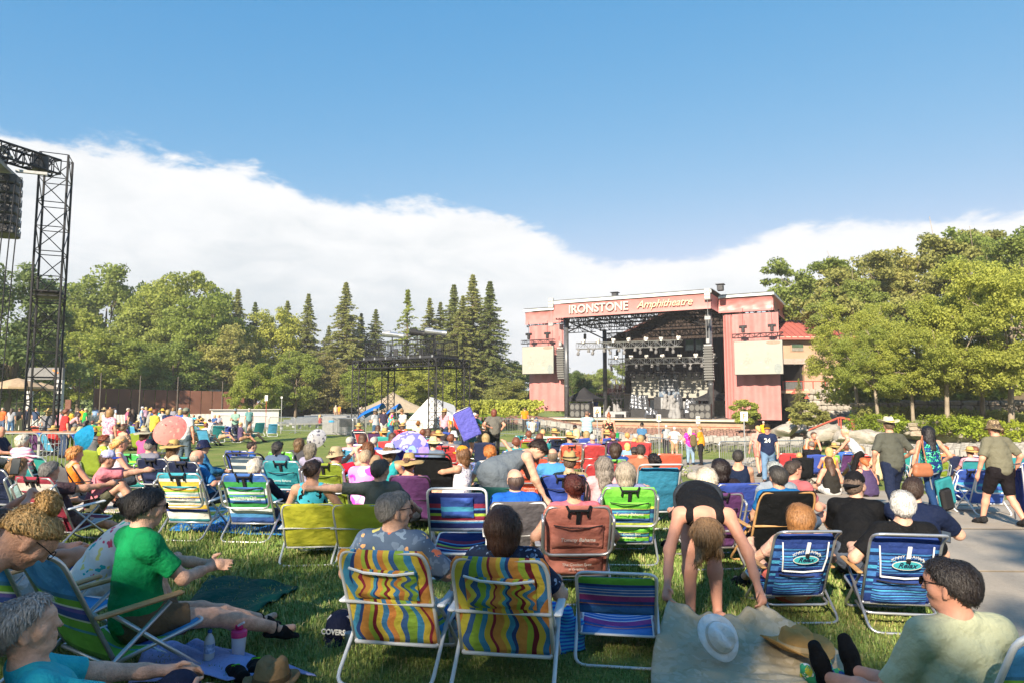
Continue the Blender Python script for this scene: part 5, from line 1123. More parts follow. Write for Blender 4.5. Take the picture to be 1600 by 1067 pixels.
# tents and sunshades
canopy('canopy_tent', on(614, 60), 5.4, 5.4, at(590, 639, 60).z-on(614, 60).z, at(620, 611, 60).z-on(614, 60).z, mat('tent_tan', (.42, .34, .24), .8, transl=.15), 'tan canopy tent behind the lighting bridge', R(20))
wt = empty('white_tent', on(683, 56)); tag(wt, 'white pitched tent under the right end of the lighting bridge', 'tent'); O_ = wt.location; k = MB(); a_ = [at(635, 664, 56)-O_, at(726, 664, 56)-O_]; pk_ = at(677, 619, 56)-O_
W4 = [Vector((a_[0].x, -1.5, .3)), Vector((a_[1].x, -1.5, .3)), Vector((a_[1].x, 2.5, .3)), Vector((a_[0].x, 2.5, .3))]; rid = [Vector((pk_.x-.2, -.6, pk_.z)), Vector((pk_.x+1.6, 1.2, pk_.z-.7))]
k.add(W4+rid, [(0, 1, 4), (1, 5, 4), (1, 2, 5), (2, 3, 5), (3, 4, 5), (3, 0, 4)]); obj('roof_sheet', k, mat('tent_white', (.62, .62, .62), .8, .05, transl=.1), wt)
k = MB(); k.box(((a_[0].x+a_[1].x)/2, .5, .15), (a_[1].x-a_[0].x-.1, 3.9, .32)); obj('side_wall', k, mat('tent_white', (.62, .62, .62), .8), wt)
for i, (px0, px1, py0, py1, D, lab) in enumerate(((558, 600, 636, 654, 38, 'blue canopy leaning behind the man in the rainbow shirt'), (601, 626, 636, 650, 41, 'blue canopy right of the woman with the grey hat'))):
 a, b_ = at(px0, py1, D), at(px1, py0, D+1.5); e = empty('beach_canopy', on((px0+px1)/2, D)); tag(e, lab, 'canopy'); O_ = e.location; k = MB(); k.sheet(lambda u, v: (a.x-O_.x+(b_.x-a.x)*u, v*2.2, a.z-O_.z+(b_.z-a.z)*(u**.8)*1.0+.25*math.sin(math.pi*v)), 10, 8, thick=.02); obj('canopy', k, cloth('1f6fd6'), e, True)
 for u in (0, 1):
  for y in (0, 2.2): k = MB(); x_ = (a.x if u == 0 else b_.x)-O_.x; k.bar((x_, y, 0), (x_, y, (a.z if u == 0 else b_.z)-O_.z), .02, 5); obj('leg', k, ALU, e)
for i, px in enumerate((293, 311, 329)): canopy('sunshade', on(px, 84), 3.3, 3.3, at(px, 608.5, 84).z-on(px, 84).z, at(px, 603.5, 84).z-on(px, 84).z, mat('shade_white', (.55, .58, .62), .8), 'white sunshade behind the brown wall, %s of three' % ('left', 'middle', 'right')[i], 0)
def parasol(name, c, r, ht, peak, m, label, n=10, tilt=None, pole=True, cat='parasol', ribs=True):
 e = empty(name, c); tag(e, label, cat); k = MB(); prof = [(0.02, peak), (r*.35, peak-(peak-ht)*.25), (r*.7, peak-(peak-ht)*.6), (r, ht)]
 k.lathe(prof, (0, 0, 0), n, warp=(lambda v, an: v*1.0)); k.lathe([(r, ht), (r*1.0, ht-.14)], (0, 0, 0), n); obj('canopy', k, m, e)
 if ribs: k = MB(); [k.tube([(0, 0, peak-.02), (r*.35*math.cos(6.283*i/n), r*.35*math.sin(6.283*i/n), peak-(peak-ht)*.25-.02), (r*math.cos(6.283*i/n), r*math.sin(6.283*i/n), ht-.02)], .012, 4) for i in range(n)]; obj('rib', k, DKM, e)['kind'] = 'stuff'
 if pole: k = MB(); k.bar((0, 0, 0), (0, 0, peak+.06), .03, 8); obj('pole', k, DKM, e); k = MB(); k.lathe([(.0, peak+.14), (.04, peak+.08), (.02, peak)], (0, 0, 0), 8); obj('finial', k, DKM, e)
 return e
p = on(26, 48); parasol('market_parasol', p, 1.7, at(26, 604, 48).z-p.z, at(26, 590, 48).z-p.z, mat('parasol_tan', (.40, .29, .18), .8), 'tan market parasol at the left edge behind the truss tower')
p = on(62, 50); parasol('market_parasol', p, 1.3, at(60, 607, 50).z-p.z, at(60, 597, 50).z-p.z, mat('parasol_tan', (.40, .29, .18), .8), 'smaller tan parasol seen through the truss tower')
# row signs
def row_sign(px, py0, py1, D, ch, label, wpx, polem=GREYM):
 p = on(px, D); a, b_ = at(px-wpx/2, py1, D), at(px+wpx/2, py0, D); e = empty('row_sign', p); tag(e, label, 'sign'); w_ = b_.x-a.x; h = b_.z-a.z; k = MB(); k.box((0, 0, a.z-p.z+h/2), (w_, .03, h), bev=.008); bo = obj('board', k, mat('sign_white', (.68, .67, .64), .6, .04), e)
 if ch: o = obj('lettering', text_mesh(ch, h*.78, .004, 0, 1, .004*h), mat('sign_orange', (.72, .17, .03), .6), bo); o.rotation_euler = (R(90), 0, 0); o.location = (0, -.022, a.z-p.z+h/2)
 k = MB(); k.bar((0, .035, 0), (0, .035, a.z-p.z+h), .025, 6); obj('pole', k, polem, e)
row_sign(1029, 647, 658, 38, 'B', 'white board with orange letter B on a pole in front of the stage', 6.5); row_sign(1090, 650, 661, 38, 'C', 'white board with orange letter C on a pole in front of the stage', 6.2); row_sign(1162, 642.5, 657.5, 30, 'F', 'white board with orange letter F on a pole under the red banner', 11); row_sign(933, 635, 651, 34, 'A', 'white board beside the striped shirt man, orange letter on it', 11)
row_sign(416, 617, 626, 50, '', 'small white board on a red pole by the white counter', 5, mat('pole_red', (.40, .07, .05), .6)); row_sign(508, 612, 618, 96, '', 'small white notice on a post among the boulders', 4.5); row_sign(440, 619, 622, 46, '', 'grey post with a small plate at the left end of the bleachers', 3)
# chair rows: brown in front of the stage, grey further out and at the right
def seat_mesh():
 k = MB(); k.box((0, 0, .44), (.46, .44, .04), bev=.02); k.box((0, -.22, .72), (.46, .05, .36), rotm('X', R(-12)), bev=.03)
 for x in (-.21, .21): k.bar((x, -.2, 0), (x, -.27, .88), .016, 4, 1); k.bar((x, .2, 0), (x, .1, .44), .016, 4, 1); k.bar((x, -.2, .42), (x, .2, .42), .014, 4, 1)
 return k.mesh('row_chair', False)
SEAT = seat_mesh(); BRN = mat('seat_brown', (.19, .105, .08), .6, .12, 4, objvar=.1); GRS = mat('seat_grey', (.26, .25, .23), .6, .12, 4, objvar=.1)
def rows(name, m, pts, label, group, face):
 for (x, y) in pts:
  o = obj(name, SEAT, [m, DKM if m is BRN else m]); o.location = (x, y, gz(x, y)); o.rotation_euler.z = face+random.uniform(-.06, .06); tag(o, label, 'chair', group)
P_ = []
for r_ in range(9):
 for c in range(40):
  a = -3.2+c*.66
  if 9 <= c % 16 <= 9 and r_ >= 0: continue
  q = S(a, -2.2-r_*1.12, 0)
  if c in (0, 13, 27) or (a > 17 and r_ > 6): continue
  P_.append((q.x, q.y))
P_ = P_[:298]; rows('brown_seat', BRN, P_, 'brown folding seat in the rows right in front of the stage', 'brown seats before the stage', ANG)
P_ = []
for r_ in range(3):
 for c in range(38):
  if c in (12, 25): continue
  q = S(-4+c*.72, -12.6-r_*1.15, 0)
  if q.x > .5: P_.append((q.x, q.y))
for r_ in range(9):
 for c in range(22):
  x = 13.2+c*.62+r_*.35; y = 24.2+r_*1.05-.10*c
  if len(P_) < 300 and y < 35 and x < 13.5+ (y*.78-6.5): P_.append((x, y))
rows('grey_seat', GRS, P_, 'pale grey folding seat in the outer rows', 'grey seats in the outer rows', R(28)*0+ANG)
# curb stones along the path
cs_ = empty('path_curb', (8.7, 19.5, gz(8.7, 19.5))); tag(cs_, 'row of pale rocks edging the far side of the path', 'curb')
for y in np.arange(18.2, 33, .55): x = float(path_edge(PR, y))+.1; rock('curb_stone', Vector((x, y, gz(x, y)+.06))-cs_.location, (random.uniform(.25, .4), .3, random.uniform(.16, .3)), STONE, cs_)
cs_ = empty('path_curb', (5.2, 20.5, gz(5.2, 20.5))); tag(cs_, 'few pale rocks with a grass tuft at the near side of the path', 'curb')
for (x, y, s_) in ((5.25, 20.4, .3), (5.15, 19.4, .25), (5.3, 21.6, .28), (3.72, 5.5, .12), (3.66, 5.85, .14), (3.85, 6.3, .13), (3.9, 6.8, .12), (4.05, 7.5, .14)): rock('curb_stone', Vector((x, y, gz(x, y)+s_*.2))-cs_.location, (s_*1.3, s_, s_*.7), STONE, cs_)
hedge('grass_tuft', [(4.6, 19.5, gz(4.6, 19.5)), (5.0, 21.5, gz(5, 21.5))], .9, .25, 'hedge', 'leafy tuft beside the path rocks', size=.035, per=30, seed=17, cat='plant')
# ================================================================ CHAIRS
WFR = mat('tube_white', (.66, .68, .70), .35, .06, 5, spec=.5); SFR = mat('tube_silver', (.50, .51, .53), .34, .1, 9, metal=.75); BFR = mat('tube_black', (.02, .02, .022), .4)
WOOD = mat('arm_wood', (.42, .24, .10), .5, .25, 14); WPL = mat('arm_white', (.70, .72, .74), .4, .05); GPL = mat('arm_grey', (.40, .41, .43), .5, .1); STRAP = mat('strap_black', (.012, .012, .014), .7); LETW = mat('print_cream', (.70, .70, .66), .7); ZIP = mat('zip_dark', (.02, .02, .022), .6)
def H(*a): return [(hexc(a[i]), a[i+1]) for i in range(0, len(a), 2)]
MULTI = ('2f6fb8',3,'9ccb2e',5,'1f9ad6',4,'f0d41c',4,'a8123c',2,'f0a01c',5,'f0d41c',3,'2fa8d8',3,'1c4f9c',2,'f2a11e',5,'b9d62e',3,'8c1030',3,'f5d61e',4,'2a8fd0',4,'f2951e',4,'f0e028',4,'3a56b0',3,'f0d41c',4,'9ad030',4,'1f9ad6',5,'f2a01c',3,'a01038',3,'f0d41c',3,'2f6fb8',3)
FAB = {
 'multi': lambda: stripes('fab_multi', H(*MULTI[:32]), 'U', .22, 1.0),
 'bluegreen': lambda: stripes('fab_bluegreen', H('4f9a2a',6,'6fc02e',14,'3f9fc0',2,'72c22e',7,'dfeee6',1.5,'2457b8',5,'6a5fc0',3,'dfeee6',1.5,'7ac431',5,'2a7fb0',3,'1f94d6',26), 'V'),
 'license': lambda: stripes('fab_license', H('28a6b8',5,'f4f4ee',10,'2a4fb0',4,'f2c814',6,'f4f4ee',5,'2a9fc8',5,'f0f0ea',8,'8cc83a',6,'f2c814',8,'f4f4ee',4,'14a0b8',8), 'V'),
 'license2': lambda: stripes('fab_license2', H('1e55a8',8,'2f8fd0',5,'eef4f4',6,'2fa84a',7,'1e64b8',6,'62c84a',4,'eef4f4',8,'2fa84a',8,'1e64b8',10), 'V'),
 'yellow': lambda: stripes('fab_yellow', H('faf600',1,'fffc00',1), 'V'),
 'relax': lambda: stripes('fab_relax', H('0e3f94',6,'1c86cc',1.2,'0b2c6a',2,'1a8fd4',1.4,'0d3f92',2.4,'25a4dc',1.6,'0a2a66',1.8,'1f78c8',3,'0b3078',1.6,'2ab0e0',2,'0c2f74',2,'1a6cc0',4,'0a2a60',2,'1d8ad2',2,'0e3a8a',7), 'V'),
 'empty': lambda: stripes('fab_empty', H('1f84d8',10,'2a5fc0',3,'d88a3a',1.2,'1a4fb0',4,'b03a9a',7,'e8e8f4',1.5,'2f74d0',3,'dfe8f4',1,'2f74d0',2.5,'dfe8f4',1,'2f80d8',3,'10409c',3,'6cc832',9), 'V'),
 'navystripe': lambda: stripes('fab_navystripe', H('9fb2d8',4,'14246c',6,'2f8fd0',2,'e8f0f4',1,'a01848',5,'b4d82a',3,'14246c',4,'3a9ad8',2,'a01848',5,'14246c',12), 'V'),
 'greystripe': lambda: stripes('fab_greystripe', H('4a6478',4,'d8dcd8',3), 'V', 0, 6),
 'teal': lambda: stripes('fab_teal', H('149aa2',1,'12929c',1), 'V'), 'aqua': lambda: stripes('fab_aqua', H('10b0a4',1,'0fa098',1), 'V'), 'bluetl': lambda: stripes('fab_bluetl', H('0a86b0',1,'0c90ba',1), 'V'),
 'lime': lambda: stripes('fab_lime', H('8ea40c',1,'849a0a',1), 'V'), 'green': lambda: stripes('fab_green', H('2f64b0',6,'62cc1e',9,'d6e23a',3,'1f5fa8',4,'2fa0c0',4,'1c4a80',4,'d6e23a',2,'5fca1e',8,'74d828',8), 'V'),
 'salmon': lambda: stripes('fab_salmon', H('cc7a66',1,'c67462',1), 'V'), 'navy': lambda: stripes('fab_navy', H('26335a',1,'202c50',1), 'V'), 'royal': lambda: stripes('fab_royal', H('1848b8',1,'1644ac',1), 'V'),
 'red': lambda: stripes('fab_red', H('d01c28',1,'c41824',1), 'V'), 'orange': lambda: stripes('fab_orange', H('ea5420',1,'e04e1e',1), 'V'), 'maroon': lambda: stripes('fab_maroon', H('8e1638',5,'8e1638',4,'d8d2cc',3,'9a1a3c',1.6), 'V'),
 'black': lambda: stripes('fab_black', H('15171a',1,'1a1c1f',1), 'V'), 'grey': lambda: stripes('fab_grey', H('6c6a6e',1,'646268',1), 'V'), 'purple': lambda: stripes('fab_purple', H('6a3a78',1,'62346e',1), 'V'), 'mauve': lambda: stripes('fab_mauve', H('8c7c92',1,'84748a',1), 'V'), 'dgreen': lambda: stripes('fab_dgreen', H('0e5a58',1,'0c5250',1), 'V'),
 'cream': lambda: stripes('fab_cream', H('7a7266',4,'d8cdb4',5,'26335a',5), 'V'), 'beach': lambda: stripes('fab_beach', H('1c5fc8',6,'30b0dc',4,'1a58c0',5,'1a50b4',3), 'V'), 'mint': lambda: stripes('fab_mint', H('8cc8a8',1,'84c0a0',1), 'V'), 'aquapat': lambda: stripes('fab_aquapat', H('2fb0c8',3,'d8f0f0',2), 'U', .2, 5), 'camo': lambda: stripes('fab_multic', H('e8e8e4',3,'e24a7a',2,'f2d23a',2,'3aa8d8',3,'9ad03a',2), 'U', .4, 2),
 'yellow2': lambda: stripes('fab_yellow2', H('c4bc08',1,'bcb608',1), 'V'), 'sky': lambda: stripes('fab_sky', H('38a8d8',1,'30a0d0',1), 'V'), 'greenteal': lambda: stripes('fab_greenteal', H('0f8f98',6,'2cb8a0',4,'7ad83a',4,'b8e23a',2,'3cc85a',4), 'V')}
CH = {}
def cm_(key, fn):
 if key not in CH: CH[key] = fn()
 return CH[key]
def bk(v, lean=0): return -.10-.30*(v-.2)/.6 if True else 0    # y of the back at height v
def arc(P, r=.06):
 """rounded polyline"""
 P = [Vector(p) for p in P]; out = [P[0]]
 for a, b_, c in zip(P[:-2], P[1:-1], P[2:]):
  u = (a-b_); v = (c-b_); q = min(r, u.length*.45, v.length*.45); u.normalize(); v.normalize()
  for t in (0, .25, .5, .75, 1): out.append((b_+u*q)*(1-t)**2+b_*2*t*(1-t)+(b_+v*q)*t*t)
 return out+[P[-1]]
def mk_back(kind):
 k = MB(); x = .272
 top = .80
 pts = [(-x, bk(.2), .2), (-x, bk(.5), .5), (-x, bk(.72), .72), (-x+.03, bk(top), top), (x-.03, bk(top), top), (x, bk(.72), .72), (x, bk(.5), .5), (x, bk(.2), .2)]
 if kind == 'low': pts = [(-x, bk(.2), .2), (-x, bk(.84), .84), (x, bk(.84), .84), (x, bk(.2), .2)]
 if kind in ('relax', 'loop'): pts = [(-x, bk(.16), .16), (-x, bk(.77), .77), (-x, bk(.77)-.13, .83), (x, bk(.77)-.13, .83), (x, bk(.77), .77), (x, bk(.16), .16)]
 k.tube(arc(pts, .07), .0125, 8)
 if kind == 'white': k.tube(arc([(-x-.006, bk(.47)-.02, .47), (x+.006, bk(.47)-.02, .47)]), .011, 6)
 return k.mesh('back_frame', True)
def mk_legs(i):
 k = MB(); x = .292
 if i == 0: k.tube(arc([(-x, .17, .45), (-x, -.36, .018), (x, -.36, .018), (x, .17, .45)], .09), .0125, 8)
 else: k.tube(arc([(-x+.022, -.13, .45), (-x+.022, .40, .018), (x-.022, .40, .018), (x-.022, -.13, .45)], .09), .0125, 8)
 return k.mesh('leg', True)
def mk_seatframe():
 k = MB(); k.tube(arc([(-.262, -.12, .19), (-.262, .40, .29), (.262, .40, .29), (.262, -.12, .19)], .06), .012, 8); k.bar((-.262, -.12, .19), (.262, -.12, .19), .012, 8); return k.mesh('seat_frame', True)
def mk_sling(lo, hi, wd=.262, sag=.03, dy=.0, thick=.006):
 k = MB(); k.sheet(lambda u, v: ((u*2-1)*wd*(1-.13*max(0, (v-.88)/.12)**2), bk(lo+(hi-lo)*v)-dy+(-sag)*math.sin(math.pi*u)*(.5+.5*math.sin(math.pi*v))-.004*math.sin(9*v+3*u), lo+(hi-lo)*v), 12, 14, thick=thick); return k.mesh('sling', True)
def mk_seat():
 k = MB(); k.sheet(lambda u, v: ((u*2-1)*.255, -.11+.50*v, .195+.095*v-.045*math.sin(math.pi*v)*math.sin(math.pi*u)), 8, 8, thick=.006); return k.mesh('seat', True)
def mk_pouch(lo, hi, wd, puff):
 k = MB()
 def fn(u, v):
  e = min(1, 6*min(u, 1-u))**.5*min(1, 5*min(v, 1-v)+.35*(v > .5))**.6; z = lo+(hi-lo)*v
  return ((u*2-1)*wd, bk(z)-.032-puff*e*(.65+.35*math.sin(4*u+5*v)), z)
 k.sheet(fn, 14, 12); return k.mesh('pouch', True)
def mk_towelbar(z0, z1):
 k = MB(); x = .285; k.tube(arc([(-x, bk(z1)+.01, z1), (-x-.004, bk(z1)-.06, z1-.03), (-x, bk(z0)-.10, z0), (x, bk(z0)-.10, z0), (x+.004, bk(z1)-.06, z1-.03), (x, bk(z1)+.01, z1)], .09), .0135, 8); return k.mesh('towel_bar', True)
def mk_strap():
 k = MB()
 for s_ in (-1, 1): k.tube([(s_*.10, bk(.79)-.03, .815), (s_*.075, bk(.76)-.045, .765), (s_*.08, bk(.72)-.04, .72)], .011, 5)
 k.tube([(-.08, bk(.77)-.05, .775), (.08, bk(.77)-.05, .775)], .011, 5); k.box((0, bk(.7)-.045, .70), (.035, .008, .14), rotm('X', .46)); return k.mesh('strap', False)
def mk_arm(s_):
 k = MB(); k.box((s_*.312, .0, .475), (.05, .46, .022), rotm('X', R(4)), bev=.009); return k.mesh('armrest', False)
def mk_zip(z, wd=.2):
 k = MB(); k.tube([(-wd, bk(z)-.066, z+.012), (-wd*.4, bk(z)-.088, z-.004), (wd*.4, bk(z)-.086, z-.006), (wd, bk(z)-.064, z+.01)], .005, 5); return k.mesh('zip', False)
def mk_line(tx, sz, z, dy, shear=0, bold=0.0):
 me = text_mesh(tx, sz, .002, shear, 1.0, bold); t = math.atan2(.30, .60)
 for v in me.vertices: x, y, zz = v.co; v.co = (x, bk(z+y)-dy-zz*1.0, z+y)
 me.update(); return me
SEC = {}
def chair(kind, fab, loc, rz, label, frame=SFR, arm=None, pouch=None, text=None, strap=True, group=None, sc=1.0, lean=0.0, arms=True, two=True, zs=1.0):
 e = empty('beach_chair' if kind != 'quad' else 'camp_chair', loc, rz); e.scale = (sc, sc, sc*zs); tag(e, label, 'chair', group)
 F = FAB[fab](); PF = FAB[pouch]() if pouch else F
 if kind == 'quad':
  obj('bucket_seat', cm_('qb', mk_quad), F, e);
  for i in range(4): obj('leg', cm_('ql%d' % i, lambda: mk_qleg(i)), frame, e)
  for s_ in (-1, 1): obj('armrest', cm_('qa%d' % s_, lambda: mk_qarm(s_)), F, e)
  return e
 obj('back_frame', cm_('bf'+kind, lambda: mk_back(kind)), frame, e)
 obj('leg', cm_('l0', lambda: mk_legs(0)), frame, e); obj('leg', cm_('l1', lambda: mk_legs(1)), frame, e)
 obj('seat_frame', cm_('sf', mk_seatframe), frame, e); obj('seat', cm_('seat', mk_seat), F, e)
 hi = {'low': .80, 'relax': .79, 'loop': .78}.get(kind, .815); lo = {'low': .42}.get(kind, .19)
 obj('sling', cm_('sl%s' % kind, lambda: mk_sling(lo, hi, .284 if kind in ('white', 'pack') else .266)), F, e)
 if arms:
  for s_ in (-1, 1): obj('armrest', cm_('ar%d' % s_, lambda: mk_arm(s_)), arm or GPL, e)
 if kind == 'pack':
  obj('towel_bar', cm_('tb', lambda: mk_towelbar(.40, .73)), frame, e)
  p_ = obj('pouch', cm_('p1', lambda: mk_pouch(.45, .655, .215, .05)), PF, e); obj('zip', cm_('z1', lambda: mk_zip(.64)), ZIP, p_)
  if two: q_ = obj('pouch', cm_('p2', lambda: mk_pouch(.20, .385, .22, .06)), PF, e); obj('zip', cm_('z2', lambda: mk_zip(.37)), ZIP, q_)
  if strap: obj('strap', cm_('st', mk_strap), STRAP, e)
  if text:
   obj('lettering', cm_('t1'+text[0], lambda: mk_line(text[0], .044, .53, .095, .2)), LETW, p_)
   if two and len(text) > 1:
    obj('lettering', cm_('t2'+text[1], lambda: mk_line(text[1], .034, .31, .10, .2)), LETW, q_)
    if len(text) > 2: obj('lettering', cm_('t3'+text[2], lambda: mk_line(text[2], .030, .27, .10, .2)), LETW, q_)
 if kind == 'white' and pouch is not None or (kind == 'white' and fab == 'multi'):
  p_ = obj('pouch', cm_('p3', lambda: mk_pouch(.50, .70, .20, .035)), PF, e); k_ = cm_('trim', lambda: MB().tube([(-.2, bk(.7)-.055, .705), (-.1, bk(.69)-.075, .685), (.08, bk(.68)-.075, .675), (.2, bk(.69)-.055, .69)], .008, 5).mesh('trim', False)); obj('trim', k_, WPL, p_)
 if kind == 'low' and pouch: obj('pouch', cm_('p4', lambda: mk_pouch(.56, .76, .15, .05)), PF, e)
 if kind == 'relax':
  p_ = obj('pouch', cm_('p5', lambda: mk_pouch(.44, .70, .20, .045)), F, e); q_ = obj('pouch', cm_('p6', lambda: mk_pouch(.19, .42, .215, .06)), F, e); obj('zip', cm_('z3', lambda: mk_zip(.40)), ZIP, q_)
  for s_ in (-1, 1): obj('trim', cm_('tr%d' % s_, lambda: MB().tube([(s_*.205, bk(.7)-.04, .715), (s_*.195, bk(.57)-.075, .57), (s_*.18, bk(.46)-.07, .45)], .007, 5).mesh('trim', False)), WPL, p_)
  obj('trim', cm_('trb', lambda: MB().tube([(-.18, bk(.45)-.07, .45), (0, bk(.44)-.088, .44), (.18, bk(.45)-.07, .45)], .007, 5).mesh('trim', False)), WPL, p_)
  el_ = MB(); el_.add([(.115*math.cos(6.283*i/28), bk(.56+.042*math.sin(6.283*i/28))-.095, .56+.042*math.sin(6.283*i/28)) for i in range(28)], [tuple(range(28))]); obj('oval_badge', cm_('ov', lambda: el_.mesh('oval', False)), LETW, p_)
  el2 = MB(); el2.add([(.106*math.cos(6.283*i/28), bk(.56+.036*math.sin(6.283*i/28))-.097, .56+.036*math.sin(6.283*i/28)) for i in range(28)], [tuple(range(28))]); obj('oval_field', cm_('ov2', lambda: el2.mesh('oval', False)), mat('badge_teal', (.05, .38, .45), .6), p_)
  obj('lettering', cm_('rx', lambda: mk_line('Relax', .062, .56, .10, .3, .001)), mat('badge_navy', (.01, .02, .06), .6), p_)
  tx = 'TOMMY BAHAMA'
  for i, c_ in enumerate(tx):
   if c_ != ' ':
    t = R(152)-R(124)*i/(len(tx)-1); cx, cz = .135*math.cos(t), .565+.075*math.sin(t); me = cm_('tb'+c_+str(i), lambda: mk_line(c_, .034, cz, .094)); o = obj('lettering', me, LETW, p_); o.location = (cx, 0, 0)
  obj('strap', cm_('st2', lambda: MB().box((0, bk(.66)-.10, .67), (.03, .008, .12), rotm('X', .46)).mesh('strap', False)), WPL, e); obj('buckle', cm_('bkl', lambda: MB().box((0, bk(.61)-.107, .605), (.034, .012, .04), rotm('X', .46), bev=.004).mesh('buckle', False)), STRAP, e)
  obj('cross_bar', cm_('cb', lambda: MB().tube(arc([(-.285, .0, .17), (-.285, -.20, .13), (.285, -.20, .13), (.285, .0, .17)], .08), .0125, 8).mesh('cross_bar', True)), frame, e)
 return e
def mk_quad():
 k = MB()
 def fn(u, v):
  x = (u*2-1)*(.27 if v > .45 else .25)
  if v < .45: f = v/.45; return (x, .28-.46*f, .40-.05*math.sin(math.pi*u)-.04*f)
  f = (v-.45)/.55; return (x, -.18-.14*f-.06*math.sin(math.pi*u)*(1-.4*f), .36+.52*f-.03*abs(u*2-1))
 k.sheet(fn, 10, 16, thick=.008); return k.mesh('bucket_seat', True)
def mk_qleg(i):
 k = MB(); a, b_ = ((-.28, -.25, 0), (.25, .28, .42)) if i == 0 else ((.28, -.25, 0), (-.25, .28, .42)) if i == 1 else ((-.28, .30, 0), (-.27, -.24, .88)) if i == 2 else ((.28, .30, 0), (.27, -.24, .88)); k.bar(a, b_, .011, 6); return k.mesh('leg', False)
def mk_qarm(s_):
 k = MB(); k.sheet(lambda u, v: (s_*(.25+.06*u), -.25+.55*v, .60-.02*math.sin(math.pi*v)), 2, 4, thick=.01); return k.mesh('armrest', True)
def ch_px(kind, fab, px, D, rz, label, **kw): return chair(kind, fab, on(px, D), R(rz), label, **kw)
# ================================================================ PEOPLE
SKIN = {'a': mat('skin_a', (.50, .27, .18), .5, .26, 20, .35, 110, spec=.32), 'b': mat('skin_b', (.56, .33, .235), .5, .26, 20, .35, 110, spec=.32), 'c': mat('skin_c', (.40, .20, .125), .5, .26, 20, .35, 110, spec=.32), 'd': mat('skin_d', (.60, .29, .20), .5, .1, 9, .12, 60, spec=.3)}
HAIRC = {}
def hairmat(h):
 if h in HAIRC: return HAIRC[h]
 m, nt, b = newmat('hair_'+h); tcn = node(nt, 'ShaderNodeTexCoord'); mp_ = node(nt, 'ShaderNodeMapping'); nt.links.new(tcn.outputs['Object'], mp_.inputs[0]); mp_.inputs['Scale'].default_value = (120, 120, 14)
 no = node(nt, 'ShaderNodeTexNoise'); nt.links.new(mp_.outputs[0], no.inputs['Vector']); no.inputs['Scale'].default_value = 1; no.inputs['Detail'].default_value = 3
 rp = node(nt, 'ShaderNodeValToRGB'); nt.links.new(no.outputs[0], rp.inputs[0]); c = hexc(h); rp.color_ramp.elements[0].position = .3; rp.color_ramp.elements[1].position = .72; rp.color_ramp.elements[0].color = c4(scl(c, .6)); rp.color_ramp.elements[1].color = c4(scl(c, 1.5))
 nt.links.new(rp.outputs[0], b.inputs['Base Color']); b.inputs['Roughness'].default_value = .5; bp = node(nt, 'ShaderNodeBump'); bp.inputs['Strength'].default_value = .8; bp.inputs['Distance'].default_value = .01; nt.links.new(no.outputs[0], bp.inputs['Height']); nt.links.new(bp.outputs[0], b.inputs['Normal'])
 HAIRC[h] = m; return m
A_ = np.array
def ik(root, tgt, l1, l2, pole):
 d = tgt-root; L_ = np.linalg.norm(d); L_ = max(1e-4, L_); u = d/L_
 if L_ > (l1+l2)*.995: tgt = root+u*(l1+l2)*.995; L_ = (l1+l2)*.995
 x = (l1*l1-l2*l2+L_*L_)/(2*L_); h = math.sqrt(max(0, l1*l1-x*x)); p = A_(pole, float); p = p-u*(p @ u); n_ = np.linalg.norm(p); p = p/n_ if n_ > 1e-6 else A_([0, 0, 1.])
 return root+u*x+p*h, tgt
def rmat(ax, deg): return np.array(Matrix.Rotation(R(deg), 3, ax))
POSES = dict(
 chair=dict(pel=(0, -.02, .29), lean=-20, feet=((-.13, .80, .07), (.13, .80, .07)), hands=((-.28, .22, .52), (.28, .22, .52)), kp=(0, .2, 1)),
 chairup=dict(pel=(0, .0, .30), lean=-4, feet=((-.15, .72, .07), (.15, .72, .07)), hands=((-.14, .36, .50), (.14, .36, .50)), kp=(0, .2, 1)),
 chairfwd=dict(pel=(0, .04, .30), lean=24, feet=((-.16, .60, .07), (.16, .60, .07)), hands=((-.08, .58, .52), (.08, .58, .52)), kp=(0, .2, 1)),
 ground=dict(pel=(0, 0, .13), lean=10, feet=((-.2, .55, .06), (.2, .55, .06)), hands=((-.15, .42, .42), (.15, .42, .42)), kp=(0, .3, 1)),
 cross=dict(pel=(0, 0, .12), lean=8, feet=((.18, .30, .07), (-.18, .34, .07)), hands=((-.2, .3, .2), (.2, .3, .2)), kp=None),
 stand=dict(pel=(0, 0, .93), lean=2, feet=((-.12, -.03, .08), (.12, .02, .08)), hands=((-.25, .06, .83), (.25, .06, .83)), kp=(0, 1, 0)),
 phone=dict(pel=(0, 0, .93), lean=-2, feet=((-.13, -.02, .08), (.13, .03, .08)), hands=((.02, .30, 1.50), (.12, .30, 1.50)), kp=(0, 1, 0)),
 clasp=dict(pel=(0, 0, .93), lean=4, feet=((-.12, -.03, .08), (.12, .03, .08)), hands=((-.04, .30, 1.12), (.08, .32, 1.15)), kp=(0, 1, 0)),
 hip=dict(pel=(0, 0, .93), lean=2, feet=((-.13, -.02, .08), (.13, .03, .08)), hands=((-.23, .06, .98), (.23, .06, .98)), kp=(0, 1, 0), ep=((-1, -.5, 0), (1, -.5, 0))),
 walk=dict(pel=(0, 0, .91), lean=5, feet=((-.11, -.30, .12), (.11, .26, .08)), hands=((-.27, .16, .86), (.27, -.10, .86)), kp=(0, 1, .1)),
 bend=dict(pel=(0, -.12, .88), lean=82, feet=((-.14, 0, .08), (.14, .04, .08)), hands=((-.16, .52, .48), (.16, .52, .48)), kp=(0, 1, 0)),
 stoop=dict(pel=(0, -.08, .90), lean=48, feet=((-.13, 0, .08), (.13, .04, .08)), hands=((-.1, .55, .85), (.15, .55, .85)), kp=(0, 1, 0)))
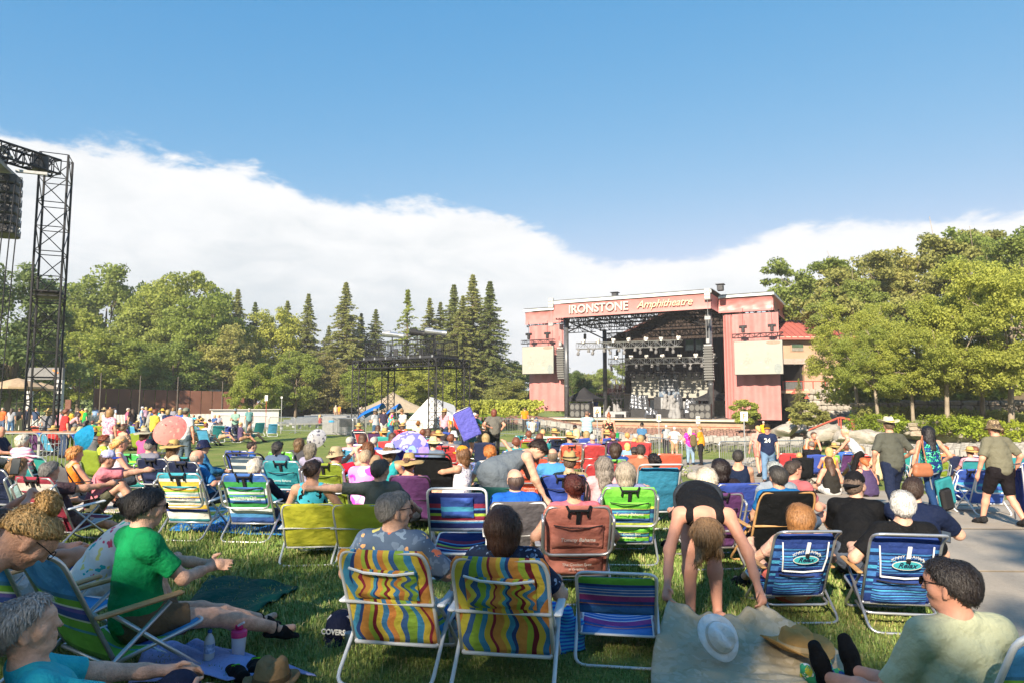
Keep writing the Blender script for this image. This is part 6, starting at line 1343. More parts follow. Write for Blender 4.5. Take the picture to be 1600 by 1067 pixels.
def skeleton(pose, head=(0, 0), twist=0, side=0, **ov):
 q = dict(POSES[pose]); q.update(ov); J = {}
 T = rmat('X', -q['lean']) @ rmat('Y', side) @ rmat('Z', twist); r, f, u = T[:, 0], T[:, 1], T[:, 2]; pel = A_(q['pel'], float)
 J['T'] = T; J['pel'] = pel; J['neck'] = pel+u*.50; J['u'] = u; J['r'] = r; J['f'] = f
 hl = q.get('hunch', 0); J['neck'] = J['neck']+f*hl
 HT = (rmat('X', -q['lean']*q.get('follow', .25)) @ rmat('Z', head[0]) @ rmat('X', head[1])) if True else T
 J['H'] = HT; hu, hf = HT[:, 2], HT[:, 1]; J['hc'] = J['neck']+u*.035+hu*.128+hf*.028
 for i, s_ in ((0, -1), (1, 1)):
  sh = J['neck']-u*.045+r*s_*.178; J['sh%d' % i] = sh; ep = q.get('ep', ((-.6, -.5, -.6), (.6, -.5, -.6)))[i]
  J['el%d' % i], J['wr%d' % i] = ik(sh, A_(q['hands'][i], float), .29, .255, ep)
  hp = pel+r*s_*.088-u*.0; J['hp%d' % i] = hp; kp = q['kp'] or ((s_*1.0, .5, .25))
  J['kn%d' % i], J['an%d' % i] = ik(hp, A_(q['feet'][i], float), .43, .425, kp)
  fd = q.get('fdir', None); d = A_(fd[i] if fd else (s_*.25, 1, -.12), float);
  if J['an%d' % i][2] < .14 and not fd: d = A_((s_*.2, 1, -.22))
  J['fd%d' % i] = d/np.linalg.norm(d)
 J['grip'] = q.get('grip', (.5, .5)); J['palm'] = q.get('palm', (None, None)); return J
def add_hand(F_, J, i, fine):
 wr, el = J['wr%d' % i], J['el%d' % i]; d = wr-el; d = d/np.linalg.norm(d); s_ = -1 if i == 0 else 1
 pn = J['palm'][i]; n_ = A_(pn, float) if pn is not None else A_((-s_*.8, 0, -.5)); n_ = n_-d*(n_ @ d); n_ /= max(1e-6, np.linalg.norm(n_)); side = np.cross(d, n_); side *= 1 if side @ A_((0, 1, .3)) > 0 else -1   # thumb side
 pc = wr+d*.085
 F_.cap(wr+d*.02, pc, .028, .036, lat=side, k=1.0, sm=.015)
 if not fine: F_.cap(pc, pc+d*.07+n_*.02, .03, .018, sm=.02); F_.cap(wr+d*.03+side*.025, wr+d*.08+side*.055, .014, .011); return
 g = J['grip'][i]
 for j, (o_, ln) in enumerate(((.030, .068), (.010, .076), (-.010, .070), (-.029, .054))):
  b0 = pc+side*o_+d*.004; c1 = g*.7; d1 = d*math.cos(c1)+n_*math.sin(c1); c2 = g*1.7; d2 = d*math.cos(c2)+n_*math.sin(c2); p1 = b0+d1*ln*.58; F_.cap(b0, p1, .0098, .009, sm=.006); F_.cap(p1, p1+d2*ln*.5, .009, .0078, sm=.006)
 t0 = wr+d*.03+side*.026; t1 = t0+(d*.55+side*.75+n_*.25)*.042; F_.cap(t0, t1, .0125, .011, sm=.008); F_.cap(t1, t1+(d*.85+side*.25+n_*.4)*.032, .011, .009, sm=.006)
def head_prims(F_, J, fine, ears=True):
 c = J['hc']; H_ = J['H']; r, f, u = H_[:, 0], H_[:, 1], H_[:, 2]; P = lambda a, b_, c_: c+r*a+f*b_+u*c_
 F_.cap(P(0, -.024, .025), P(0, .026, .03), .083, .078, lat=r, k=.93, sm=.02); F_.cap(P(0, .042, -.012), P(0, .045, -.072), .061, .043, lat=r, k=.98, sm=.02); F_.cap(P(0, .060, -.088), P(0, .064, -.088), .024, sm=.02)
 F_.cap(P(0, .097, .012), P(0, .114, -.026), .008, .0115, sm=.014)
 if ears:
  for s_ in (-1, 1): F_.cap(P(s_*.077, -.004, .004), P(s_*.075, .004, -.034), .021, .013, lat=r, k=.5, sm=.006)
 if fine:
  for s_ in (-1, 1): F_.cap(P(s_*.033, .108, .014), P(s_*.036, .106, .014), .0135, sub=True); F_.cap(P(s_*.046, .058, -.022), P(s_*.044, .054, -.03), .026, sm=.02)
  F_.cap(P(-.018, .0925, -.054), P(.018, .0925, -.054), .0065, sm=.008); F_.cap(P(-.015, .091, -.065), P(.015, .091, -.065), .007, sm=.008); F_.cap(P(0, .09, .03), P(0, .088, .034), .02, lat=r, k=2.2, sm=.015)
 F_.cap(J['neck']-J['u']*.05, c-u*.05-f*.014, .063, .056, sm=.04)
def add_strands(me, c, hu, hf, ln, n, curl, hang):
 """locks of hair lying over the scalp, joined to the same mesh"""
 nv = len(me.vertices)
 if nv < 30: return
 rg = np.random.default_rng(nv); co = np.empty(nv*3, np.float32); no = np.empty(nv*3, np.float32); me.vertices.foreach_get('co', co); me.vertices.foreach_get('normal', no); co = co.reshape(-1, 3).astype(float); no = no.reshape(-1, 3).astype(float)
 ix = rg.integers(0, nv, n); p = co[ix]; nn = no[ix]; flow = (-A_(hu)*1.0-A_(hf)*.35) if not hang else A_((0, 0, -1.)) if hang == 1 else -A_(hf)*1.0+A_(hu)*.35; d = flow+rg.normal(size=(n, 3))*curl
 L_ = ln*rg.uniform(.5, 1.2, n); W_ = .0042*(.7 if n > 2000 else 1 if n > 1000 else 1.35 if n > 600 else 1.8)*rg.uniform(.6, 1.3, n); base = len(me.vertices); rows_ = []; ph = rg.uniform(0, 6, n)
 for k_ in range(5):
  t = d-nn*((d*nn).sum(1)*.92)[:, None]; t /= np.linalg.norm(t, axis=1)[:, None]; sd = np.cross(t, nn); sd /= np.maximum(1e-6, np.linalg.norm(sd, axis=1))[:, None]
  lift = .0015+(.0045+.25*curl*curl*.1)*np.sin(math.pi*min(1, k_/4*.9+.05)); w_ = W_*(1-(k_/4)**2*.85); q = p+nn*lift+sd*(np.sin(ph+k_*1.3)*curl*.012)[:, None]
  rows_.append((q-sd*w_[:, None], q+sd*w_[:, None])); p = p+t*(L_/4)[:, None]
  r_ = p-A_(c); rl = np.linalg.norm(r_, axis=1); nn = nn*.6+.4*r_/np.maximum(1e-6, rl)[:, None]; nn /= np.linalg.norm(nn, axis=1)[:, None]
 V = np.stack([np.stack(x, 1) for x in rows_], 1).reshape(-1, 3); i0 = np.arange(n)*10; Q_ = np.concatenate([np.stack([i0+2*k_, i0+2*k_+1, i0+2*k_+3, i0+2*k_+2], 1) for k_ in range(4)])+base
 ov, ol, op = base, len(me.loops), len(me.polygons)
 me.vertices.add(len(V)); me.vertices.foreach_set('co', np.concatenate([co.ravel(), V.ravel()]).astype(np.float32))
 lv = np.empty(ol, np.int32); me.loops.foreach_get('vertex_index', lv); me.loops.add(4*len(Q_)); me.loops.foreach_set('vertex_index', np.concatenate([lv, Q_.ravel().astype(np.int32)]))
 ls = np.empty(op, np.int32); me.polygons.foreach_get('loop_start', ls); me.polygons.add(len(Q_)); me.polygons.foreach_set('loop_start', np.concatenate([ls, ol+np.arange(0, 4*len(Q_), 4, dtype=np.int32)])); me.polygons.foreach_set('loop_total', np.full(op+len(Q_), 4, np.int32)); me.polygons.foreach_set('use_smooth', np.ones(op+len(Q_), bool)); me.update(calc_edges=True)
def build_figure(J, h, spec):
 """body, hair and clothes as separate meshes"""
 g = spec.get('girth', 1.0); u, r, f = J['u'], J['r'], J['f']; pel, nk = J['pel'], J['neck']; fine = h < .0115; out = {}; mid = pel+u*.24+A_(f)*(.3*((nk-pel-u*.5) @ f)); G = lambda q: q*g
 ch = nk-u*.13
 def torso(F_, e, top=True):
  F_.cap(pel-u*.02, pel+u*.09, G(.118)+e, G(.122)+e, lat=r, k=1.32); F_.cap(pel+u*.06+f*.01*g, mid, G(.118)+e, G(.115)+e, lat=r, k=1.25)
  F_.cap(mid, ch, G(.114)+e, .108+.4*(G(.1)-.1)+e, lat=r, k=1.34)
  if top:
   F_.cap(J['sh0']+r*.03, J['sh1']-r*.03, .056+e*.8, sm=.05)
   for i in (0, 1): F_.cap(nk+u*.005, J['sh%d' % i], .050+e*.5, .052+e*.8, sm=.04)
 B = Field(); torso(B, -.004); head_prims(B, J, fine)
 for i in (0, 1):
  B.cap(J['sh%d' % i], J['el%d' % i], G(.050), G(.040)); B.cap(J['el%d' % i], J['wr%d' % i]*.65+J['el%d' % i]*.35, G(.041), .033); B.cap(J['wr%d' % i]*.6+J['el%d' % i]*.4, J['wr%d' % i], .034, .0255, sm=.02); add_hand(B, J, i, fine)
  B.cap(J['hp%d' % i], J['kn%d' % i], G(.086), .056, sm=.05); kn, an = J['kn%d' % i], J['an%d' % i]; back = -A_(f); B.cap(kn, kn*.65+an*.35, .055, .056, sm=.03); B.cap(kn*.65+an*.35, an, .055, .036, sm=.03); fd = J['fd%d' % i]; B.cap(an-A_((0, 0, .03)), an+fd*.13-A_((0, 0, .0)), .034, .026, sm=.02)
  if spec.get('shoe') == 'bare':
   sd = np.cross(fd, A_((0, 0, 1.))); B.cap(an+fd*.1, an+fd*.16, .03, .018, lat=sd, k=1.4)
 out['body'] = B.mesh('body', h)
 sl = spec.get('sleeve', .6); S_ = Field(); top = spec.get('top', 'tee')
 if top != 'none':
  wn_ = .0085 if h < .02 else .005
  if top in ('tank', 'dress'):
   torso(S_, .014, False);
   for s_ in (0, 1): S_.cap(ch+r*(.07 if s_ else -.07), nk-u*.045+r*(.10 if s_ else -.10), .085, .062, sm=.04); S_.cap(nk-u*.04+r*(.105 if s_ else -.105), nk-u*.012+r*(.10 if s_ else -.10), .062, .050)
  else:
   torso(S_, .017); S_.cap(nk-u*.03, nk+u*.03, .068, .06, cut1=True)
   for i in (0, 1):
    a, e_, w_ = J['sh%d' % i], J['el%d' % i], J['wr%d' % i]
    if sl <= 1: S_.cap(a, a+(e_-a)*sl, G(.066), G(.062), cut1=True, sm=.04)
    else: S_.cap(a, e_, G(.065), G(.056), sm=.04); S_.cap(e_, e_+(w_-e_)*(sl-1), .053, .044, cut1=True)
  if top == 'dress':
   k0, k1 = J['kn0'], J['kn1']; S_.cap(pel, (k0+k1)/2, .16*g, .17*g, lat=r, k=1.2, cut1=True, sm=.08)
  elif spec.get('hem', True): S_.cap(pel+u*.10, pel-u*.04, G(.128), G(.130), lat=r, k=1.32, cut1=True)
  out['shirt'] = S_.mesh('shirt', h, wn_, 17, spec.get('seed', 1), (1, 1, 1.6))
 bt = spec.get('bottom_len', .62)
 if bt and (top != 'dress' or bt > 1):
  P_ = Field(); P_.cap(pel-u*.03, pel+u*.10, G(.120)+.008, G(.121)+.006, lat=r, k=1.32)
  for i in (0, 1):
   hp, kn, an = J['hp%d' % i], J['kn%d' % i], J['an%d' % i]; wd = .012 if spec.get('slim') else .022
   if bt <= 1: P_.cap(hp, hp+(kn-hp)*bt, G(.088)+wd, (.086+wd)*(1-.28*bt)+.004, cut1=True, sm=.05)
   else: P_.cap(hp, kn, G(.088)+wd*.8, .060+wd, sm=.05); P_.cap(kn, kn+(an-kn)*min(1, bt-1), .060+wd, .042+wd*1.1, cut1=True, sm=.03)
  out['trousers'] = P_.mesh('trousers', h, .004 if h < .02 else .002, 24, 3)
 c = J['hc']; H_ = J['H']; hr, hf, hu = H_[:, 0], H_[:, 1], H_[:, 2]; Q = lambda a, b_, c_: c+hr*a+hf*b_+hu*c_; st = spec.get('hair', 'short')
 if st:
  X = Field(); pl = [(Q(0, .055, .060), hf*.62-hu*.78)]; nz_ = .005; fq = 55; stt = (1, 1, .35)
  if st == 'bald':
   X.cap(Q(0, -.03, .0), Q(0, .0, .0), .0885, .083, lat=hr, k=.95, sm=.02); X.cap(Q(0, -.03, -.02), Q(0, -.025, -.06), .076, .062, lat=hr, k=.98); pl = [(Q(0, .015, 0), hf*.9-hu*.3), (Q(0, 0, .028), hu+hf*.35)]; nz_ = .002
  else:
   t = .002 if st in ('short', 'crop', 'bun', 'updo') else .012
   X.cap(Q(0, -.028, .03), Q(0, .03, .037), .087+t, .080+t, lat=hr, k=.95, sm=.02)
   if st in ('short', 'crop'): X.cap(Q(0, -.035, -.01), Q(0, -.028, -.04), .074, .060, lat=hr, k=.98, sm=.03); X.cap(Q(0, .042, .088), Q(0, .055, .082), .026, lat=hr, k=1.7)
   if st == 'crop': nz_ = .0015
   if st == 'wavy': X.cap(Q(0, -.04, -.01), Q(0, -.05, -.07), .094, .075, lat=hr, k=1.0); nz_ = .011; fq = 60
   if st in ('bob', 'long', 'curlylong'):
    X.cap(Q(0, -.035, 0), Q(0, -.045, -.085 if st == 'bob' else -.12), .099, .088, lat=hr, k=1.02, sm=.03)
    for s_ in (-1, 1): X.cap(Q(s_*.066, -.0, .0), Q(s_*.070, .0, -.085 if st == 'bob' else -.13), .042, .036, sm=.03)
    pl = [(Q(0, .058, .052), hf*.9-hu*.43)]; nz_ = .006
   if st in ('long', 'curlylong'):
    X.cap(Q(0, -.055, -.10), nk-u*.16-f*.085, .085, .055, lat=hr, k=1.35, sm=.04); nz_ = .012 if st == 'curlylong' else .007
   if st == 'pony': X.cap(Q(0, -.09, .01), Q(0, -.13, -.03), .03, .035); X.cap(Q(0, -.13, -.03), Q(.01, -.125, -.20), .034, .016, sm=.03); X.cap(Q(0, -.035, -.02), Q(0, -.03, -.05), .075, .062, lat=hr, k=.98)
   if st == 'bun': pl = [(Q(0, .05, .062), hf*.5-hu*.87)]
   if st in ('bun', 'updo'): b_ = (0, -.05, .135) if st == 'bun' else (0, -.105, .03); X.cap(Q(*b_), Q(b_[0], b_[1]-.015, b_[2]+.01), .044, .04, sm=.008); X.cap(Q(0, -.035, -.02), Q(0, -.03, -.04), .075, .062, lat=hr, k=.98); nz_ = .008
   if st == 'hang':   # hair falling forward of a bent head
    X.cap(Q(0, -.02, .06), Q(.03, .07, .10), .085, .05, sm=.04); X.cap(Q(.04, .07, .06), Q(.075, .10, .19), .04, .016, sm=.03); X.cap(Q(-.05, .04, .06), Q(-.075, .06, .14), .035, .014, sm=.03); nz_ = .006
  me = X.mesh('hair', max(h*.9, .0075), nz_, fq, 4, stt, planes=pl)
  if h < .022 and st not in ('bald',): add_strands(me, c, hu, hf, {'crop': .022, 'short': .04, 'wavy': .06, 'bob': .09, 'long': .12, 'curlylong': .09, 'hang': .10, 'bun': .035}.get(st, .06), 3200 if h < .009 else 1700 if h < .012 else 800 if h < .016 else 450, .35 if st in ('wavy', 'curlylong', 'bun') else .3 if st == 'short' else .18, {'hang': 1, 'bun': 2, 'updo': 2, 'pony': 2}.get(st, 0))
  out['hair'] = me
 sh_ = spec.get('shoe', 'shoe')
 if sh_ in ('shoe', 'sandal'):
  for i in (0, 1):
   an, fd = J['an%d' % i], J['fd%d' % i]; dn = A_((0, 0, -1.)); dn = dn-fd*(dn @ fd); dn /= np.linalg.norm(dn); dn *= 1-.85*abs(fd[2]); sd = np.cross(fd, dn); X = Field()
   if sh_ == 'shoe': X.cap(an-fd*.03+dn*.03, an+fd*.10+dn*.035, .047, .042, lat=sd, k=1.05); X.cap(an-fd*.02-dn*.015, an-fd*.01+dn*.03, .046, .05); X.cap(an+fd*.08+dn*.035, an+fd*.17+dn*.042, .044, .034, lat=sd, k=1.25)
   else: X.cap(an-fd*.05+dn*.062, an+fd*.17+dn*.058, .016, .016, lat=sd, k=2.8); X.cap(an+fd*.07+dn*.03, an+fd*.09+dn*.04, .042, .040, lat=sd, k=1.15); X.cap(an+fd*.0+dn*.0, an+fd*.012, .044, .044, cut0=True, cut1=True)
   out['shoe%d' % i] = X.mesh('shoe', max(h, .009))
 return out
# hats and glasses sit in the head's frame: x right, y forward, z up
def hat_parts(kind):
 res = []
 if kind in ('wide', 'sun', 'cowboy', 'fedora', 'bucket'):
  br = {'wide': .19, 'sun': .23, 'cowboy': .185, 'fedora': .145, 'bucket': .14}[kind]; dz = {'bucket': -.055, 'sun': -.03, 'wide': -.015}.get(kind, 0)
  def warp(v, an):
   rr = math.hypot(v.x, v.y)
   if rr > .11:
    q = (rr-.105)/(br-.105); v = v+Vector((0, 0, (.055*abs(math.cos(an))**2*q if kind == 'cowboy' else .014*math.sin(2*an+1)*q+(.01*math.sin(5*an)*q if kind == 'sun' else 0))))
   elif kind in ('cowboy', 'fedora') and v.z > .10: v = v+Vector((0, 0, -.03*math.exp(-(v.x/.025)**2)))
   return Vector((v.x*.93, v.y*1.08, v.z))
  cz = .125 if kind != 'bucket' else .115
  k = MB(); k.lathe([(.0, cz), (.055, cz), (.078, cz-.02), (.092, .05), (.099, .02)], (0, 0, 0), 28, warp=warp); res.append(('crown', k.mesh('crown', True), 0))
  k = MB(); k.lathe([(.098, .022), (.105, .018), (br*.8, .018+dz*.6), (br, .018+dz), (br+.002, .012+dz), (br*.8, .010+dz*.6), (.098, .012)], (0, 0, 0), 32, warp=warp); res.append(('brim', k.mesh('brim', True), 0))
  if kind != 'bucket': k = MB(); k.lathe([(.1005, .018), (.1005, .024), (.097, .045), (.094, .045)], (0, 0, 0), 28, warp=warp); res.append(('hat_band', k.mesh('hat_band', True), 1))
 elif kind in ('cap', 'capback'):
  k = MB(); k.lathe([(.0, .108), (.05, .10), (.085, .065), (.098, .02), (.0985, -.005), (.095, -.008)], (0, 0, 0), 26, warp=lambda v, an: Vector((v.x*.93, v.y*1.08, v.z))); res.append(('crown', k.mesh('crown', True), 0))
  k = MB(); sg = 1 if kind == 'cap' else -1; k.sheet(lambda a, b_: ((a*2-1)*.088*(1-.25*b_**2), sg*(.075*math.cos((a*2-1)*1.1)+.02+.085*b_*math.sqrt(max(.05, 1-(a*2-1)**2*.75))), .004-.018*b_-.02*(a*2-1)**2), 12, 6, thick=.005); res.append(('peak', k.mesh('peak', True), 1))
 elif kind == 'visor':
  k = MB(); k.lathe([(.098, .015), (.099, .04), (.094, .04), (.094, .015)], (0, 0, 0), 24, warp=lambda v, an: Vector((v.x*.93, v.y*1.08, v.z))); res.append(('band', k.mesh('band', True), 0)); k = MB(); k.sheet(lambda a, b_: ((a*2-1)*.088, .06*math.cos((a*2-1)*1.1)+.03+.085*b_*math.sqrt(max(.05, 1-(a*2-1)**2*.75)), .015-.01*b_), 12, 5, thick=.004); res.append(('peak', k.mesh('peak', True), 0))
 elif kind in ('glasses', 'shades'):
  k = MB()
  for s_ in (-1, 1):
   k.tube([(s_*.034+.025*math.cos(t), .112, .012+.019*math.sin(t)) for t in np.linspace(0, 5.9, 14)], .0022, 5, closed=True); k.tube([(s_*.060, .110, .016), (s_*.074, .06, .018), (s_*.078, -.005, .015)], .0022, 5)
  k.tube([(-.01, .113, .016), (0, .116, .018), (.01, .113, .016)], .002, 5); res.append(('glasses', k.mesh('glasses', True), 0))
  if kind == 'shades':
   k = MB()
   for s_ in (-1, 1): k.add([(s_*.034+.025*math.cos(t), .1125, .012+.019*math.sin(t)) for t in np.linspace(0, 5.9, 14)], [tuple(range(14))])
   res.append(('lens', k.mesh('lens', False), 1))
 return res
HATZ = {'wide': .04, 'sun': .04, 'cowboy': .042, 'fedora': .045, 'bucket': .035, 'cap': .048, 'capback': .048, 'visor': .03, 'glasses': 0, 'shades': 0}
PPL = {}; LASTJ = [None]
def person(label, loc, rz, pose='stand', shirt='888888', bottom='333a44', hair='short', hairc='4a3a2a', skin='b', hat=None, hatc=None, shoe='shoe', shoec='2a2a2c', h=None, sc=1.0, glasses=None, group=None, cache=None, **kw):
 D = Vector(loc).length if h is None else 0
 if h is None: h = .0085 if D < 5.4 else .0105 if D < 8.2 else .014 if D < 12 else .019 if D < 18 else .026 if D < 30 else .034
 key = cache; spec = {k_: kw.pop(k_) for k_ in ('girth', 'sleeve', 'top', 'hem', 'bottom_len', 'slim', 'seed') if k_ in kw}; spec.update(hair=hair, shoe=shoe)
 if hat and hat not in ('visor',) and hair in ('short', 'wavy'): spec['hair'] = 'crop'
 ck = (pose, round(h, 4), tuple(sorted(spec.items())), repr(sorted(kw.items())))
 if ck not in PPL: J = skeleton(pose, **kw); PPL[ck] = (J, build_figure(J, h, spec))
 J, M_ = PPL[ck]; LASTJ[0] = J
 e = empty('person', loc, rz); e.scale = (sc,)*3; tag(e, label, 'person', group)
 mt = lambda c_: c_ if not isinstance(c_, str) else (FABP[c_]() if c_ in FABP else cloth(c_))
 for nm, me in M_.items():
  if nm == 'body': obj('body', me, SKIN[skin], e)
  elif nm == 'shirt': obj('shirt' if spec.get('top') != 'dress' else 'dress', me, mt(shirt), e)
  elif nm == 'trousers': obj('trousers' if spec.get('bottom_len', .62) > 1 else 'shorts', me, mt(bottom), e)
  elif nm == 'hair': obj('hair', me, hairmat(hairc), e)
  else: obj('shoe', me, cloth(shoec), e)
 def wear(kind, cols, up):
  H_ = J['H']; M4 = Matrix([[*H_[i], 0] for i in range(3)]+[[0, 0, 0, 1]]); M4.translation = Vector(J['hc'])+Vector(H_[:, 2])*up+Vector(H_[:, 1])*(0 if up == 0 else -.002)
  ps = cm_('hat_'+kind, lambda: hat_parts(kind)); root = None
  for nm, me, mi in ps:
   o = obj(nm if root is not None or len(ps) == 1 or kind in ('glasses', 'shades') else 'hat', me, cols[min(mi, len(cols)-1)], e if root is None else root)
   if root is None: o.matrix_local = M4; root = o
 if hat: cs = hatc or ['cbb98a', '222222']; wear(hat, [mt(c_) for c_ in (cs if isinstance(cs, (list, tuple)) else [cs, cs])], HATZ[hat])
 if glasses: wear(glasses, [cloth('1a1a1c'), mat('lens_dark', (.01, .01, .012), .1, spec=.8)], 0)
 return e
FABP = {
 'aloha': lambda: pattern('cl_aloha', hexc('54667e'), [hexc('e8b07a'), hexc('d9cf7a'), hexc('e07a5a'), hexc('7f93a8'), hexc('6a7c92')], 13, size=.40, distort=1.3),
 'floral': lambda: pattern('cl_floral', hexc('ded8d4'), [hexc('2fa8a8'), hexc('d64a6a'), hexc('e8d27a'), hexc('dcd6d2'), hexc('4ab8b0')], 12, size=.36, distort=1.2),
 'tealblack': lambda: pattern('cl_tealblack', hexc('4ab8d0'), [hexc('10181c'), hexc('0c1014')], 12, size=.40, distort=1.2),
 'navypat': lambda: pattern('cl_navypat', hexc('18243c'), [hexc('3a5a80'), hexc('7a90b0'), hexc('22344e')], 26, size=.32, distort=1.0),
 'leaf': lambda: pattern('cl_leaf', hexc('0e2a5a'), [hexc('1f9a6a'), hexc('38c08a'), hexc('123a8a'), hexc('6ad0a0')], 15, size=.46, distort=2.4),
 'tiedye': lambda: pattern('cl_tiedye', hexc('3ac0a0'), [hexc('e04a9a'), hexc('e8c83a'), hexc('3a8ae0'), hexc('2a2a2a'), hexc('e0503a')], 9, size=.55, distort=1.0),
 'rose': lambda: pattern('cl_rose', hexc('201a18'), [hexc('c8283a'), hexc('d8c8a0'), hexc('4a6a3a'), hexc('e0b090')], 16, size=.44, distort=.7),
 'pinkpat': lambda: pattern('cl_pinkpat', hexc('d88aa0'), [hexc('f0e0d8'), hexc('b04a6a'), hexc('e8c8c0')], 20, size=.4),
 'magenta': lambda: pattern('cl_magenta', hexc('d82a9a'), [hexc('f09ad0'), hexc('b01a7a')], 24, size=.3),
 'camo': lambda: pattern('cl_camo', hexc('6a5a44'), [hexc('a8967a'), hexc('4a4a34'), hexc('c0a88a')], 28, size=.4, distort=1.6),
 'whitefloral': lambda: pattern('cl_whitefl', hexc('d8d4dc'), [hexc('8a86a8'), hexc('b0a8c0')], 26, size=.34),
 'plaid': lambda: pattern('cl_plaid', hexc('d8d8d8'), [hexc('6a6a70'), hexc('2a4a8a')], 30, size=.3),
 'stripeaqua': lambda: bands('cl_stripeaqua', 'b8d0d4', '6aa8b4', 9), 'pinkstripe': lambda: bands('cl_pinkstripe', 'e88aa8', 'c8c0cc', 7), 'navywhite': lambda: bands('cl_navywhite', '1c2440', '1c2440', 5), 'tiepink': lambda: pattern('cl_tiepink', hexc('d888d8'), [hexc('e048c8'), hexc('e8b0e8')], 7, size=.5, distort=.5)}
def bands(name, a, b_, n):
 if name in MATS: return MATS[name]
 m, nt, b = newmat(name); tcn = node(nt, 'ShaderNodeTexCoord'); se = node(nt, 'ShaderNodeSeparateXYZ'); nt.links.new(tcn.outputs['Object'], se.inputs[0]); ma = node(nt, 'ShaderNodeMath', operation='MULTIPLY'); nt.links.new(se.outputs[2], ma.inputs[0]); ma.inputs[1].default_value = n*2
 fr = node(nt, 'ShaderNodeMath', operation='FRACT'); nt.links.new(ma.outputs[0], fr.inputs[0]); rp = node(nt, 'ShaderNodeValToRGB'); rp.color_ramp.interpolation = 'CONSTANT'; nt.links.new(fr.outputs[0], rp.inputs[0]); rp.color_ramp.elements[0].color = c4(hexc(a)); rp.color_ramp.elements[1].position = .5; rp.color_ramp.elements[1].color = c4(hexc(b_)); nt.links.new(rp.outputs[0], b.inputs['Base Color']); b.inputs['Roughness'].default_value = .85; MATS[name] = m; return m
def pp(label, px, D, rz=0, pose='stand', dz=0, **kw):
 p = on(px, D); p.z += dz; return person(label, p, R(rz), pose, **kw)
# ---------------------------------------------------------------- nearest figures and their chairs
T1 = ('Tommy Bahama', 'The Coolest Spot', 'in Paradise')
# green polo man in the striped chair, clapping
ch_px('loop', 'bluegreen', 190, 4.35, -34, 'blue and green striped beach chair with wooden arms under the man in the green polo', frame=SFR, arm=WOOD, sc=1.12)
pp('man in a bright green polo shirt clapping in a striped chair', 226, 4.5, -42, 'chairfwd', shirt='0f8a50', bottom='6e5a44', hairc='2a2624', skin='b', shoe='sandal', shoec='1c1a1a', lean=0, pel=(0, .0, .34), sleeve=.72, glasses='shades', head=(-8, -4), hands=((.03, .42, .60), (.09, .40, .58)), feet=((.02, 1.06, .09), (.24, 1.0, .09)), palm=((1, 0, .2), (-1, 0, .2)), grip=(.12, .12), ep=((-.8, 0, -.6), (.8, -.2, -.8)), sc=1.04, top='tee')
ch_px('loop', 'bluegreen', 62, 4.7, -20, 'green and blue striped beach chair under the woman in the flowered blouse', frame=SFR, arm=WOOD, sc=1.1)
pp('dark haired woman in a white flowered blouse leaning forward beside the green polo man', 150, 5.3, -66, 'chairfwd', shirt='floral', bottom='e0dcd8', hair='updo', hairc='241c1a', lean=34, girth=1.22, hands=((-.05, .55, .5), (.1, .5, .45)), head=(-25, 8), pel=(0, 0, .34), sleeve=.9)
# blonde bun woman bending in at the left edge
pp('woman with a messy blonde bun, glasses and silver earring stooping in at the left edge', -135, 2.75, -55, 'bend', shirt='4a3a5c', bottom='2c3040', hair='bun', hairc='b8935c', skin='a', top='tank', lean=62, head=(8, -14), follow=.55, hands=((-.12, .25, .5), (.12, .30, .45)), glasses='glasses', pel=(0, -.18, .82), girth=1.0)
# grey haired man low at the left bottom
ch_px('loop', 'dgreen', 40, 2.62, -38, 'dark teal beach chair at the bottom left corner', frame=SFR, sc=1.0)
pp('grey haired man in a turquoise polo reclining at the bottom left corner', 158, 2.9, -50, 'chair', shirt='2fb0bc', bottom='1e2740', hairc='8a8886', hair='short', lean=-24, pel=(0, .0, .22), sleeve=.75, head=(-14, 6), hands=((-.12, .52, .46), (.16, .62, .42)), feet=((-.1, .60, .08), (.25, .56, .08)), bottom_len=2.0, grip=(.6, .6), kp=(.15, .2, 1))
# couple in the multi-coloured chairs
ch_px('white', 'multi', 634, 4.62, -10, 'chair with wavy rainbow stripes and white frame under the man in the flowered shirt', frame=WFR, arm=WPL, sc=1.03)
pp('grey haired man in a blue flowered aloha shirt, head turned right', 622, 4.72, -14, 'chair', shirt='aloha', bottom='cfd0cc', hairc='7c7874', hair='crop', glasses='glasses', lean=-10, pel=(0, .0, .33), sleeve=.9, girth=1.16, head=(-52, 2), hands=((-.30, .24, .55), (.34, .30, .54)), feet=((-.06, .78, .08), (.30, .80, .08)), sc=1.02, shoec='c8c8c8')
ch_px('white', 'multi', 797, 4.42, -9, 'chair with wavy rainbow stripes and white frame under the woman with bobbed hair', frame=WFR, arm=WPL, sc=1.03)
pp('woman with brown bobbed hair and glasses in the right hand rainbow striped chair', 793, 4.55, -12, 'chair', shirt='navypat', bottom='2a3048', hair='bob', hairc='4a3022', lean=-14, pel=(0, 0, .29), sleeve=.8, girth=1.08, head=(18, 0), hands=((-.28, .24, .5), (.30, .22, .52)), glasses='glasses')
# empty striped low chair
ch_px('low', 'empty', 960, 4.95, -9, 'empty low chair with blue pink and green stripes and white frame', frame=WFR, arms=False, sc=.95, zs=.78)
# woman bending over the picnic cloth
pp('woman in a black tank top bending down to spread the pale picnic cloth', 1093, 5.55, 170, 'bend', shirt='17171a', bottom='3a4048', hair='hang', hairc='8a6a48', skin='d', top='tank', lean=99, pel=(0, -.32, .90), follow=1.0, head=(0, -14), hands=((-.36, .46, .29), (.32, .50, .26)), feet=((-.10, -.04, .08), (.10, -.02, .08)), bottom_len=.45, shoe='bare', grip=(.9, .9), ep=((-1, -.2, .2), (1, -.2, .2)), sc=1.04); LADY = (LASTJ[0], on(1093, 5.55))
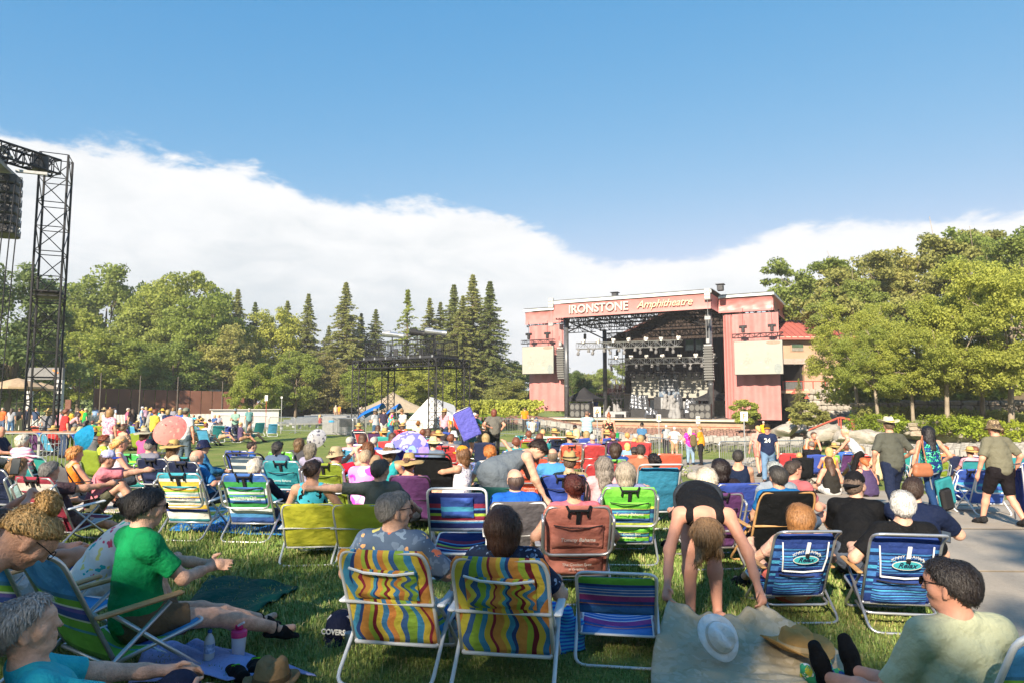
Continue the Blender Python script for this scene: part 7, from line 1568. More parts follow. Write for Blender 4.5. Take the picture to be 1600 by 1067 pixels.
# man at the bottom right corner
ch_px('low', 'bluegreen', 1528, 3.1, 8, 'striped beach chair with white tube frame at the bottom right corner', frame=WFR, arms=False, sc=1.0)
pp('dark haired man in a pale green tee shirt stretching his legs, bottom right corner', 1476, 3.2, 4, 'chairup', shirt='c8ccaa', bottom='8c8068', hairc='2a2422', hair='short', skin='d', glasses='shades', lean=-2, pel=(0, .0, .22), sleeve=.95, girth=1.12, head=(38, 0), hands=((-.26, .28, .30), (.22, .36, .40)), feet=((-.20, 1.12, .14), (-.04, 1.18, .18)), fdir=((-.2, .35, 1), (-.1, .4, 1)), shoec='141416', bottom_len=.8)
# pair of blue striped chairs
ch_px('relax', 'relax', 1222, 5.85, 2, 'blue striped chair with oval Relax badge, left one, beside the bending woman', frame=SFR, arm=WOOD, sc=.9)
pp('person with short light brown hair low in the left blue striped chair', 1229, 5.95, 4, 'chair', shirt='c8a090', bottom='c86a60', hairc='8a6038', hair='bob', lean=-22, pel=(0, .02, .20), h=.0105, sc=.95)
ch_px('relax', 'relax', 1378, 5.6, -9, 'blue striped chair with oval Relax badge, right one, beside the path', frame=SFR, arm=WOOD, sc=.93)
pp('white haired man in a black shirt in the right blue striped chair', 1393, 5.72, -12, 'chair', shirt='141518', bottom='33363c', hairc='b8b6b2', hair='short', lean=-16, pel=(0, 0, .27), sleeve=.75, girth=1.1, head=(-12, 0), hands=((-.33, .10, .52), (.30, .28, .52)))
pp('man in a black tee shirt and black cap hunched over between the blue striped chairs', 1330, 6.6, -28, 'chairfwd', shirt='111215', bottom='4a5260', hair='crop', hairc='5a4a40', hat='capback', hatc=['16161a', '16161a'], lean=30, girth=1.25, pel=(0, 0, .34), sleeve=.8, head=(-28, 14))
pp('man in a navy tee shirt leaning over his phone beside the path', 1418, 6.35, -34, 'chairfwd', shirt='17223f', bottom='8a8068', hairc='33241c', hair='crop', lean=26, girth=1.2, pel=(0, 0, .32), sleeve=.8, head=(-10, 20), hands=((.14, .62, .62), (.24, .58, .62)), grip=(.8, .8), bottom_len=.7)
pp('man in a blue tee shirt with thinning dark hair, seated by the salmon chair', 806, 7.0, 6, 'chairup', shirt='1f5fc0', bottom='3a3e48', hair='bald', hairc='4a3a34', lean=4, pel=(0, 0, .30), sleeve=.8, girth=1.12, head=(8, 6))
ch_px('white', 'grey', 806, 7.0, 4, 'low grey chair under the man in the blue tee shirt', frame=WFR, arm=WPL)
ch_px('pack', 'salmon', 893, 6.4, 2, 'salmon pink backpack chair under the auburn haired woman', text=T1, sc=1.06)
pp('auburn haired woman with her hair clipped up in the salmon pink chair', 893, 6.5, 2, 'chair', shirt='c86a78', bottom='a04a60', hair='updo', hairc='4a1f18', skin='a', lean=-16, pel=(0, 0, .32), sleeve=.35, girth=1.15, hands=((-.36, .05, .42), (.38, .05, .42)))
ch_px('pack', 'green', 975, 7.9, -3, 'bright green and blue backpack chair in the middle of the lawn', text=T1, sc=1.05)
pp('woman with a grey blonde bob in the bright green backpack chair', 973, 8.0, 0, 'chair', shirt='8a8ab0', bottom='4a5a80', hair='bob', hairc='9a8f80', lean=-16, pel=(0, .02, .32), hands=((-.28, .2, .5), (.36, .44, .72)))
ch_px('white', 'yellow', 496, 7.9, 6, 'acid yellow folding chair under the woman with the hair clip', frame=WFR, arm=WPL, sc=1.04, zs=.8)
pp('woman with hair clipped up and a turquoise and black top in the left yellow chair', 494, 8.0, 0, 'chair', shirt='tealblack', bottom='204a70', hair='updo', hairc='3f3029', skin='a', top='tank', lean=-12, pel=(0, 0, .33), girth=1.08, head=(-20, 0), hands=((-.28, .3, .5), (.36, .16, .44)))
ch_px('white', 'yellow', 576, 7.85, 0, 'acid yellow folding chair under the man in the grey shirt', frame=WFR, arm=WPL, sc=1.04, zs=.8)
pp('man in a grey shirt with his arm over the next yellow chair', 600, 7.95, -8, 'chair', shirt='5c625e', bottom='9a9c90', hairc='474542', hair='short', lean=-8, pel=(-.02, 0, .33), sleeve=.85, girth=1.12, head=(-26, 0), hands=((-.74, -.25, .80), (.30, .4, .5)), ep=((-.2, -1, .2), (.6, -.5, -.6)), grip=(1.0, .5))
pp('woman in a loose grey dress bending forward by the dark green chair', 782, 8.7, -74, 'bend', shirt='66707a', bottom='15151a', hair='wavy', hairc='2c201c', skin='b', top='dress', lean=62, pel=(0, -.1, .88), girth=1.2, head=(-10, -10), follow=.9, hands=((-.05, .62, .55), (.25, .55, .50)), bottom_len=2.0, slim=True)
ch_px('white', 'dgreen', 788, 8.2, -12, 'dark green chair back being unfolded by the woman in the grey dress', frame=BFR, arm=GPL, arms=False)
ch_px('low', 'navystripe', 722, 7.3, -2, 'empty navy chair with crimson and lime stripes and a blue pouch', frame=WFR, pouch='beach', arms=False, sc=1.08)
# ---------------------------------------------------------------- middle rows
T1 = ('Tommy Bahama', 'The Coolest Spot', 'in Paradise')
for q in (
 ('pack', 'license', 312, 9.3, -6, 'empty white blue and yellow striped chair on the blue tarp', dict(pouch='license', text=('License to Chill',), two=False, arm=WPL, sc=1.08)),
 ('pack', 'license2', 408, 9.2, -4, 'blue and green striped chair on the blue tarp under the white haired man', dict(text=('License to Chill',), two=False, arm=WPL, sc=1.08)),
 ('pack', 'navy', 268, 12.0, -12, 'navy backpack chair just left of the bald man in blue', dict(sc=1.08)), ('pack', 'navy', 318, 11.3, -16, 'navy backpack chair under the bald man in blue', dict(sc=1.08)),
 ('pack', 'greenteal', 230, 13.4, -16, 'green and teal backpack chair under the man with the navy cap', dict(text=T1, sc=1.06)), ('loop', 'greystripe', 408, 12.2, -8, 'tall grey and white striped chair left of the turquoise one', dict(frame=BFR, sc=1.15)),
 ('pack', 'teal', 461, 11.2, -8, 'bright turquoise backpack chair left of the man in the red polo', dict(text=T1, sc=1.1)), ('pack', 'lime', 525, 10.7, -8, 'lime green backpack chair under the man in the red polo', dict(text=T1, sc=1.1)),
 ('white', 'purple', 652, 9.6, -6, 'purple chair under the woman with the flower trimmed straw hat', dict(frame=BFR)), ('loop', 'black', 690, 11.4, -14, 'empty tall black folding chair facing the stage', dict(frame=BFR, arms=False, sc=1.2)),
 ('pack', 'royal', 874, 9.2, 2, 'royal blue chair with black frame behind the salmon one', dict(frame=BFR, two=False, sc=1.06)), ('pack', 'orange', 826, 12.2, 6, 'bright orange backpack chair behind the bending woman', dict(text=T1, sc=1.08)),
 ('white', 'red', 938, 10.6, 2, 'red folding chair behind the woman with long grey hair', dict(frame=SFR, sc=1.1)), ('loop', 'bluetl', 1016, 10.2, 4, 'large teal blue chair by the path', dict(frame=GPL, sc=1.12)),
 ('white', 'royal', 1128, 8.6, 8, 'blue folding chair under the black haired woman', dict(frame=SFR, sc=1.02)), ('pack', 'purple', 1098, 7.7, 6, 'purple and red chair under the white curly haired person', dict(frame=SFR, two=False)),
 ('white', 'black', 1198, 7.4, 4, 'black canvas chair with wooden frame left of the path', dict(frame=WOOD, arm=WOOD, sc=1.08)), ('pack', 'navy', 42, 9.4, -18, 'navy chair with a yellow print at the left edge', dict(text=('Tommy Bahama',), two=False, strap=False, sc=1.14)),
 ('pack', 'maroon', 112, 8.6, -18, 'maroon and white backpack chair under the short grey haired woman', dict(pouch='maroon', text=('Tommy Bahama',), arm=WPL, sc=1.1)), ('quad', 'grey', 138, 10.3, -42, 'low grey chair under the man in the pink tee shirt', dict(frame=BFR)),
 ('loop', 'teal', 71, 12.4, -30, 'empty turquoise chair, left of two beside the barrier', dict(frame=WFR, sc=1.05)), ('loop', 'aqua', 97, 13.4, -30, 'empty turquoise chair, right of two beside the barrier', dict(frame=WFR, sc=1.0)),
 ('loop', 'camo', 8, 12.4, -20, 'chair with bright multicoloured print at the left edge', dict(frame=WFR, sc=1.15)), ('quad', 'lime', 164, 14.4, -22, 'lime chair under the red haired man', dict(frame=WFR)), ('pack', 'teal', 316, 13.2, -16, 'teal chair under the person with the navy sun hat', dict(sc=1.0)),
 ('pack', 'royal', 388, 15.2, -10, 'blue chair under the boy', dict(sc=1.0)), ('pack', 'green', 455, 14.8, -10, 'small green chair seen above the turquoise backpack chair', dict()),
 ('quad', 'royal', 1268, 20, -8, 'blue camp chair under the man in the black shirt', dict(frame=BFR)), ('quad', 'black', 1245, 17.6, -6, 'black and grey camp chair holding a fair haired child', dict(frame=BFR)), ('white', 'red', 1226, 20.5, -10, 'bright red folding chair beside the navy shirted man', dict(frame=SFR, sc=1.1)),
 ('white', 'sky', 1211, 21.5, -10, 'sky blue folding chair partly behind the navy shirted man', dict(frame=SFR)), ('white', 'lime', 1247, 22, -10, 'lime green folding chair behind the fair haired child', dict(frame=SFR)), ('white', 'green', 1290, 21.5, -14, 'green topped folding chair right of the blue camp chair', dict(frame=SFR)),
 ('quad', 'navy', 1479, 18.8, -18, 'slate blue camp chair right of the woman in the leaf print top', dict(frame=BFR)), ('quad', 'cream', 1506, 18.6, -18, 'cream and navy camp chair beside the slate blue one', dict(frame=BFR)), ('pack', 'beach', 1482, 13.6, 12, 'blue backpack beach chair on the bright towel, left one', dict(frame=WFR, two=False, sc=1.02)), ('pack', 'beach', 1526, 13.0, -6, 'blue backpack beach chair on the bright towel, right one', dict(frame=WFR, two=False, sc=1.05)),
 ('white', 'sky', 1430, 20.5, -14, 'pale aqua folding chair left of the woman in the leaf print top', dict(frame=WFR, sc=1.1)), ('quad', 'lime', 1418, 21.5, -14, 'lime camp chair behind the standing man with the white hat', dict(frame=BFR)), ('loop', 'sky', 1530, 20, -40, 'sky blue chair tipped behind the man with the camouflage hat', dict(frame=WFR)), ('white', 'royal', 1597, 16.5, -14, 'dark blue folding chair at the right edge', dict(frame=WFR)),
 ('pack', 'teal', 815, 24, 4, 'turquoise chair at the left of the sunlit back row', dict()), ('loop', 'aquapat', 829, 23.5, 2, 'aqua patterned chair beside the turquoise one in the back row', dict()), ('loop', 'mint', 847, 21.5, 2, 'mint green chair with a white towel in the back row', dict(frame=WFR, sc=1.05)), ('loop', 'yellow2', 868, 21.3, 0, 'bright yellow chair in the sunlit back row', dict(frame=WFR, sc=1.05)), ('white', 'mauve', 897, 18.0, 0, 'mauve folding chair left of the striped shirt man', dict(frame=WFR, sc=1.05)), ('white', 'royal', 905, 21.8, 0, 'blue chair partly behind the striped shirt man', dict()), ('loop', 'navy', 930, 19.5, -2, 'navy chair between the striped shirt man and the rose dress', dict()),
 ('quad', 'red', 976, 20.5, 0, 'red canvas chair, left of the two behind the lawn edge', dict(frame=SFR)), ('quad', 'red', 998, 20.0, -4, 'red canvas chair, right of the two behind the lawn edge', dict(frame=SFR)), ('pack', 'green', 948, 12.6, 2, 'green striped chair under the woman with smooth dark hair', dict()), ('white', 'orange', 985, 14.0, 0, 'orange and white folding chair right of the green striped one', dict(frame=SFR)), ('white', 'orange', 1040, 15.2, -4, 'orange canvas chair at the path edge', dict(frame=SFR)),
 ('quad', 'red', 262, 40, -6, 'dark red chair on the far sunny lawn', dict()), ('loop', 'yellow2', 321, 37, -6, 'orange yellow chair on the far sunny lawn', dict(frame=WFR, sc=1.1)), ('loop', 'teal', 342, 36, 30, 'turquoise chair on the far lawn under the woman with bare legs', dict(frame=WFR, sc=1.1)), ('pack', 'royal', 362, 37, -10, 'blue chair behind the standing man on the far lawn', dict()), ('pack', 'navy', 378, 36, -10, 'navy chair next to the standing man on the far lawn', dict()), ('loop', 'teal', 404, 42, 40, 'white and turquoise lounger with hung towels', dict(frame=WFR, sc=1.1)), ('loop', 'sky', 426, 42, 30, 'pale blue lounger right of the hung towels', dict(frame=WFR)),
 ('loop', 'red', 573, 27, -20, 'red striped chair at the feet of the rainbow shirt man', dict(frame=WFR)), ('pack', 'bluetl', 607, 30, -10, 'teal chair in front of the man in the white tee', dict()), ('quad', 'royal', 697, 26, -10, 'blue camp chair right of the seated man in orange', dict(frame=BFR)), ('quad', 'red', 668, 24, -6, 'red camp chair in front of the white tent', dict())):
 ch_px(*q[:6], **q[6])
PEOPLE = (
 ('white haired man in a navy jacket with white stripe in the blue and green chair', 412, 9.25, -6, 'chair', dict(shirt='1a2236', bottom='30384a', hairc='cfc4b4', skin='d', sleeve=1.9)),
 ('bald man in a blue shirt with bare knees in the navy chair', 330, 11.3, -46, 'chair', dict(shirt='2f7ab8', bottom='2c3a50', hair='bald', hairc='9a8a7a', skin='d', girth=1.15, sleeve=.9)),
 ('man with a navy baseball cap in the green and teal chair', 238, 13.5, -16, 'chairup', dict(shirt='7a7a8a', hat='cap', hatc=['20243a', '20243a'], hairc='8a8078')),
 ('woman with a wide straw hat leaning right behind the navy chairs', 276, 13.0, -40, 'chairup', dict(shirt='c8b4a0', hat='sun', hatc=['c2a468', 'c2a468'], hair='bob', hairc='6a5038')),
 ('person with a floppy navy sun hat and blue jacket on the teal chair', 322, 13.2, -60, 'chairup', dict(shirt='2e6c9c', hat='bucket', hatc=['1a2244', '1a2244'], bottom='6a6a50', bottom_len=2, sleeve=1.9)),
 ('woman with dark grey hair tied back, left of the turquoise chair', 437, 12.9, -12, 'chairup', dict(shirt='566a88', hair='pony', hairc='3a3838')),
 ('woman with brown shoulder length hair above the turquoise chair', 470, 14.6, -8, 'chairup', dict(shirt='4a4a50', hair='bob', hairc='6a5238')),
 ('woman with wavy grey hair and lilac top between the turquoise and lime chairs', 490, 12.4, -24, 'chairup', dict(shirt='9a96b0', hair='bob', hairc='7a7264', head=(-20, 8))),
 ('man in a red polo and beige bucket hat looking through binoculars', 527, 10.8, -24, 'chairup', dict(shirt='c81e3a', bottom='4a6a90', hat='bucket', hatc=['b0a080', 'b0a080'], girth=1.15, head=(-30, 0), hands=((.10, .30, 1.00), (.18, .28, 1.0)))),
 ('grey blond man in a purple tie dyed tee shirt on the grass', 573, 10.3, -10, 'chairup', dict(shirt='tiepink', hair='crop', hairc='b09a80', skin='d', girth=1.15, sleeve=.9)),
 ('woman with a straw hat trimmed with coloured flowers in the purple chair', 641, 9.5, -6, 'chairup', dict(shirt='241a1c', hat='sun', hatc=['b49a6a', 'pinkpat'], hair='updo', hairc='5a4030', skin='d', top='tank', sc=.97)),
 ('woman with a wide white hat with black ribbon', 611, 11.5, -20, 'chairup', dict(shirt='2aa0a8', hat='sun', hatc=['c8ccd8', '16161a'], hair='bob', hairc='7a6040', skin='d', top='tank')),
 ('woman with long light brown hair in front of the flower parasol', 577, 13.0, -6, 'chairup', dict(shirt='a08a70', hair='long', hairc='6a4226')),
 ('woman with an orange yellow cap and white flowered dress seated sideways', 722, 11.0, 62, 'chairup', dict(shirt='whitefloral', bottom='c8c0cc', hat='cap', hatc=['d8942a', 'd8942a'], hair='bob', hairc='6a4a30', skin='a', top='tank', hands=((-.1, .5, .7), (.1, .55, .75)))),
 ('person with a straw fedora in the royal blue chair', 889, 9.4, 0, 'chairup', dict(shirt='b09a78', hat='fedora', hatc=['a89668', '3a3428'], hairc='5a4638', sleeve=.9)),
 ('balding man in a light blue shirt next to the orange chair', 863, 10.9, -6, 'chairup', dict(shirt='4a90c8', hair='bald', hairc='6a5a4a', skin='d', girth=1.15, sleeve=1.2)),
 ('woman with long grey hair and a pale pink top', 942, 8.9, 4, 'chairup', dict(shirt='d8a8ae', hair='curlylong', hairc='7a726a', sleeve=1.2)),
 ('black haired woman in the large teal blue chair', 1016, 10.3, 2, 'chair', dict(shirt='3a2a2a', hair='updo', hairc='1c1414', skin='c')),
 ('person with curly white hair and a black shirt behind the bending woman', 1092, 7.75, 4, 'chair', dict(shirt='18181c', hair='wavy', hairc='c8bcaa', skin='d', sleeve=1.2)),
 ('woman with glossy black bobbed hair in the blue folding chair', 1122, 8.6, 6, 'chairup', dict(shirt='2a2228', hair='bob', hairc='1c1212', skin='c')),
 ('man in a navy tank top with blue print seated by the path', 1150, 11.2, -8, 'chairup', dict(shirt='16223c', bottom='20242c', hair='crop', hairc='2e2a28', skin='a', top='tank', girth=1.15, head=(-20, 0))),
 ('man with dark grey hair in the black canvas chair', 1211, 7.5, 2, 'chairup', dict(shirt='1f6aa8', hair='short', hairc='33302e', skin='a')),
 ('person with pale grey hair just behind the black canvas chair', 1206, 8.3, 0, 'chairup', dict(shirt='8a94a0', hair='short', hairc='9aa0a0')),
 ('man with sunglasses turning right beside the path', 1236, 8.6, -56, 'chairup', dict(shirt='b0646a', bottom='4a5a70', hair='crop', hairc='3a302a', skin='d', glasses='shades', girth=1.15, head=(-20, 0))),
 ('woman with wavy brown hair in the navy chair at the left edge', 58, 9.2, -20, 'chair', dict(shirt='7a9498', hair='wavy', hairc='8a6a48')),
 ('woman with short grey hair in the maroon chair', 108, 8.7, -26, 'chair', dict(shirt='4a3a40', bottom='6a5048', hair='short', hairc='6a6866', skin='a', girth=1.15, hands=((-.28, .25, .5), (.32, .48, .72)))),
 ('man in a pink tee shirt and white and blue cap hugging his knees', 158, 10.4, -62, 'ground', dict(shirt='d8808c', bottom='5a5a48', hat='cap', hatc=['b8bce0', '3a56c0'], hairc='4a342a', skin='a', girth=1.12, sleeve=.9, dz=.14, hands=((-.1, .62, .60), (.12, .62, .60)))),
 ('woman with short curly ginger hair and an orange top', 124, 11.2, -40, 'chairup', dict(shirt='e0802a', hair='wavy', hairc='c0844a', skin='d', top='tank')),
 ('woman with fluffy white hair and a pink striped tee by the barrier', 41, 13.2, -20, 'chairup', dict(shirt='pinkstripe', hair='wavy', hairc='d8cebc', girth=1.2, dz=.12)),
 ('bald man with a white beard at the left edge', 4, 15, -80, 'chairup', dict(shirt='26304a', hair=None, skin='d', girth=1.2, dz=.25)),
 ('red haired man on the lime chair', 167, 14.4, -50, 'chairup', dict(shirt='b8d04a', hairc='7a3a1c', dz=.08)),
 ('woman with a long blonde ponytail and grey cap carrying a teal bag', 193, 12.4, -62, 'chairup', dict(shirt='d8c8d8', hat='capback', hatc=['b8a488', 'b8a488'], hair='pony', hairc='d0a060', skin='d', top='tank', dz=.1)),
 ('person under a large floppy grey hat and pink towel', 230, 16, -30, 'chairup', dict(shirt='d85a90', hat='sun', hatc=['a8a490', 'a8a490'], hair='bob', dz=.15)),
 ('boy with short dark hair in the blue chair', 397, 15, -60, 'chairup', dict(shirt='3a6ac0', hair='crop', hairc='2c2018', sc=.92)),
 ('woman with curly brown hair and black tank top sitting on the blue blanket', 1295, 16.6, 4, 'cross', dict(shirt='2c2a26', bottom='d0d0d0', hair='curlylong', hairc='4a3022', skin='d', top='tank', girth=1.18)),
 ('woman with a ginger ponytail and purple tank top sitting on the blue blanket', 1350, 16.2, 10, 'cross', dict(shirt='4c3e62', bottom='241c20', hair='pony', hairc='a05a2c', skin='d', top='tank', girth=1.45)),
 ('fair haired child in the black and grey camp chair', 1246, 17.7, -20, 'chairup', dict(shirt='a0b0c0', hair='wavy', hairc='c09058', sc=.8, dz=.1)),
 ('man in a black shirt in the blue camp chair', 1265, 20.2, -6, 'chairup', dict(shirt='1c1c1e', hair='crop', hairc='6a6058', skin='d', girth=1.2, dz=.15)),
 ('woman in an orange tank top standing behind the man in black', 1262, 23, 180, 'stoop', dict(shirt='e88a4a', hair='pony', hairc='5a4636', skin='d', top='tank')),
 ('woman in a white tank top and black leggings bending to the left', 1334, 19.6, 58, 'stoop', dict(shirt='c8ccd0', bottom='1c1a1c', hair='short', hairc='c8b088', skin='d', top='tank', bottom_len=1.5, slim=True, lean=34)),
 ('person in a beige hat and cream shirt sitting behind the purple top', 1366, 19.0, 30, 'chairup', dict(shirt='d8c8a0', hat='wide', hatc=['d0c0a0', 'd0c0a0'])),
 ('fair haired woman with a yellow flower behind the black tank top', 1292, 19.0, -10, 'chairup', dict(shirt='e0b040', hair='bob', hairc='c09a60', skin='d', top='tank')),
 ('red haired person lying back behind the slate blue chair', 1473, 21, -20, 'chairup', dict(shirt='e88a5a', hairc='8a3a20', hat='visor', hatc=['e87a20', 'e87a20'])),
 ('man in a khaki grey tee and wide white cowboy hat walking up the path', 1390, 12.2, -2, 'walk', dict(shirt='54564e', bottom='1c2640', hat='cowboy', hatc=['d8d0b0', 'd8b040'], hairc='5a4a38', skin='a', bottom_len=1.9, girth=1.08, sleeve=.9, sc=1.02, hands=((-.27, .10, .88), (.30, .20, 1.0)))),
 ('woman in a green leaf print top and jeans with a brown shoulder bag', 1450, 12.6, -2, 'walk', dict(shirt='leaf', bottom='1f3c68', hair='long', hairc='15131a', skin='a', top='tank', bottom_len=1.95, slim=True, sc=.96, hands=((-.36, .05, .82), (.27, .14, .98)), shoec='8a5a40')),
 ('man in a grey tee and camouflage hat walking with a folded chair', 1556, 11.3, 6, 'walk', dict(shirt='72705f', bottom='1c181c', hat='bucket', hatc=['camo', 'camo'], hair='wavy', hairc='3a2a20', skin='d', girth=1.12, sleeve=.9, bottom_len=.95, feet=((-.16, .24, .08), (.13, -.28, .13)), hands=((-.30, .10, .86), (.34, .06, .90)), sc=1.0)),
 ('man in a navy tee shirt printed 24 and yellow cap walking towards the camera', 1197, 20.2, 160, 'walk', dict(shirt='202c4c', bottom='6a88a8', hat='cap', hatc=['3a3428', 'd8a820'], skin='d', bottom_len=1.95, girth=1.1)),
 ('woman with a blonde ponytail walking behind the man in the 24 shirt', 1184, 23, 0, 'walk', dict(shirt='d89a90', bottom='b87a70', hair='pony', hairc='c8a068', skin='d')),
 ('woman in a magenta blouse and pink visor with an olive backpack', 1077, 30.5, -20, 'stand', dict(shirt='magenta', bottom='8aa4bc', hair='long', hairc='d8c8a0', hat='visor', hatc=['e0408a', 'e0408a'], bottom_len=1.95, hands=((-.22, .1, .9), (.2, .3, 1.35)), girth=1.15, sc=.97)),
 ('man in a yellow shirt and black trousers talking to the woman in pink', 1094, 30.2, 60, 'clasp', dict(shirt='e89a2a', bottom='28262a', hair='wavy', hairc='8a6a3c', skin='d', bottom_len=1.95, girth=1.15)),
 ('man in a grey shirt and dark trousers standing near the stage seats', 1040, 39, 0, 'stand', dict(shirt='a8acb0', bottom='2a2a2e', hairc='c8c4c0', bottom_len=1.95)),
 ('man in a white shirt and tan shorts with hands on his hips by the barrier', 1053, 35, 0, 'hip', dict(shirt='d8d8d8', bottom='c09a70', hairc='b8b4b0', skin='d', bottom_len=.95)),
 ('man in an aqua striped shirt and black shorts photographing the stage', 917, 25.5, -4, 'phone', dict(shirt='stripeaqua', bottom='2c2a28', hair='crop', hairc='6a5244', skin='d', bottom_len=.95, girth=1.12)),
 ('woman in a rose patterned dress with her hair up, holding a green cup', 951, 25.8, -4, 'stand', dict(shirt='rose', hair='bun', hairc='8a4a26', skin='d', top='dress')),
 ('man in a tie dyed rainbow shirt and blue shorts with a grey hat', 611, 33.5, -70, 'clasp', dict(shirt='tiedye', bottom='2f5a88', hat='bucket', hatc=['7a7a70', '7a7a70'], skin='d', bottom_len=.95, girth=1.15)),
 ('woman in a white top, jeans and grey sun hat facing the rainbow shirt man', 588, 33, 60, 'clasp', dict(shirt='b8bcc0', bottom='3a5a78', hat='wide', hatc=['8a8c88', '8a8c88'], hair='bob', hairc='5a4a3c', skin='d', bottom_len=1.95)),
 ('man in a dark tee and pale shorts beyond the woman with the sun hat', 600, 37, 10, 'stand', dict(shirt='3a3448', bottom='c8c4c0', hair='crop', skin='d', bottom_len=.95)),
 ('man in a white tee and jeans with hands clasped, by the white tent', 629, 34, 170, 'clasp', dict(shirt='d8d8d4', bottom='4a78a8', hair='crop', hat='cap', hatc=['8a6a4a', '8a6a4a'], skin='d', bottom_len=1.95, hands=((-.05, .22, .95), (.06, .22, .95)))),
 ('man in a black cap carrying a folded lilac chair', 738, 22.5, -50, 'stoop', dict(shirt='2f7a78', bottom='4a7888', hat='cap', hatc=['1a1a1e', '1a1a1e'], skin='d', hairc='c8c4c0', lean=22, hands=((-.2, .5, 1.05), (.2, .6, 1.1)))),
 ('woman with auburn hair and a grey blouse, hands on hips', 772, 23.5, 0, 'hip', dict(shirt='6a6862', bottom='2a2a2e', hair='bob', hairc='6a3424', skin='d', bottom_len=1.9, girth=1.2)),
 ('man in an orange polo and sunglasses sitting facing the camera', 698, 33, 180, 'chairup', dict(shirt='f09a20', bottom='3a3a44', glasses='shades', hair='crop', hairc='3a3028', skin='a', dz=.35, girth=1.2)),
 ('person with a brown hat and cream shirt in front of the tent', 654, 29, -6, 'chairup', dict(shirt='d8d0b0', hat='wide', hatc=['8a5c30', '6a4424'], dz=.1)),
 ('person in a white sun hat and blue shirt beside the lilac chair', 709, 19, 40, 'chairup', dict(shirt='5a6a80', hat='bucket', hatc=['d8d8d4', 'd8d8d4'], skin='d')),
 ('person in a straw hat left of the tall black chair', 678, 14.5, 0, 'chairup', dict(shirt='6a7a90', hat='wide', hatc=['d8cc9c', 'd8cc9c'])),
 ('woman with reddish hair in front of the right tent leg', 679, 20, 0, 'chairup', dict(shirt='a04a60', hair='long', hairc='6a4028')),
 ('ginger haired woman stretching an arm behind her head', 765, 11.6, 20, 'chairup', dict(shirt='d8d4d0', hair='wavy', hairc='b06a30', skin='a', hands=((-.25, .2, .5), (.34, .06, 1.06)))),
 ('man in a dark shirt in the row before the tent', 690, 24.5, 0, 'chairup', dict(shirt='3a3438', hair='crop', hairc='2a2422')),
 ('fair haired man in the mint green chair', 848, 21.6, 0, 'chairup', dict(shirt='c8d0cc', hair='crop', hairc='c09868', skin='d')), ('man with sunglasses in the bright yellow chair', 868, 21.4, -30, 'chairup', dict(shirt='8a92a0', hair='crop', hairc='5a4632', glasses='shades', skin='d')),
 ('person in a teal top and dark cap far in front of the stage', 898, 30, -20, 'chairup', dict(shirt='1f8a94', hat='cap', hatc=['2a2a30', '2a2a30'])), ('blonde woman in front of the blue chair', 900, 22.5, 10, 'chairup', dict(shirt='d8a090', hair='long', hairc='d8b888', skin='d')),
 ('person with ginger blond hair behind the left red canvas chair', 979, 24, 10, 'chairup', dict(shirt='b8b0a0', hair='wavy', hairc='c08a50')), ('small fair haired child in front of the red canvas chairs', 979, 18.5, 0, 'chairup', dict(shirt='8ab0d8', hair='bob', hairc='d0a868', sc=.8)), ('fair haired child between the red canvas chairs', 990, 23, 0, 'chairup', dict(shirt='d8c8a8', hair='wavy', hairc='d0a060', sc=.85)),
 ('dark haired man in a plaid shirt behind the right red chair', 1005, 23.5, -6, 'chairup', dict(shirt='plaid', hair='crop', hairc='2a2422')), ('woman with smooth dark hair in the green striped chair', 961, 12.7, -14, 'chairup', dict(shirt='2a4a90', hair='bob', hairc='3a2a20')), ('man with short dark hair right of the green striped chair', 1000, 12.2, -10, 'chairup', dict(shirt='a06a50', hair='crop', hairc='3a302a')), ('child in a dark cap left of the short haired man', 990, 14.2, 0, 'chairup', dict(shirt='e07a4a', hat='capback', hatc=['3a3a3e', '3a3a3e'], sc=.85)),
 ('person with a dark cap standing by the stage seats', 1002, 33, -30, 'stand', dict(shirt='4a78a0', hat='cap', hatc=['1c1c20', '1c1c20'])), ('person leaning out of the left edge holding up a phone', -28, 6.4, -30, 'chairup', dict(shirt='c8a8a8', hands=((.10, .36, .84), (.2, .35, .84)), grip=(.9, .9), skin='d', sc=1.0)),
 ('bare shouldered woman lying low behind the bun haired woman', 66, 6.3, -55, 'ground', dict(shirt='d8d8e0', bottom='a8b0b8', hair='wavy', hairc='6a4a38', skin='d', dz=-.05, lean=-30)))
for lab, px, D, rz, pose, kw in PEOPLE:
 pp(lab, px, D, rz, pose, **kw)
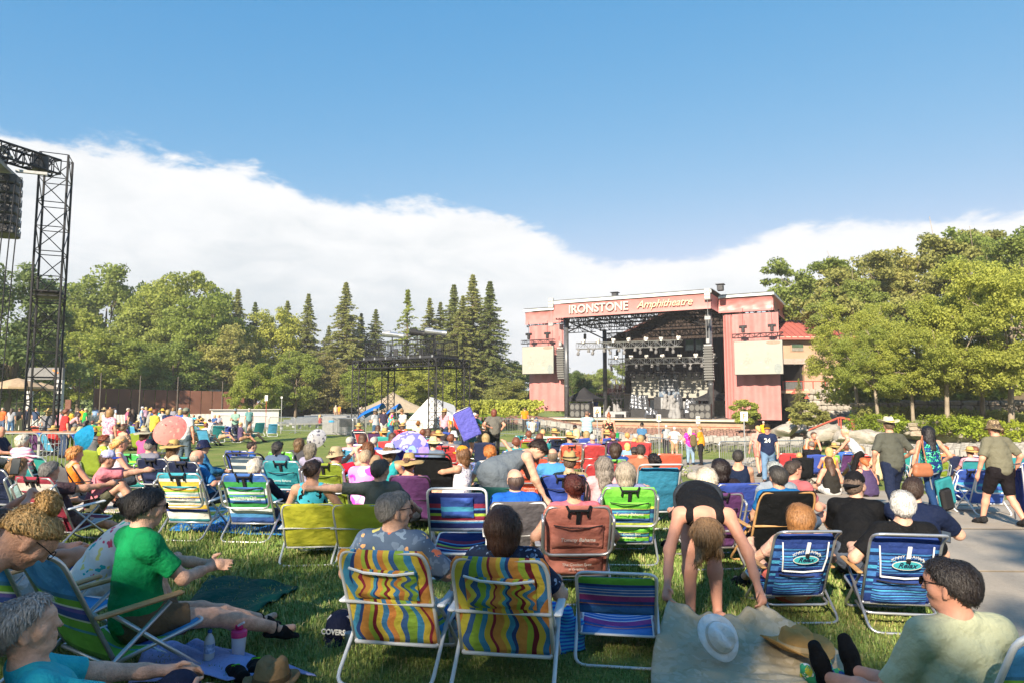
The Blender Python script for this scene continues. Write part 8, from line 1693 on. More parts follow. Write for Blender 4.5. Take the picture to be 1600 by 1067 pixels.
# ---------------------------------------------------------------- far crowd along the fence and beyond
FAR = (
 (6, 46, 'stand', 'e8703a', '5a6a88', 'wavy', None, 180, 'woman in an orange top at the far left edge'), (19, 44, 'stand', 'a8aab4', '4a6a90', 'long', None, 10, 'woman in a grey tee just left of the truss tower'), (31, 47, 'stand', '2a2c30', 'c8b890', 'crop', None, 0, 'man in a black shirt directly left of the truss tower'), (57, 46, 'stand', '3a4a68', 'c8c8c8', 'crop', None, 0, 'man in a blue shirt seen through the truss tower'), (44, 48, 'stand', '24283c', '3a3a40', 'crop', None, 20, 'dark dressed man seen between the truss legs'), (72, 34, 'stoop', '2fb0c0', '6a6a6a', 'crop', None, 0, 'man in a turquoise shirt behind the right truss leg'), (88, 36, 'stand', '1a1618', '8a8a90', 'bob', ('wide', '8a7a68'), 0, 'woman in a black dress and brown hat right of the truss tower'),
 (113, 38, 'stoop', 'd8a8b0', '3a3a44', 'long', None, -60, 'woman in a pale pink top bending by the fence'), (122, 44, 'stand', '3a3038', '3a3a44', 'crop', None, -30, 'dark haired man behind the bending woman in pink'), (134, 42, 'stand', '2aa04a', '5a5a60', 'crop', ('cap', 'c8c8a0'), -40, 'man in a bright green tee and pale cap'), (129, 48, 'stand', 'f0a020', '4a4a50', 'crop', None, 0, 'man in a yellow tee behind the green one'), (129, 24, 'chairup', '2f7ad0', '4a6a90', 'crop', ('bucket', 'b0b08a'), -50, 'man in a blue shirt and camouflage bucket hat by the near barrier'), (150, 56, 'stand', '8aa8d0', '1c1c20', 'crop', None, 180, 'man in a light blue shirt and black trousers at the brown wall'), (163, 44, 'stand', 'b09a88', '8a7a68', 'bob', ('wide', 'c8b080'), 0, 'woman in a beige shirt and straw hat by the fence'), (173, 55, 'stand', 'd8a8a8', 'd8d8d8', 'bob', None, 200, 'woman in a pink blouse at the brown wall'), (180, 56, 'stand', 'c8d4e8', '4a4a58', 'crop', ('cap', '26304a'), 150, 'man in a white shirt and navy cap at the brown wall'),
 (172, 20, 'stand', 'pinkpat', 'd8d8d4', 'bob', None, -20, 'woman in a pink patterned blouse standing with a cross bag'), (209, 40, 'stand', '2a2428', '2c3a58', 'long', None, 60, 'woman in a black top and jeans by the fence'), (200, 44, 'stand', 'd86a8a', '4a4a50', 'wavy', None, -60, 'woman in a pink top facing the one in black'), (222, 54, 'stand', '9ab8e0', '3a5a90', 'crop', ('cap', 'd8d8e8'), -60, 'man in a light blue shirt at the brown wall table'), (229, 55, 'stand', 'c8a0b8', '4a4a58', 'bob', None, 60, 'woman in lilac at the brown wall table'), (238, 56, 'stand', '3a78d8', '4a4a58', 'crop', None, 180, 'man in a bright blue tee at the brown wall'), (234, 38, 'clasp', '9a9c98', '8a8a80', 'crop', ('wide', 'd0a040'), -60, 'man in a grey tee and golden straw hat by the fence'), (256, 37, 'clasp', 'd8d8d4', 'c8c8c4', 'crop', ('wide', 'd0a850'), 60, 'man in a white tee and golden straw hat by the fence'), (271, 48, 'stand', '8a8a98', '5a5a68', 'bob', None, -20, 'woman in a striped grey top with a bag'), (283, 42, 'stand', '4a5a80', '4a6a90', 'crop', ('cap', 'd8d8dc'), 170, 'man in a checked shirt and white cap carrying red'), (290, 19.5, 'stand', 'd0d4d8', '5a6a78', 'crop', ('cap', '7a8070'), -6, 'man in a white printed tee and grey cap standing on the lawn'),
 (296, 56, 'chairup', 'd82a7a', '4a4a50', 'bob', None, 180, 'woman in a bright pink top seated at the wall'), (303, 56, 'chairup', '2ab0d8', '4a4a50', 'bob', None, 180, 'woman in a turquoise top seated at the wall'), (313, 52, 'chairup', 'c88a4a', '4a4a50', 'bob', None, 30, 'person in tan seated near the white counter'), (319, 44, 'chairup', 'f0c830', '4a4a50', 'crop', None, 0, 'man in a yellow shirt seated on the far lawn'), (329, 42, 'chairup', 'd8dce0', '4a4a50', 'crop', None, 0, 'man in a white shirt seated on the far lawn'), (336, 54, 'chairup', '3a5a90', '4a4a50', 'bob', None, 160, 'woman in blue seated by the white counter'), (343, 55, 'chairup', 'a8a8b8', '4a4a50', 'bob', None, 200, 'woman in grey seated by the white counter'), (347, 36, 'chairup', '9aa4a8', 'c8a888', 'bob', None, -70, 'blonde woman with bare legs in the turquoise chair'), (369, 38, 'clasp', '8ab0a0', '3a3a48', 'crop', ('cap', '8a9aa0'), 180, 'man in a pale green shirt and cap standing among the chairs'), (390, 44, 'stand', '6a9a9a', '5a6a70', 'crop', None, 30, 'man in a teal grey shirt near the steel barrier'), (392, 36, 'chairup', 'c8a898', '3a8a90', 'crop', None, -60, 'bare armed person lying back on the far lawn'), (310, 38, 'chairup', '6a7a5a', '3a3a40', 'crop', ('cap', '6a7060'), -20, 'person in an olive cap on the far lawn'), (268, 30, 'chairup', '1f8a6a', '3a3a40', 'crop', ('bucket', '3a4a60'), -60, 'person in a green top and blue hat behind the pink parasol'), (297, 34, 'chairup', '8a3a3a', '3a3a40', 'bob', None, 0, 'dark haired person in red behind the white tee man'), (305, 40, 'chairup', 'c8b8a8', '3a3a40', 'bob', None, 10, 'brown haired person in cream on the far lawn'), (378, 34, 'chairup', '5a4a6a', 'b08a70', 'crop', None, -50, 'person with bare arms in the navy far chair'),
 (187, 28, 'chairup', 'b83a3a', '3a3a40', 'crop', ('cap', '1c1c20'), -20, 'person in red with a black cap near the patterned blouse'), (196, 26, 'chairup', 'd0a890', '8a7a60', 'wavy', None, -30, 'person in peach left of the big grey hat'), (150, 22, 'chairup', '6a6a70', '3a3a40', 'bob', ('wide', 'c89a50'), -20, 'person in a straw hat with red ribbon near the barrier'),
 (405, 78, 'stand', '8a90a8', '3a3a48', 'crop', None, 0, 'man in grey blue behind the left end of the white counter'), (412, 79, 'stand', 'c8ccd8', '3a3a48', 'bob', None, 20, 'woman in white behind the white counter'), (426, 80, 'stand', '8a98a8', '4a4a58', 'crop', None, -20, 'man in pale grey behind the right end of the white counter'), (525, 84, 'stand', 'c8b4a0', 'a89080', 'bob', None, 20, 'woman in beige walking above the bleachers'), (530, 86, 'stand', 'f09a20', 'b08a6a', 'crop', None, -20, 'man in orange walking above the bleachers'), (501, 56, 'chairup', 'a04a4a', '3a4a78', 'long', None, -60, 'lone woman in red sitting on the bleachers'), (565, 80, 'stand', 'd8c8d0', '4a4a58', 'crop', None, 0, 'person in white between the left bridge legs'),
 (690, 68, 'stand', 'd8c0c0', '5a5a68', 'bob', None, 90, 'woman in pale pink strolling behind the white tent'), (701, 69, 'stand', 'd0a8a0', '5a5a68', 'bob', None, -90, 'woman in rose strolling behind the white tent'), (722, 68, 'stand', '4a4a50', '3a3a48', 'crop', None, 60, 'man in dark grey strolling on the hedge path'), (727, 68, 'stand', '3a70c0', '3a3a48', 'crop', None, -80, 'man in a blue shirt strolling on the hedge path'), (736, 67, 'stand', 'c8d0d8', '5a6a80', 'crop', None, 90, 'man in white strolling on the hedge path'), (741, 67, 'stand', '4a3ac0', '3a3a48', 'bob', None, 0, 'woman in violet strolling on the hedge path'), (747, 67, 'stand', 'e0c0d0', 'd8b0c0', 'bob', None, 0, 'woman in a pale pink dress on the hedge path'), (754, 67, 'stand', 'b8c4c8', '4a4a58', 'crop', None, -90, 'man in pale grey on the hedge path, rightmost'),
 (820, 48, 'stand', 'f08a1a', '3a3a40', 'crop', None, 0, 'man in an orange vest at the left end of the stage'), (828, 45, 'chairup', '8ab0d8', '3a3a40', 'bob', None, 0, 'person in pale blue in the first seats left of the stage'), (838, 45, 'chairup', '4a5a80', '3a3a40', 'crop', ('cap', '2a3a60'), 0, 'person in a navy cap in the first seats left of the stage'), (832, 43, 'chairup', 'd8d0c0', '3a3a40', 'crop', ('wide', 'd0c0a0'), 0, 'person in a straw hat in the first seats left of the stage'), (922, 66, 'stand', '2a3a8a', '26262c', 'crop', None, 180, 'stage hand in blue under the black tent'), (931, 67, 'stand', '2a4aa0', '26262c', 'crop', None, 160, 'stage hand in bright blue right of the black tent'), (1192, 46, 'stand', 'f0b020', '3a3a40', 'crop', None, 0, 'man in a yellow vest under the right red banner'), (1236, 57, 'stand', 'f08a20', '3a3a40', 'crop', None, 0, 'person in orange inside the dark doorway'))
for (px, D, pose, sh, bt, hr, ht, rz, lab) in FAR:
 kw = dict(shirt=sh, bottom=bt, hair=hr, hairc=random.choice(['3a2a20', '5a4632', '8a6a44', 'a8a098', '2a2422', 'b89a68']), skin=random.choice('abd'), bottom_len=1.95 if pose in ('stand', 'clasp', 'stoop') else .62)
 if ht: kw.update(hat=ht[0], hatc=[ht[1], ht[1]])
 p = on(px, D)
 if lab.startswith('stage hand'): p.z = DECK
 if px > 685 and D > 66 and px < 760: p.z = at(px, 641, D).z-1.0
 if 400 < px < 430: p.z = at(px, 634, D).z-.8
 e = person(lab, p, R(rz), pose, h=.026 if D < 30 else .034, group='people across the far lawn' if D > 30 else None, **kw)
# ---------------------------------------------------------------- more of the crowd, filling the lawn
CN = (('c83a3a', 'red'), ('3a6ac8', 'blue'), ('d8d8d4', 'white'), ('2c2c30', 'black'), ('3a9a6a', 'green'), ('e0a0b0', 'pink'), ('7a7a80', 'grey'), ('d8b84a', 'yellow'), ('28a0a8', 'teal'), ('7a5aa0', 'purple'), ('e08a3a', 'orange'), ('26345c', 'navy'))
HN = (('crop', '3a2a20', 'short dark hair', 'dark haired'), ('bob', '9a8258', 'blonde hair', 'blonde'), ('crop', 'a8a49c', 'grey hair', 'grey haired'), ('long', '4a3020', 'long brown hair', 'brown haired'), ('wavy', '6a3a26', 'reddish hair', 'red haired'))
CF = (('teal', 'turquoise'), ('royal', 'blue'), ('red', 'red'), ('navy', 'navy'), ('lime', 'lime'), ('orange', 'orange'), ('sky', 'pale blue'), ('purple', 'purple'), ('black', 'black'), ('aqua', 'green'))
ZN = ((60, 230, 24, 42, 26, 'between the truss tower and the fence', -20), (235, 330, 26, 44, 13, 'left of the white counter', -14), (545, 770, 15, 31, 20, 'between the bridge and the lawn chairs', -6), (800, 1010, 15, 24, 12, 'on the lawn before the stage seats', 0), (1215, 1590, 17.5, 23.5, 15, 'on the right lawn beyond the path', -12))
rr_ = random.Random(5); SEEN = set()
for (x0, x1, d0, d1, n, where, rz) in ZN:
 for i in range(n):
  for _ in range(40):
   cx, hx, fx = rr_.choice(CN), rr_.choice(HN), rr_.choice(CF); hat = rr_.random() < .28
   lab = 'person in %s with %s, %s' % (cx[1], 'a straw hat' if hat else hx[2], where)
   if lab not in SEEN: break
  SEEN.add(lab); px = x0+(x1-x0)*(i+rr_.random())/n; D = d0+(d1-d0)*rr_.random(); up = rr_.random() < .22 and D > 24; p = on(px, D)
  if path_edge(PL, D)-.4 < p.x < path_edge(PR, D)+.5: continue
  person(lab, p, R(rz+rr_.uniform(-30, 30)), rr_.choice(('stand', 'clasp')) if up else 'chairup', shirt=cx[0], bottom=rr_.choice(('3a4a68', '8a7a60', '2a2a30', '6a88a8')), hair=hx[0], hairc=hx[1], skin=rr_.choice('abd'), hat='wide' if hat else None, hatc=['c8a868', '6a5030'] if hat else None, h=.026 if D < 30 else .034, bottom_len=1.95 if up else .62)
  if not up:
   l2 = '%s chair, %s sitter in %s, %s' % (fx[1], 'straw hatted' if hat else hx[3], cx[1], where); chair(rr_.choice(('pack', 'loop', 'white', 'quad')), fx[0], p, R(rz+rr_.uniform(-12, 12)), l2, frame=SFR)
# ================================================================ CLOTHS, BAGS, BOTTLES, HATS ON THE GROUND
def sheet_on(name, pts, label, m, cat='blanket', bump=.02, seed=1, nu=26, nv=20, lift=.03):
 """a cloth spread on the grass between four corners given on the ground (near left, near right, far right, far left)"""
 rg = np.random.default_rng(seed); P = [Vector(p) for p in pts]; c = sum(P, Vector())/4; K = rg.normal(size=(6, 2))*7; ph = rg.uniform(0, 6, 6)
 def fn(u, v):
  q = (P[0]*(1-u)+P[1]*u)*(1-v)+(P[3]*(1-u)+P[2]*u)*v; e_ = .03*math.sin(9*u+ph[0])*(v < .02 or v > .98)
  z = gz(q.x, q.y)+lift+bump*abs(sum(math.sin(K[i][0]*u+K[i][1]*v+ph[i]) for i in range(6))/3); return Vector((q.x+e_, q.y+.03*math.sin(11*u+ph[1])*(v < .02 or v > .98), z))-c
 k = MB(); k.sheet(fn, nu, nv, thick=.006); o = obj(name, k, m, None, True); o.location = c; return tag(o, label, cat)
def gp(px, py): return spot(px, py, 0)
sheet_on('blue_tarp', [gp(262, 834), gp(455, 842), gp(470, 806), gp(300, 808)], 'bright blue tarp under the two striped chairs', cloth('1f7ac8', .5), 'tarp', .012, 2)
sheet_on('green_blanket', [gp(255, 1000), gp(385, 975), gp(468, 925), gp(330, 905)], 'dark green blanket under the legs of the man in the green polo', cloth('0c4a40'), 'blanket', .03, 3)
sheet_on('lavender_towel', [gp(200, 1075), gp(500, 1066), gp(330, 1018), gp(232, 1012)], 'lavender towel at the bottom left beside the black sneakers', cloth('9aa4d8'), 'towel', .03, 4)
sheet_on('patterned_rug', [gp(640, 905), gp(760, 905), gp(760, 840), gp(660, 842)], 'red and navy patterned rug behind the rainbow chairs', pattern('rug', hexc('2a2a48'), [hexc('8a2a3a'), hexc('c86a4a'), hexc('5a3a5a')], 16, size=.4), 'rug', .01, 5)
sheet_on('blue_blanket', [gp(1262, 744), gp(1375, 752), gp(1375, 738), gp(1275, 736)], 'blue blanket under the two women sitting on the right lawn', cloth('4a64a8'), 'blanket', .01, 6)
sheet_on('beach_towel', [gp(1470, 782), gp(1560, 784), gp(1548, 762), gp(1476, 762)], 'bright patterned towel under the blue beach chairs on the right', stripes('towel_pat', H('8ad0d8', 4, 'e0e8e0', 3, 'd84a5a', 1, '3a8ad0', 3, 'e8d88a', 2), 'V', .3, 2), 'towel', .01, 7)
sheet_on('white_sheet', [gp(345, 668), gp(425, 668), gp(415, 662), gp(350, 661)], 'white ground sheet on the far lawn', cloth('d8d8d8'), 'ground sheet', .01, 8)
sheet_on('red_blanket', [gp(300, 662), gp(345, 662), gp(338, 658), gp(305, 658)], 'red blanket by the orange yellow chair', cloth('c8303a'), 'blanket', .01, 9)
sheet_on('pale_blanket', [gp(100, 800), gp(220, 806), gp(240, 770), gp(120, 765)], 'pale patterned blanket below the maroon chair', pattern('blk2', hexc('c8c0b8'), [hexc('a8a0b0'), hexc('d0b888')], 20), 'blanket', .015, 10)
sheet_on('flowered_blanket', [gp(640, 748), gp(760, 746), gp(750, 724), gp(655, 724)], 'multicoloured blanket around the tall black chair', pattern('blk3', hexc('6a8ac0'), [hexc('d85a5a'), hexc('e8e0d8'), hexc('4a6aa8'), hexc('e0b05a')], 9), 'blanket', .015, 11)
sheet_on('picnic_mat', [gp(1500, 756), gp(1610, 772), gp(1610, 752), gp(1530, 744)], 'multicoloured mat behind the man with the camouflage hat', pattern('blk4', hexc('3a78c0'), [hexc('e0e0e0'), hexc('d84a4a'), hexc('e8c84a')], 5), 'mat', .01, 12)
# the pale picnic cloth held up at one edge
PC = pattern('picnic_cloth', (.46, .39, .27), [(.52, .45, .33), (.42, .35, .23), (.50, .43, .31)], 9, size=.5, distort=2.2); nw, ne, fe, fw = gp(1018, 1090), gp(1400, 1085), *[LADY[1]+Matrix.Rotation(R(170), 3, 'Z') @ (Vector(LADY[0][q_])*1.04)+Vector((0, -.06, -.09)) for q_ in ('wr0', 'wr1')]; nw.z += .03; ne.z += .03
def pcl(u, v):
 a = nw.lerp(ne, u); b_ = fw.lerp(fe, u); q = a.lerp(b_, v); g0 = gz(q.x, q.y)+.04
 zz = a.z*(1-v**1.6)+b_.z*v**1.6; sag = .07*math.sin(math.pi*u)*v**1.4+.012*math.sin(u*16+v*4)*v; z = max(g0+.012*abs(math.sin(7*u+9*v)), zz-sag)+.012*math.sin(30*u+4*math.sin(5*v))*(.3+v)+.006*math.sin(44*v+12*u)
 return Vector((q.x+.1*math.sin(math.pi*v)*(u-.5), q.y-.10*math.sin(math.pi*u)*v, z))-nw
k = MB(); k.sheet(pcl, 46, 34, thick=.005); o = obj('picnic_cloth', k, PC, None, True); o.location = nw; tag(o, 'pale gold patterned picnic cloth held up by the bending woman', 'picnic cloth')
def loose_hat(kind, p, rot, cols, label, sc=1.0):
 e = empty('hat', p); e.rotation_euler = rot; e.scale = (sc,)*3; tag(e, label, 'hat')
 for nm, me, mi in cm_('hat_'+kind, lambda: hat_parts(kind)): obj(nm, me, cols[min(mi, 1)], e)
 return e
loose_hat('fedora', pcl(.33, .36)+nw+Vector((0, 0, .15)), (R(62), R(-30), R(30)), [cloth('ffffff'), cloth('e0dcd4')], 'white hat lying tipped on the picnic cloth', .95)
p = pcl(.72, .42)+nw+Vector((.04, 0, .05)); loose_hat('cowboy', p, (0, R(4), R(20)), [cloth('c89a5c'), cloth('d8b888')], 'golden straw cowboy hat on the edge of the picnic cloth', 1.2)
p = gp(424, 1075); p.z += .03; loose_hat('fedora', p, (0, 0, 0), [cloth('9a7a54'), cloth('6a5236')], 'brown straw hat at the bottom edge', 1.2)
p = gp(533, 1000); p.z += .06; e = loose_hat('cap', p, (R(-12), 0, R(170)), [cloth('1a2038'), cloth('1a2038')], 'navy and white trucker cap lettered COVERS in the grass beside the rainbow chair', 1.25)
o = obj('lettering', text_mesh('COVERS', .04, .003, 0, 1, .001), LETW, e); o.rotation_euler = (R(72), 0, R(180)); o.location = (0, .105, .045); k = MB(); k.lathe([(.099, .0), (.0865, .066), (.06, .098)], (0, 0, 0), 26, warp=lambda v, an: Vector((v.x*.945, v.y*1.095 if v.y < 0 else v.y*.5, v.z))); obj('mesh_panel', k, cloth('d8d8e4'), e, True)
def bottle(p, h, r, label, m, capm, lab=None, name='water_bottle'):
 e = empty(name, p); tag(e, label, 'bottle'); k = MB(); k.lathe([(.0, .0), (r*.95, 0), (r, h*.04), (r*.94, h*.2), (r, h*.3), (r, h*.66), (r*.7, h*.80), (r*.38, h*.88), (r*.38, h*.93)], (0, 0, 0), 18); obj('shell', k, m, e, True)
 k = MB(); k.lathe([(0, h), (r*.4, h), (r*.42, h*.92), (r*.40, h*.92)], (0, 0, 0), 14); obj('cap', k, capm, e, True); k = MB(); k.lathe([(r*.93, h*.02), (r*.9, h*.30), (0, h*.30)], (0, 0, 0), 16); obj('water', k, PETM, e, True)
 if lab: k = MB(); k.lathe([(r*1.015, h*.36), (r*1.015, h*.62)], (0, 0, 0), 18); obj('paper_label', k, lab, e, True)
PET, nt, b = newmat('clear_plastic'); b.inputs['Base Color'].default_value = (.72, .78, .82, 1); b.inputs['Roughness'].default_value = .12; b.inputs['Transmission Weight'].default_value = .45; b.inputs['IOR'].default_value = 1.2; PETM, nt, b = newmat('bottled_water'); b.inputs['Base Color'].default_value = (.8, .88, .9, 1); b.inputs['Transmission Weight'].default_value = .9; b.inputs['Roughness'].default_value = .03; b.inputs['IOR'].default_value = 1.33
BLL = mat('label_blue', (.03, .10, .42), .5, .5, 30, c2=(.30, .42, .6)); CAPB = mat('cap_blue', (.02, .08, .30), .4)
bottle(gp(326, 1040), .225, .034, 'clear water bottle with blue label standing by the dark green blanket', PET, CAPB, BLL); bottle(gp(708, 1012), .21, .033, 'water bottle with dark blue label between the two rainbow chairs', PET, CAPB, BLL)
e = empty('pink_tumbler', gp(372, 1034)); tag(e, 'white tumbler with pink lid standing right of the water bottle', 'tumbler'); k = MB(); k.lathe([(0, 0), (.036, 0), (.048, .17)], (0, 0, 0), 20); obj('cup', k, mat('frosted_white', (.62, .64, .68), .3, .05), e, True); k = MB(); k.lathe([(.051, .165), (.052, .20), (.046, .205), (.0, .207)], (0, 0, 0), 20); k.box((0, .0, .225), (.05, .02, .03), bev=.005); obj('lid', k, mat('lid_pink', (.62, .03, .16), .35), e, True); k = MB(); k.box((.012, 0, .245), (.045, .022, .012), rotm('Y', -.5)); obj('spout', k, mat('frosted_white', (.62, .64, .68), .3), e)
e = empty('plastic_cup', gp(546, 1012)); tag(e, 'clear plastic cup in front of the trucker cap', 'cup'); k = MB(); k.lathe([(0, .002), (.026, .002), (.036, .10), (.038, .10), (.0365, .098), (.027, .006), (0, .006)], (0, 0, 0), 18); obj('wall', k, PET, e, True); k = MB(); k.lathe([(0, .008), (.026, .008), (.030, .04), (0, .04)], (0, 0, 0), 16); obj('drink', k, PETM, e, True)
def crumple(name, p, d, m, label, cat, seed, h=.014, cutz=True, amp=.02):
 f = Field(); rg = np.random.default_rng(seed)
 for i in range(8): a = A_(((rg.uniform(-.5, .5))*d[0], rg.uniform(-.5, .5)*d[1], 0)); f.cap(a, a+A_((rg.uniform(-.3, .3)*d[0], rg.uniform(-.3, .3)*d[1], d[2]*rg.uniform(.3, 1))), min(d)*.32, min(d)*.2, sm=.05)
 o = obj(name, f.mesh(name, h, amp*.5, 30, seed, planes=(((0, 0, 0), (0, 0, -1)),)), m); o.location = p; return tag(o, label, cat)
o = crumple('striped_bag', gp(872, 1012), (.26, .22, .32), stripes('bagx', H('1a58c0', 3, '2fa0d8', 2, 'e0e0a0', .6, '0c3a8a', 2), 'V'), 'blue striped beach bag right of the rainbow chair', 'bag', 3); o.data.materials.clear(); o.data.materials.append(bands('bag_bands', '1a58c0', '38a8dc', 22))
crumple('patterned_towel', gp(1285, 1075)+Vector((0, 0, .02)), (.36, .26, .13), pattern('towel_green', hexc('3aa078'), [hexc('d8d8c8'), hexc('2a4a80'), hexc('c8c84a'), hexc('e0e0d8')], 15, size=.45, distort=1.8), 'crumpled green and white patterned towel beside the phone', 'towel', 5)
for i, (px, D, lab) in enumerate(((118, 7.0, 'blue cooler bag under the pale blanket edge'), (741, 10.6, 'orange tote bag beside the woman in the flowered dress'), (670, 10.2, 'olive rucksack behind the flower trimmed hat'))):
 crumple('cloth_bag', on(px, D), (.4, .3, .32), cloth(('2a5a9a', 'd8682a', '6a6a50')[i]), lab, 'bag', 20+i, .02)
e = empty('smartphone', gp(1312, 1072)+Vector((0, 0, .05))); e.rotation_euler = (R(15), 0, R(12)); tag(e, 'white smartphone lying on the patterned towel', 'phone'); k = MB(); k.box((0, 0, 0), (.072, .145, .009), bev=.004); obj('case', k, mat('phone_white', (.68, .68, .68), .3), e); k = MB(); k.box((0, 0, .0052), (.062, .115, .001)); obj('screen', k, mat('phone_glass', (.05, .06, .07), .1, spec=.8), e)
def phone(p, label, rot=(1.2, 0, 0)): e = empty('smartphone', p); e.rotation_euler = rot; tag(e, label, 'phone'); k = MB(); k.box((0, 0, 0), (.072, .145, .009), bev=.004); obj('case', k, STRAP, e); k = MB(); k.box((0, 0, .0052), (.064, .13, .001)); obj('screen', k, mat('phone_glass', (.05, .06, .07), .1, spec=.8), e)
phone(at(1478, 838, 5.95), 'dark smartphone in the hands of the man in the navy tee', (.5, .2, -.5)); phone(at(933, 648, 25.1), 'smartphone held up by the man in the striped shirt', (1.4, 0, 0)); phone(at(24, 728, 6.0), 'phone held up at the left edge', (1.3, 0, .2))
# sneakers by the towel
SNK = cloth('121214');
for i, (px, py, rz) in enumerate(((372, 1066, 40), (398, 1058, 20))):
 f = Field(); f.cap((0, -.09, .05), (0, .02, .045), .042, .040, lat=(1, 0, 0), k=1.0); f.cap((0, .02, .04), (0, .13, .035), .042, .032, lat=(1, 0, 0), k=1.25); f.cap((0, -.07, .11), (0, -.07, .12), .028, sub=True); e = empty('sneaker', gp(px, py), R(rz)); tag(e, 'black sneaker with neon laces beside the lavender towel, %s one' % ('left', 'right')[i], 'shoe'); obj('upper', f.mesh('upper', .008, planes=(((0, 0, .0), (0, 0, -1)),)), SNK, e); k = MB(); k.box((0, .02, .012), (.085, .27, .022), bev=.01); obj('sole', k, cloth('2a2a2c'), e); k = MB(); k.tube([(-.02, .02, .085), (.02, .04, .085), (-.02, .06, .08), (.03, .09, .07)], .004, 5); obj('lace', k, cloth('7ae02a'), e)
# parasols held low among the crowd
def tilt_parasol(px, py, D, r, m, label, tilt, n=8, depth=.22):
 c = at(px, py, D); e = empty('parasol', c); tag(e, label, 'parasol'); e.rotation_euler = tilt; k = MB(); prof = [(0.01, 0), (r*.4, -depth*.25), (r*.75, -depth*.62), (r, -depth)]; k.lathe(prof, (0, 0, 0), n*3, warp=lambda v, an: Vector((v.x, v.y, v.z))*1.0 if True else v); obj('canopy', k, m, e, True); k = MB(); [k.tube([(0, 0, -.012), (r*.4*math.cos(6.283*i/n), r*.4*math.sin(6.283*i/n), -depth*.25-.012), (r*math.cos(6.283*i/n), r*math.sin(6.283*i/n), -depth-.01)], .005, 4) for i in range(n)]; obj('rib', k, DKM, e)['kind'] = 'stuff'; k = MB(); k.bar((0, 0, .05), (0, 0, -.8), .008, 6); obj('shaft', k, DKM, e)
FLP = pattern('parasol_flower', hexc('6a6ad0'), [hexc('9a9ae8'), hexc('b8a8e8'), hexc('5a5ac0'), hexc('8ab0e0'), hexc('a890d8')], 4.5, size=.62, distort=1.4)
tilt_parasol(634, 700, 11.6, .36, FLP, 'violet flower print parasol tilted on the lawn', (R(72), R(8), R(-6)))
tilt_parasol(259, 664, 14.8, .36, pattern('parasol_pink', hexc('c87a74'), [hexc('d09a8c'), hexc('c06a66')], 12, size=.3), 'pale pink parasol behind the navy cap', (R(58), R(16), R(-10)))
tilt_parasol(489, 679, 16.2, .24, pattern('parasol_bw', hexc('a8a8ac'), [hexc('3a3a48'), hexc('7a7a88')], 14, size=.4), 'black and white patterned parasol behind the grey haired woman', (R(66), R(0), R(-8)))
tilt_parasol(116, 680, 12.8, .24, cloth('1f8ab8'), 'plain blue parasol behind the ginger haired woman', (R(75), R(-30), R(-20)))
# carried chairs and bag
e = empty('folded_chair', at(730, 662, 22.0)); tag(e, 'folded lilac padded chair carried by the man in the black cap', 'chair'); e.rotation_euler = (R(8), R(-24), R(10)); k = MB(); k.box((0, 0, 0), (.62, .06, .95), bev=.03); obj('padded_back', k, cloth('6a6ac8'), e); k = MB(); k.box((0, .05, -.05), (.6, .05, .85), bev=.02); obj('seat', k, cloth('5a5ab0'), e); k = MB(); k.tube(arc([(-.3, .08, -.5), (-.3, .08, .48), (.3, .08, .48), (.3, .08, -.5)], .08), .014, 7); obj('frame', k, ALU, e)
e = empty('folded_chair', on(1590, 11.2)); e.location.z += .45; tag(e, 'folded dark blue chair carried by the man with the camouflage hat', 'chair'); e.rotation_euler = (0, R(8), R(70)); k = MB(); k.box((0, 0, .1), (.56, .07, .78), bev=.03); obj('fabric', k, cloth('1c3a90'), e); k = MB(); k.tube(arc([(-.29, .06, -.32), (-.29, .06, .55), (.29, .06, .55), (.29, .06, -.32)], .08), .014, 7); k.tube(arc([(-.27, -.06, -.30), (-.27, -.06, .45), (.27, -.06, .45), (.27, -.06, -.30)], .08), .014, 7); obj('frame', k, SFR, e)
e = empty('folded_chair', on(1470, 12.5)); e.location.z += .40; tag(e, 'folded teal and black chair carried by the woman in the leaf print top', 'chair'); e.rotation_euler = (0, R(-12), R(20)); k = MB(); k.box((0, 0, .05), (.40, .08, .5), bev=.03); obj('fabric', k, FAB['greenteal'](), e); k = MB(); k.box((-.1, -.08, -.05), (.26, .1, .38), bev=.04); obj('bag', k, STRAP, e); k = MB(); k.tube(arc([(-.24, .05, -.32), (-.24, .05, .4), (.24, .05, .4), (.24, .05, -.32)], .08), .013, 7); obj('frame', k, SFR, e)
e = empty('shoulder_bag', on(1436, 12.35)); e.location.z += .88; tag(e, 'brown leather shoulder bag on the hip of the woman in the leaf print top', 'bag'); LEA = mat('leather_brown', (.30, .115, .055), .5, .15, 9, .3, 40); f = Field(); f.cap((-.09, 0, 0), (.09, 0, 0), .085, lat=(0, 1, 0), k=.7); f.cap((-.11, 0, -.09), (.11, 0, -.09), .075, lat=(0, 1, 0), k=.8); obj('pouch', f.mesh('pouch', .014, .004, 30), LEA, e); k = MB(); k.tube([(-.1, 0, .05), (-.02, .02, .35), (.06, .06, .56), (.1, .12, .35), (.09, .02, .05)], .012, 6); obj('strap', k, LEA, e)
e = empty('backpack', on(1080, 30.2)); e.location.z += 1.08; tag(e, 'olive backpack on the woman in the magenta blouse', 'backpack'); f = Field(); f.cap((0, -.2, -.12), (0, -.2, .16), .15, .13, lat=(0, 1, 0), k=.7); obj('pack', f.mesh('pack', .03), cloth('6a6040'), e); k = MB(); [k.tube([(s_*.1, -.18, .2), (s_*.13, -.02, .28), (s_*.13, .08, .05)], .02, 5) for s_ in (-1, 1)]; obj('strap', k, cloth('4a4430'), e)
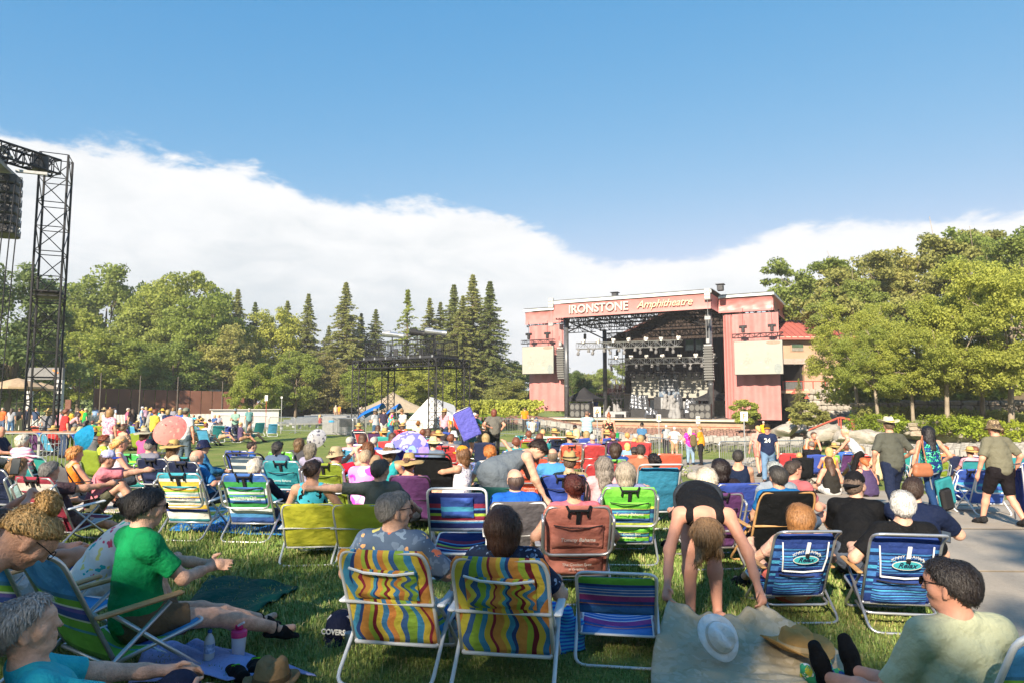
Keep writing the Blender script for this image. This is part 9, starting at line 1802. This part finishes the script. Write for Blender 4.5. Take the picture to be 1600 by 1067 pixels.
e = empty('drinking_cup', on(964, 25.5)); e.location.z += .80; tag(e, 'green cup with straw in the hand of the woman in the rose dress', 'cup'); k = MB(); k.lathe([(0, 0), (.05, 0), (.07, .22), (0, .22)], (0, 0, 0), 14); obj('cup', k, cloth('1fa05a'), e); k = MB(); k.bar((0, 0, .2), (.02, 0, .36), .008, 5); obj('straw', k, cloth('1fa05a'), e)
e = empty('cowboy_style_basket', gp(1160, 790)); bpy.data.objects.remove(e)
p = on(1153, 9.6); p.z += .34; f = Field(); f.cap((0, 0, -.05), (0, 0, .12), .15, .13); f.cap((0, 0, .14), (0, 0, .2), .10, sub=True); f.cap((-.05, 0, .12), (.1, 0, .2), .09, .1); f.cap((.06, 0, .22), (.1, 0, .26), .09, sub=True); o = obj('straw_bag', f.mesh('straw_bag', .014, .004, 60), cloth('b89a6a')); o.location = p; tag(o, 'woven straw bag hanging beside the man in the navy tank top', 'bag')
# printed 24 on the navy shirt is a patch of its own on that person
for o in list(bpy.data.objects):
 if o.get('label', '').startswith('man in a navy tee shirt printed 24'): t_ = obj('lettering', text_mesh('24', .17, .004, 0, 1, .004), LETW, o); t_.location = (0, .185, 1.24); t_.rotation_euler = (R(86), 0, R(180))
# equipment boxes near the barriers
for i, (px, D, d, lab) in enumerate(((526, 44.5, (1.6, .8, 1.2), 'pale grey equipment case behind the barriers'), (546, 44, (1.3, .8, 1.1), 'second grey equipment case with vents, right of the pale one'))):
 p = on(px, D); e = empty('equipment_case', p); tag(e, lab, 'equipment'); k = MB(); k.box((0, 0, d[2]/2), d, bev=.04); obj('cabinet', k, mat('case_grey', (.22, .225, .23), .6), e); k = MB(); k.box((-.2 if i == 0 else 0, -d[1]/2-.01, d[2]*.72), (.35, .02, .12) if i == 0 else (1.0, .02, .5)); obj('badge' if i == 0 else 'vent_panel', k, cloth('3aa0d8') if i == 0 else DKM, e)
# ---------------------------------------------------------------- light haze volume, added to lift the far shadows
hm = bpy.data.materials.new('haze'); hm.use_nodes = True; nt = hm.node_tree; nt.nodes.clear(); ou = nt.nodes.new('ShaderNodeOutputMaterial'); pv = nt.nodes.new('ShaderNodeVolumePrincipled'); pv.inputs['Color'].default_value = (.93, .95, 1, 1); pv.inputs['Density'].default_value = .00055; nt.links.new(pv.outputs[0], ou.inputs['Volume'])
k = MB(); k.box((0, 430, 20), (1240, 1060, 52)); tag(obj('haze', k, hm), 'thin pale haze added over the whole place to lift far shadows', 'haze', kind='stuff')
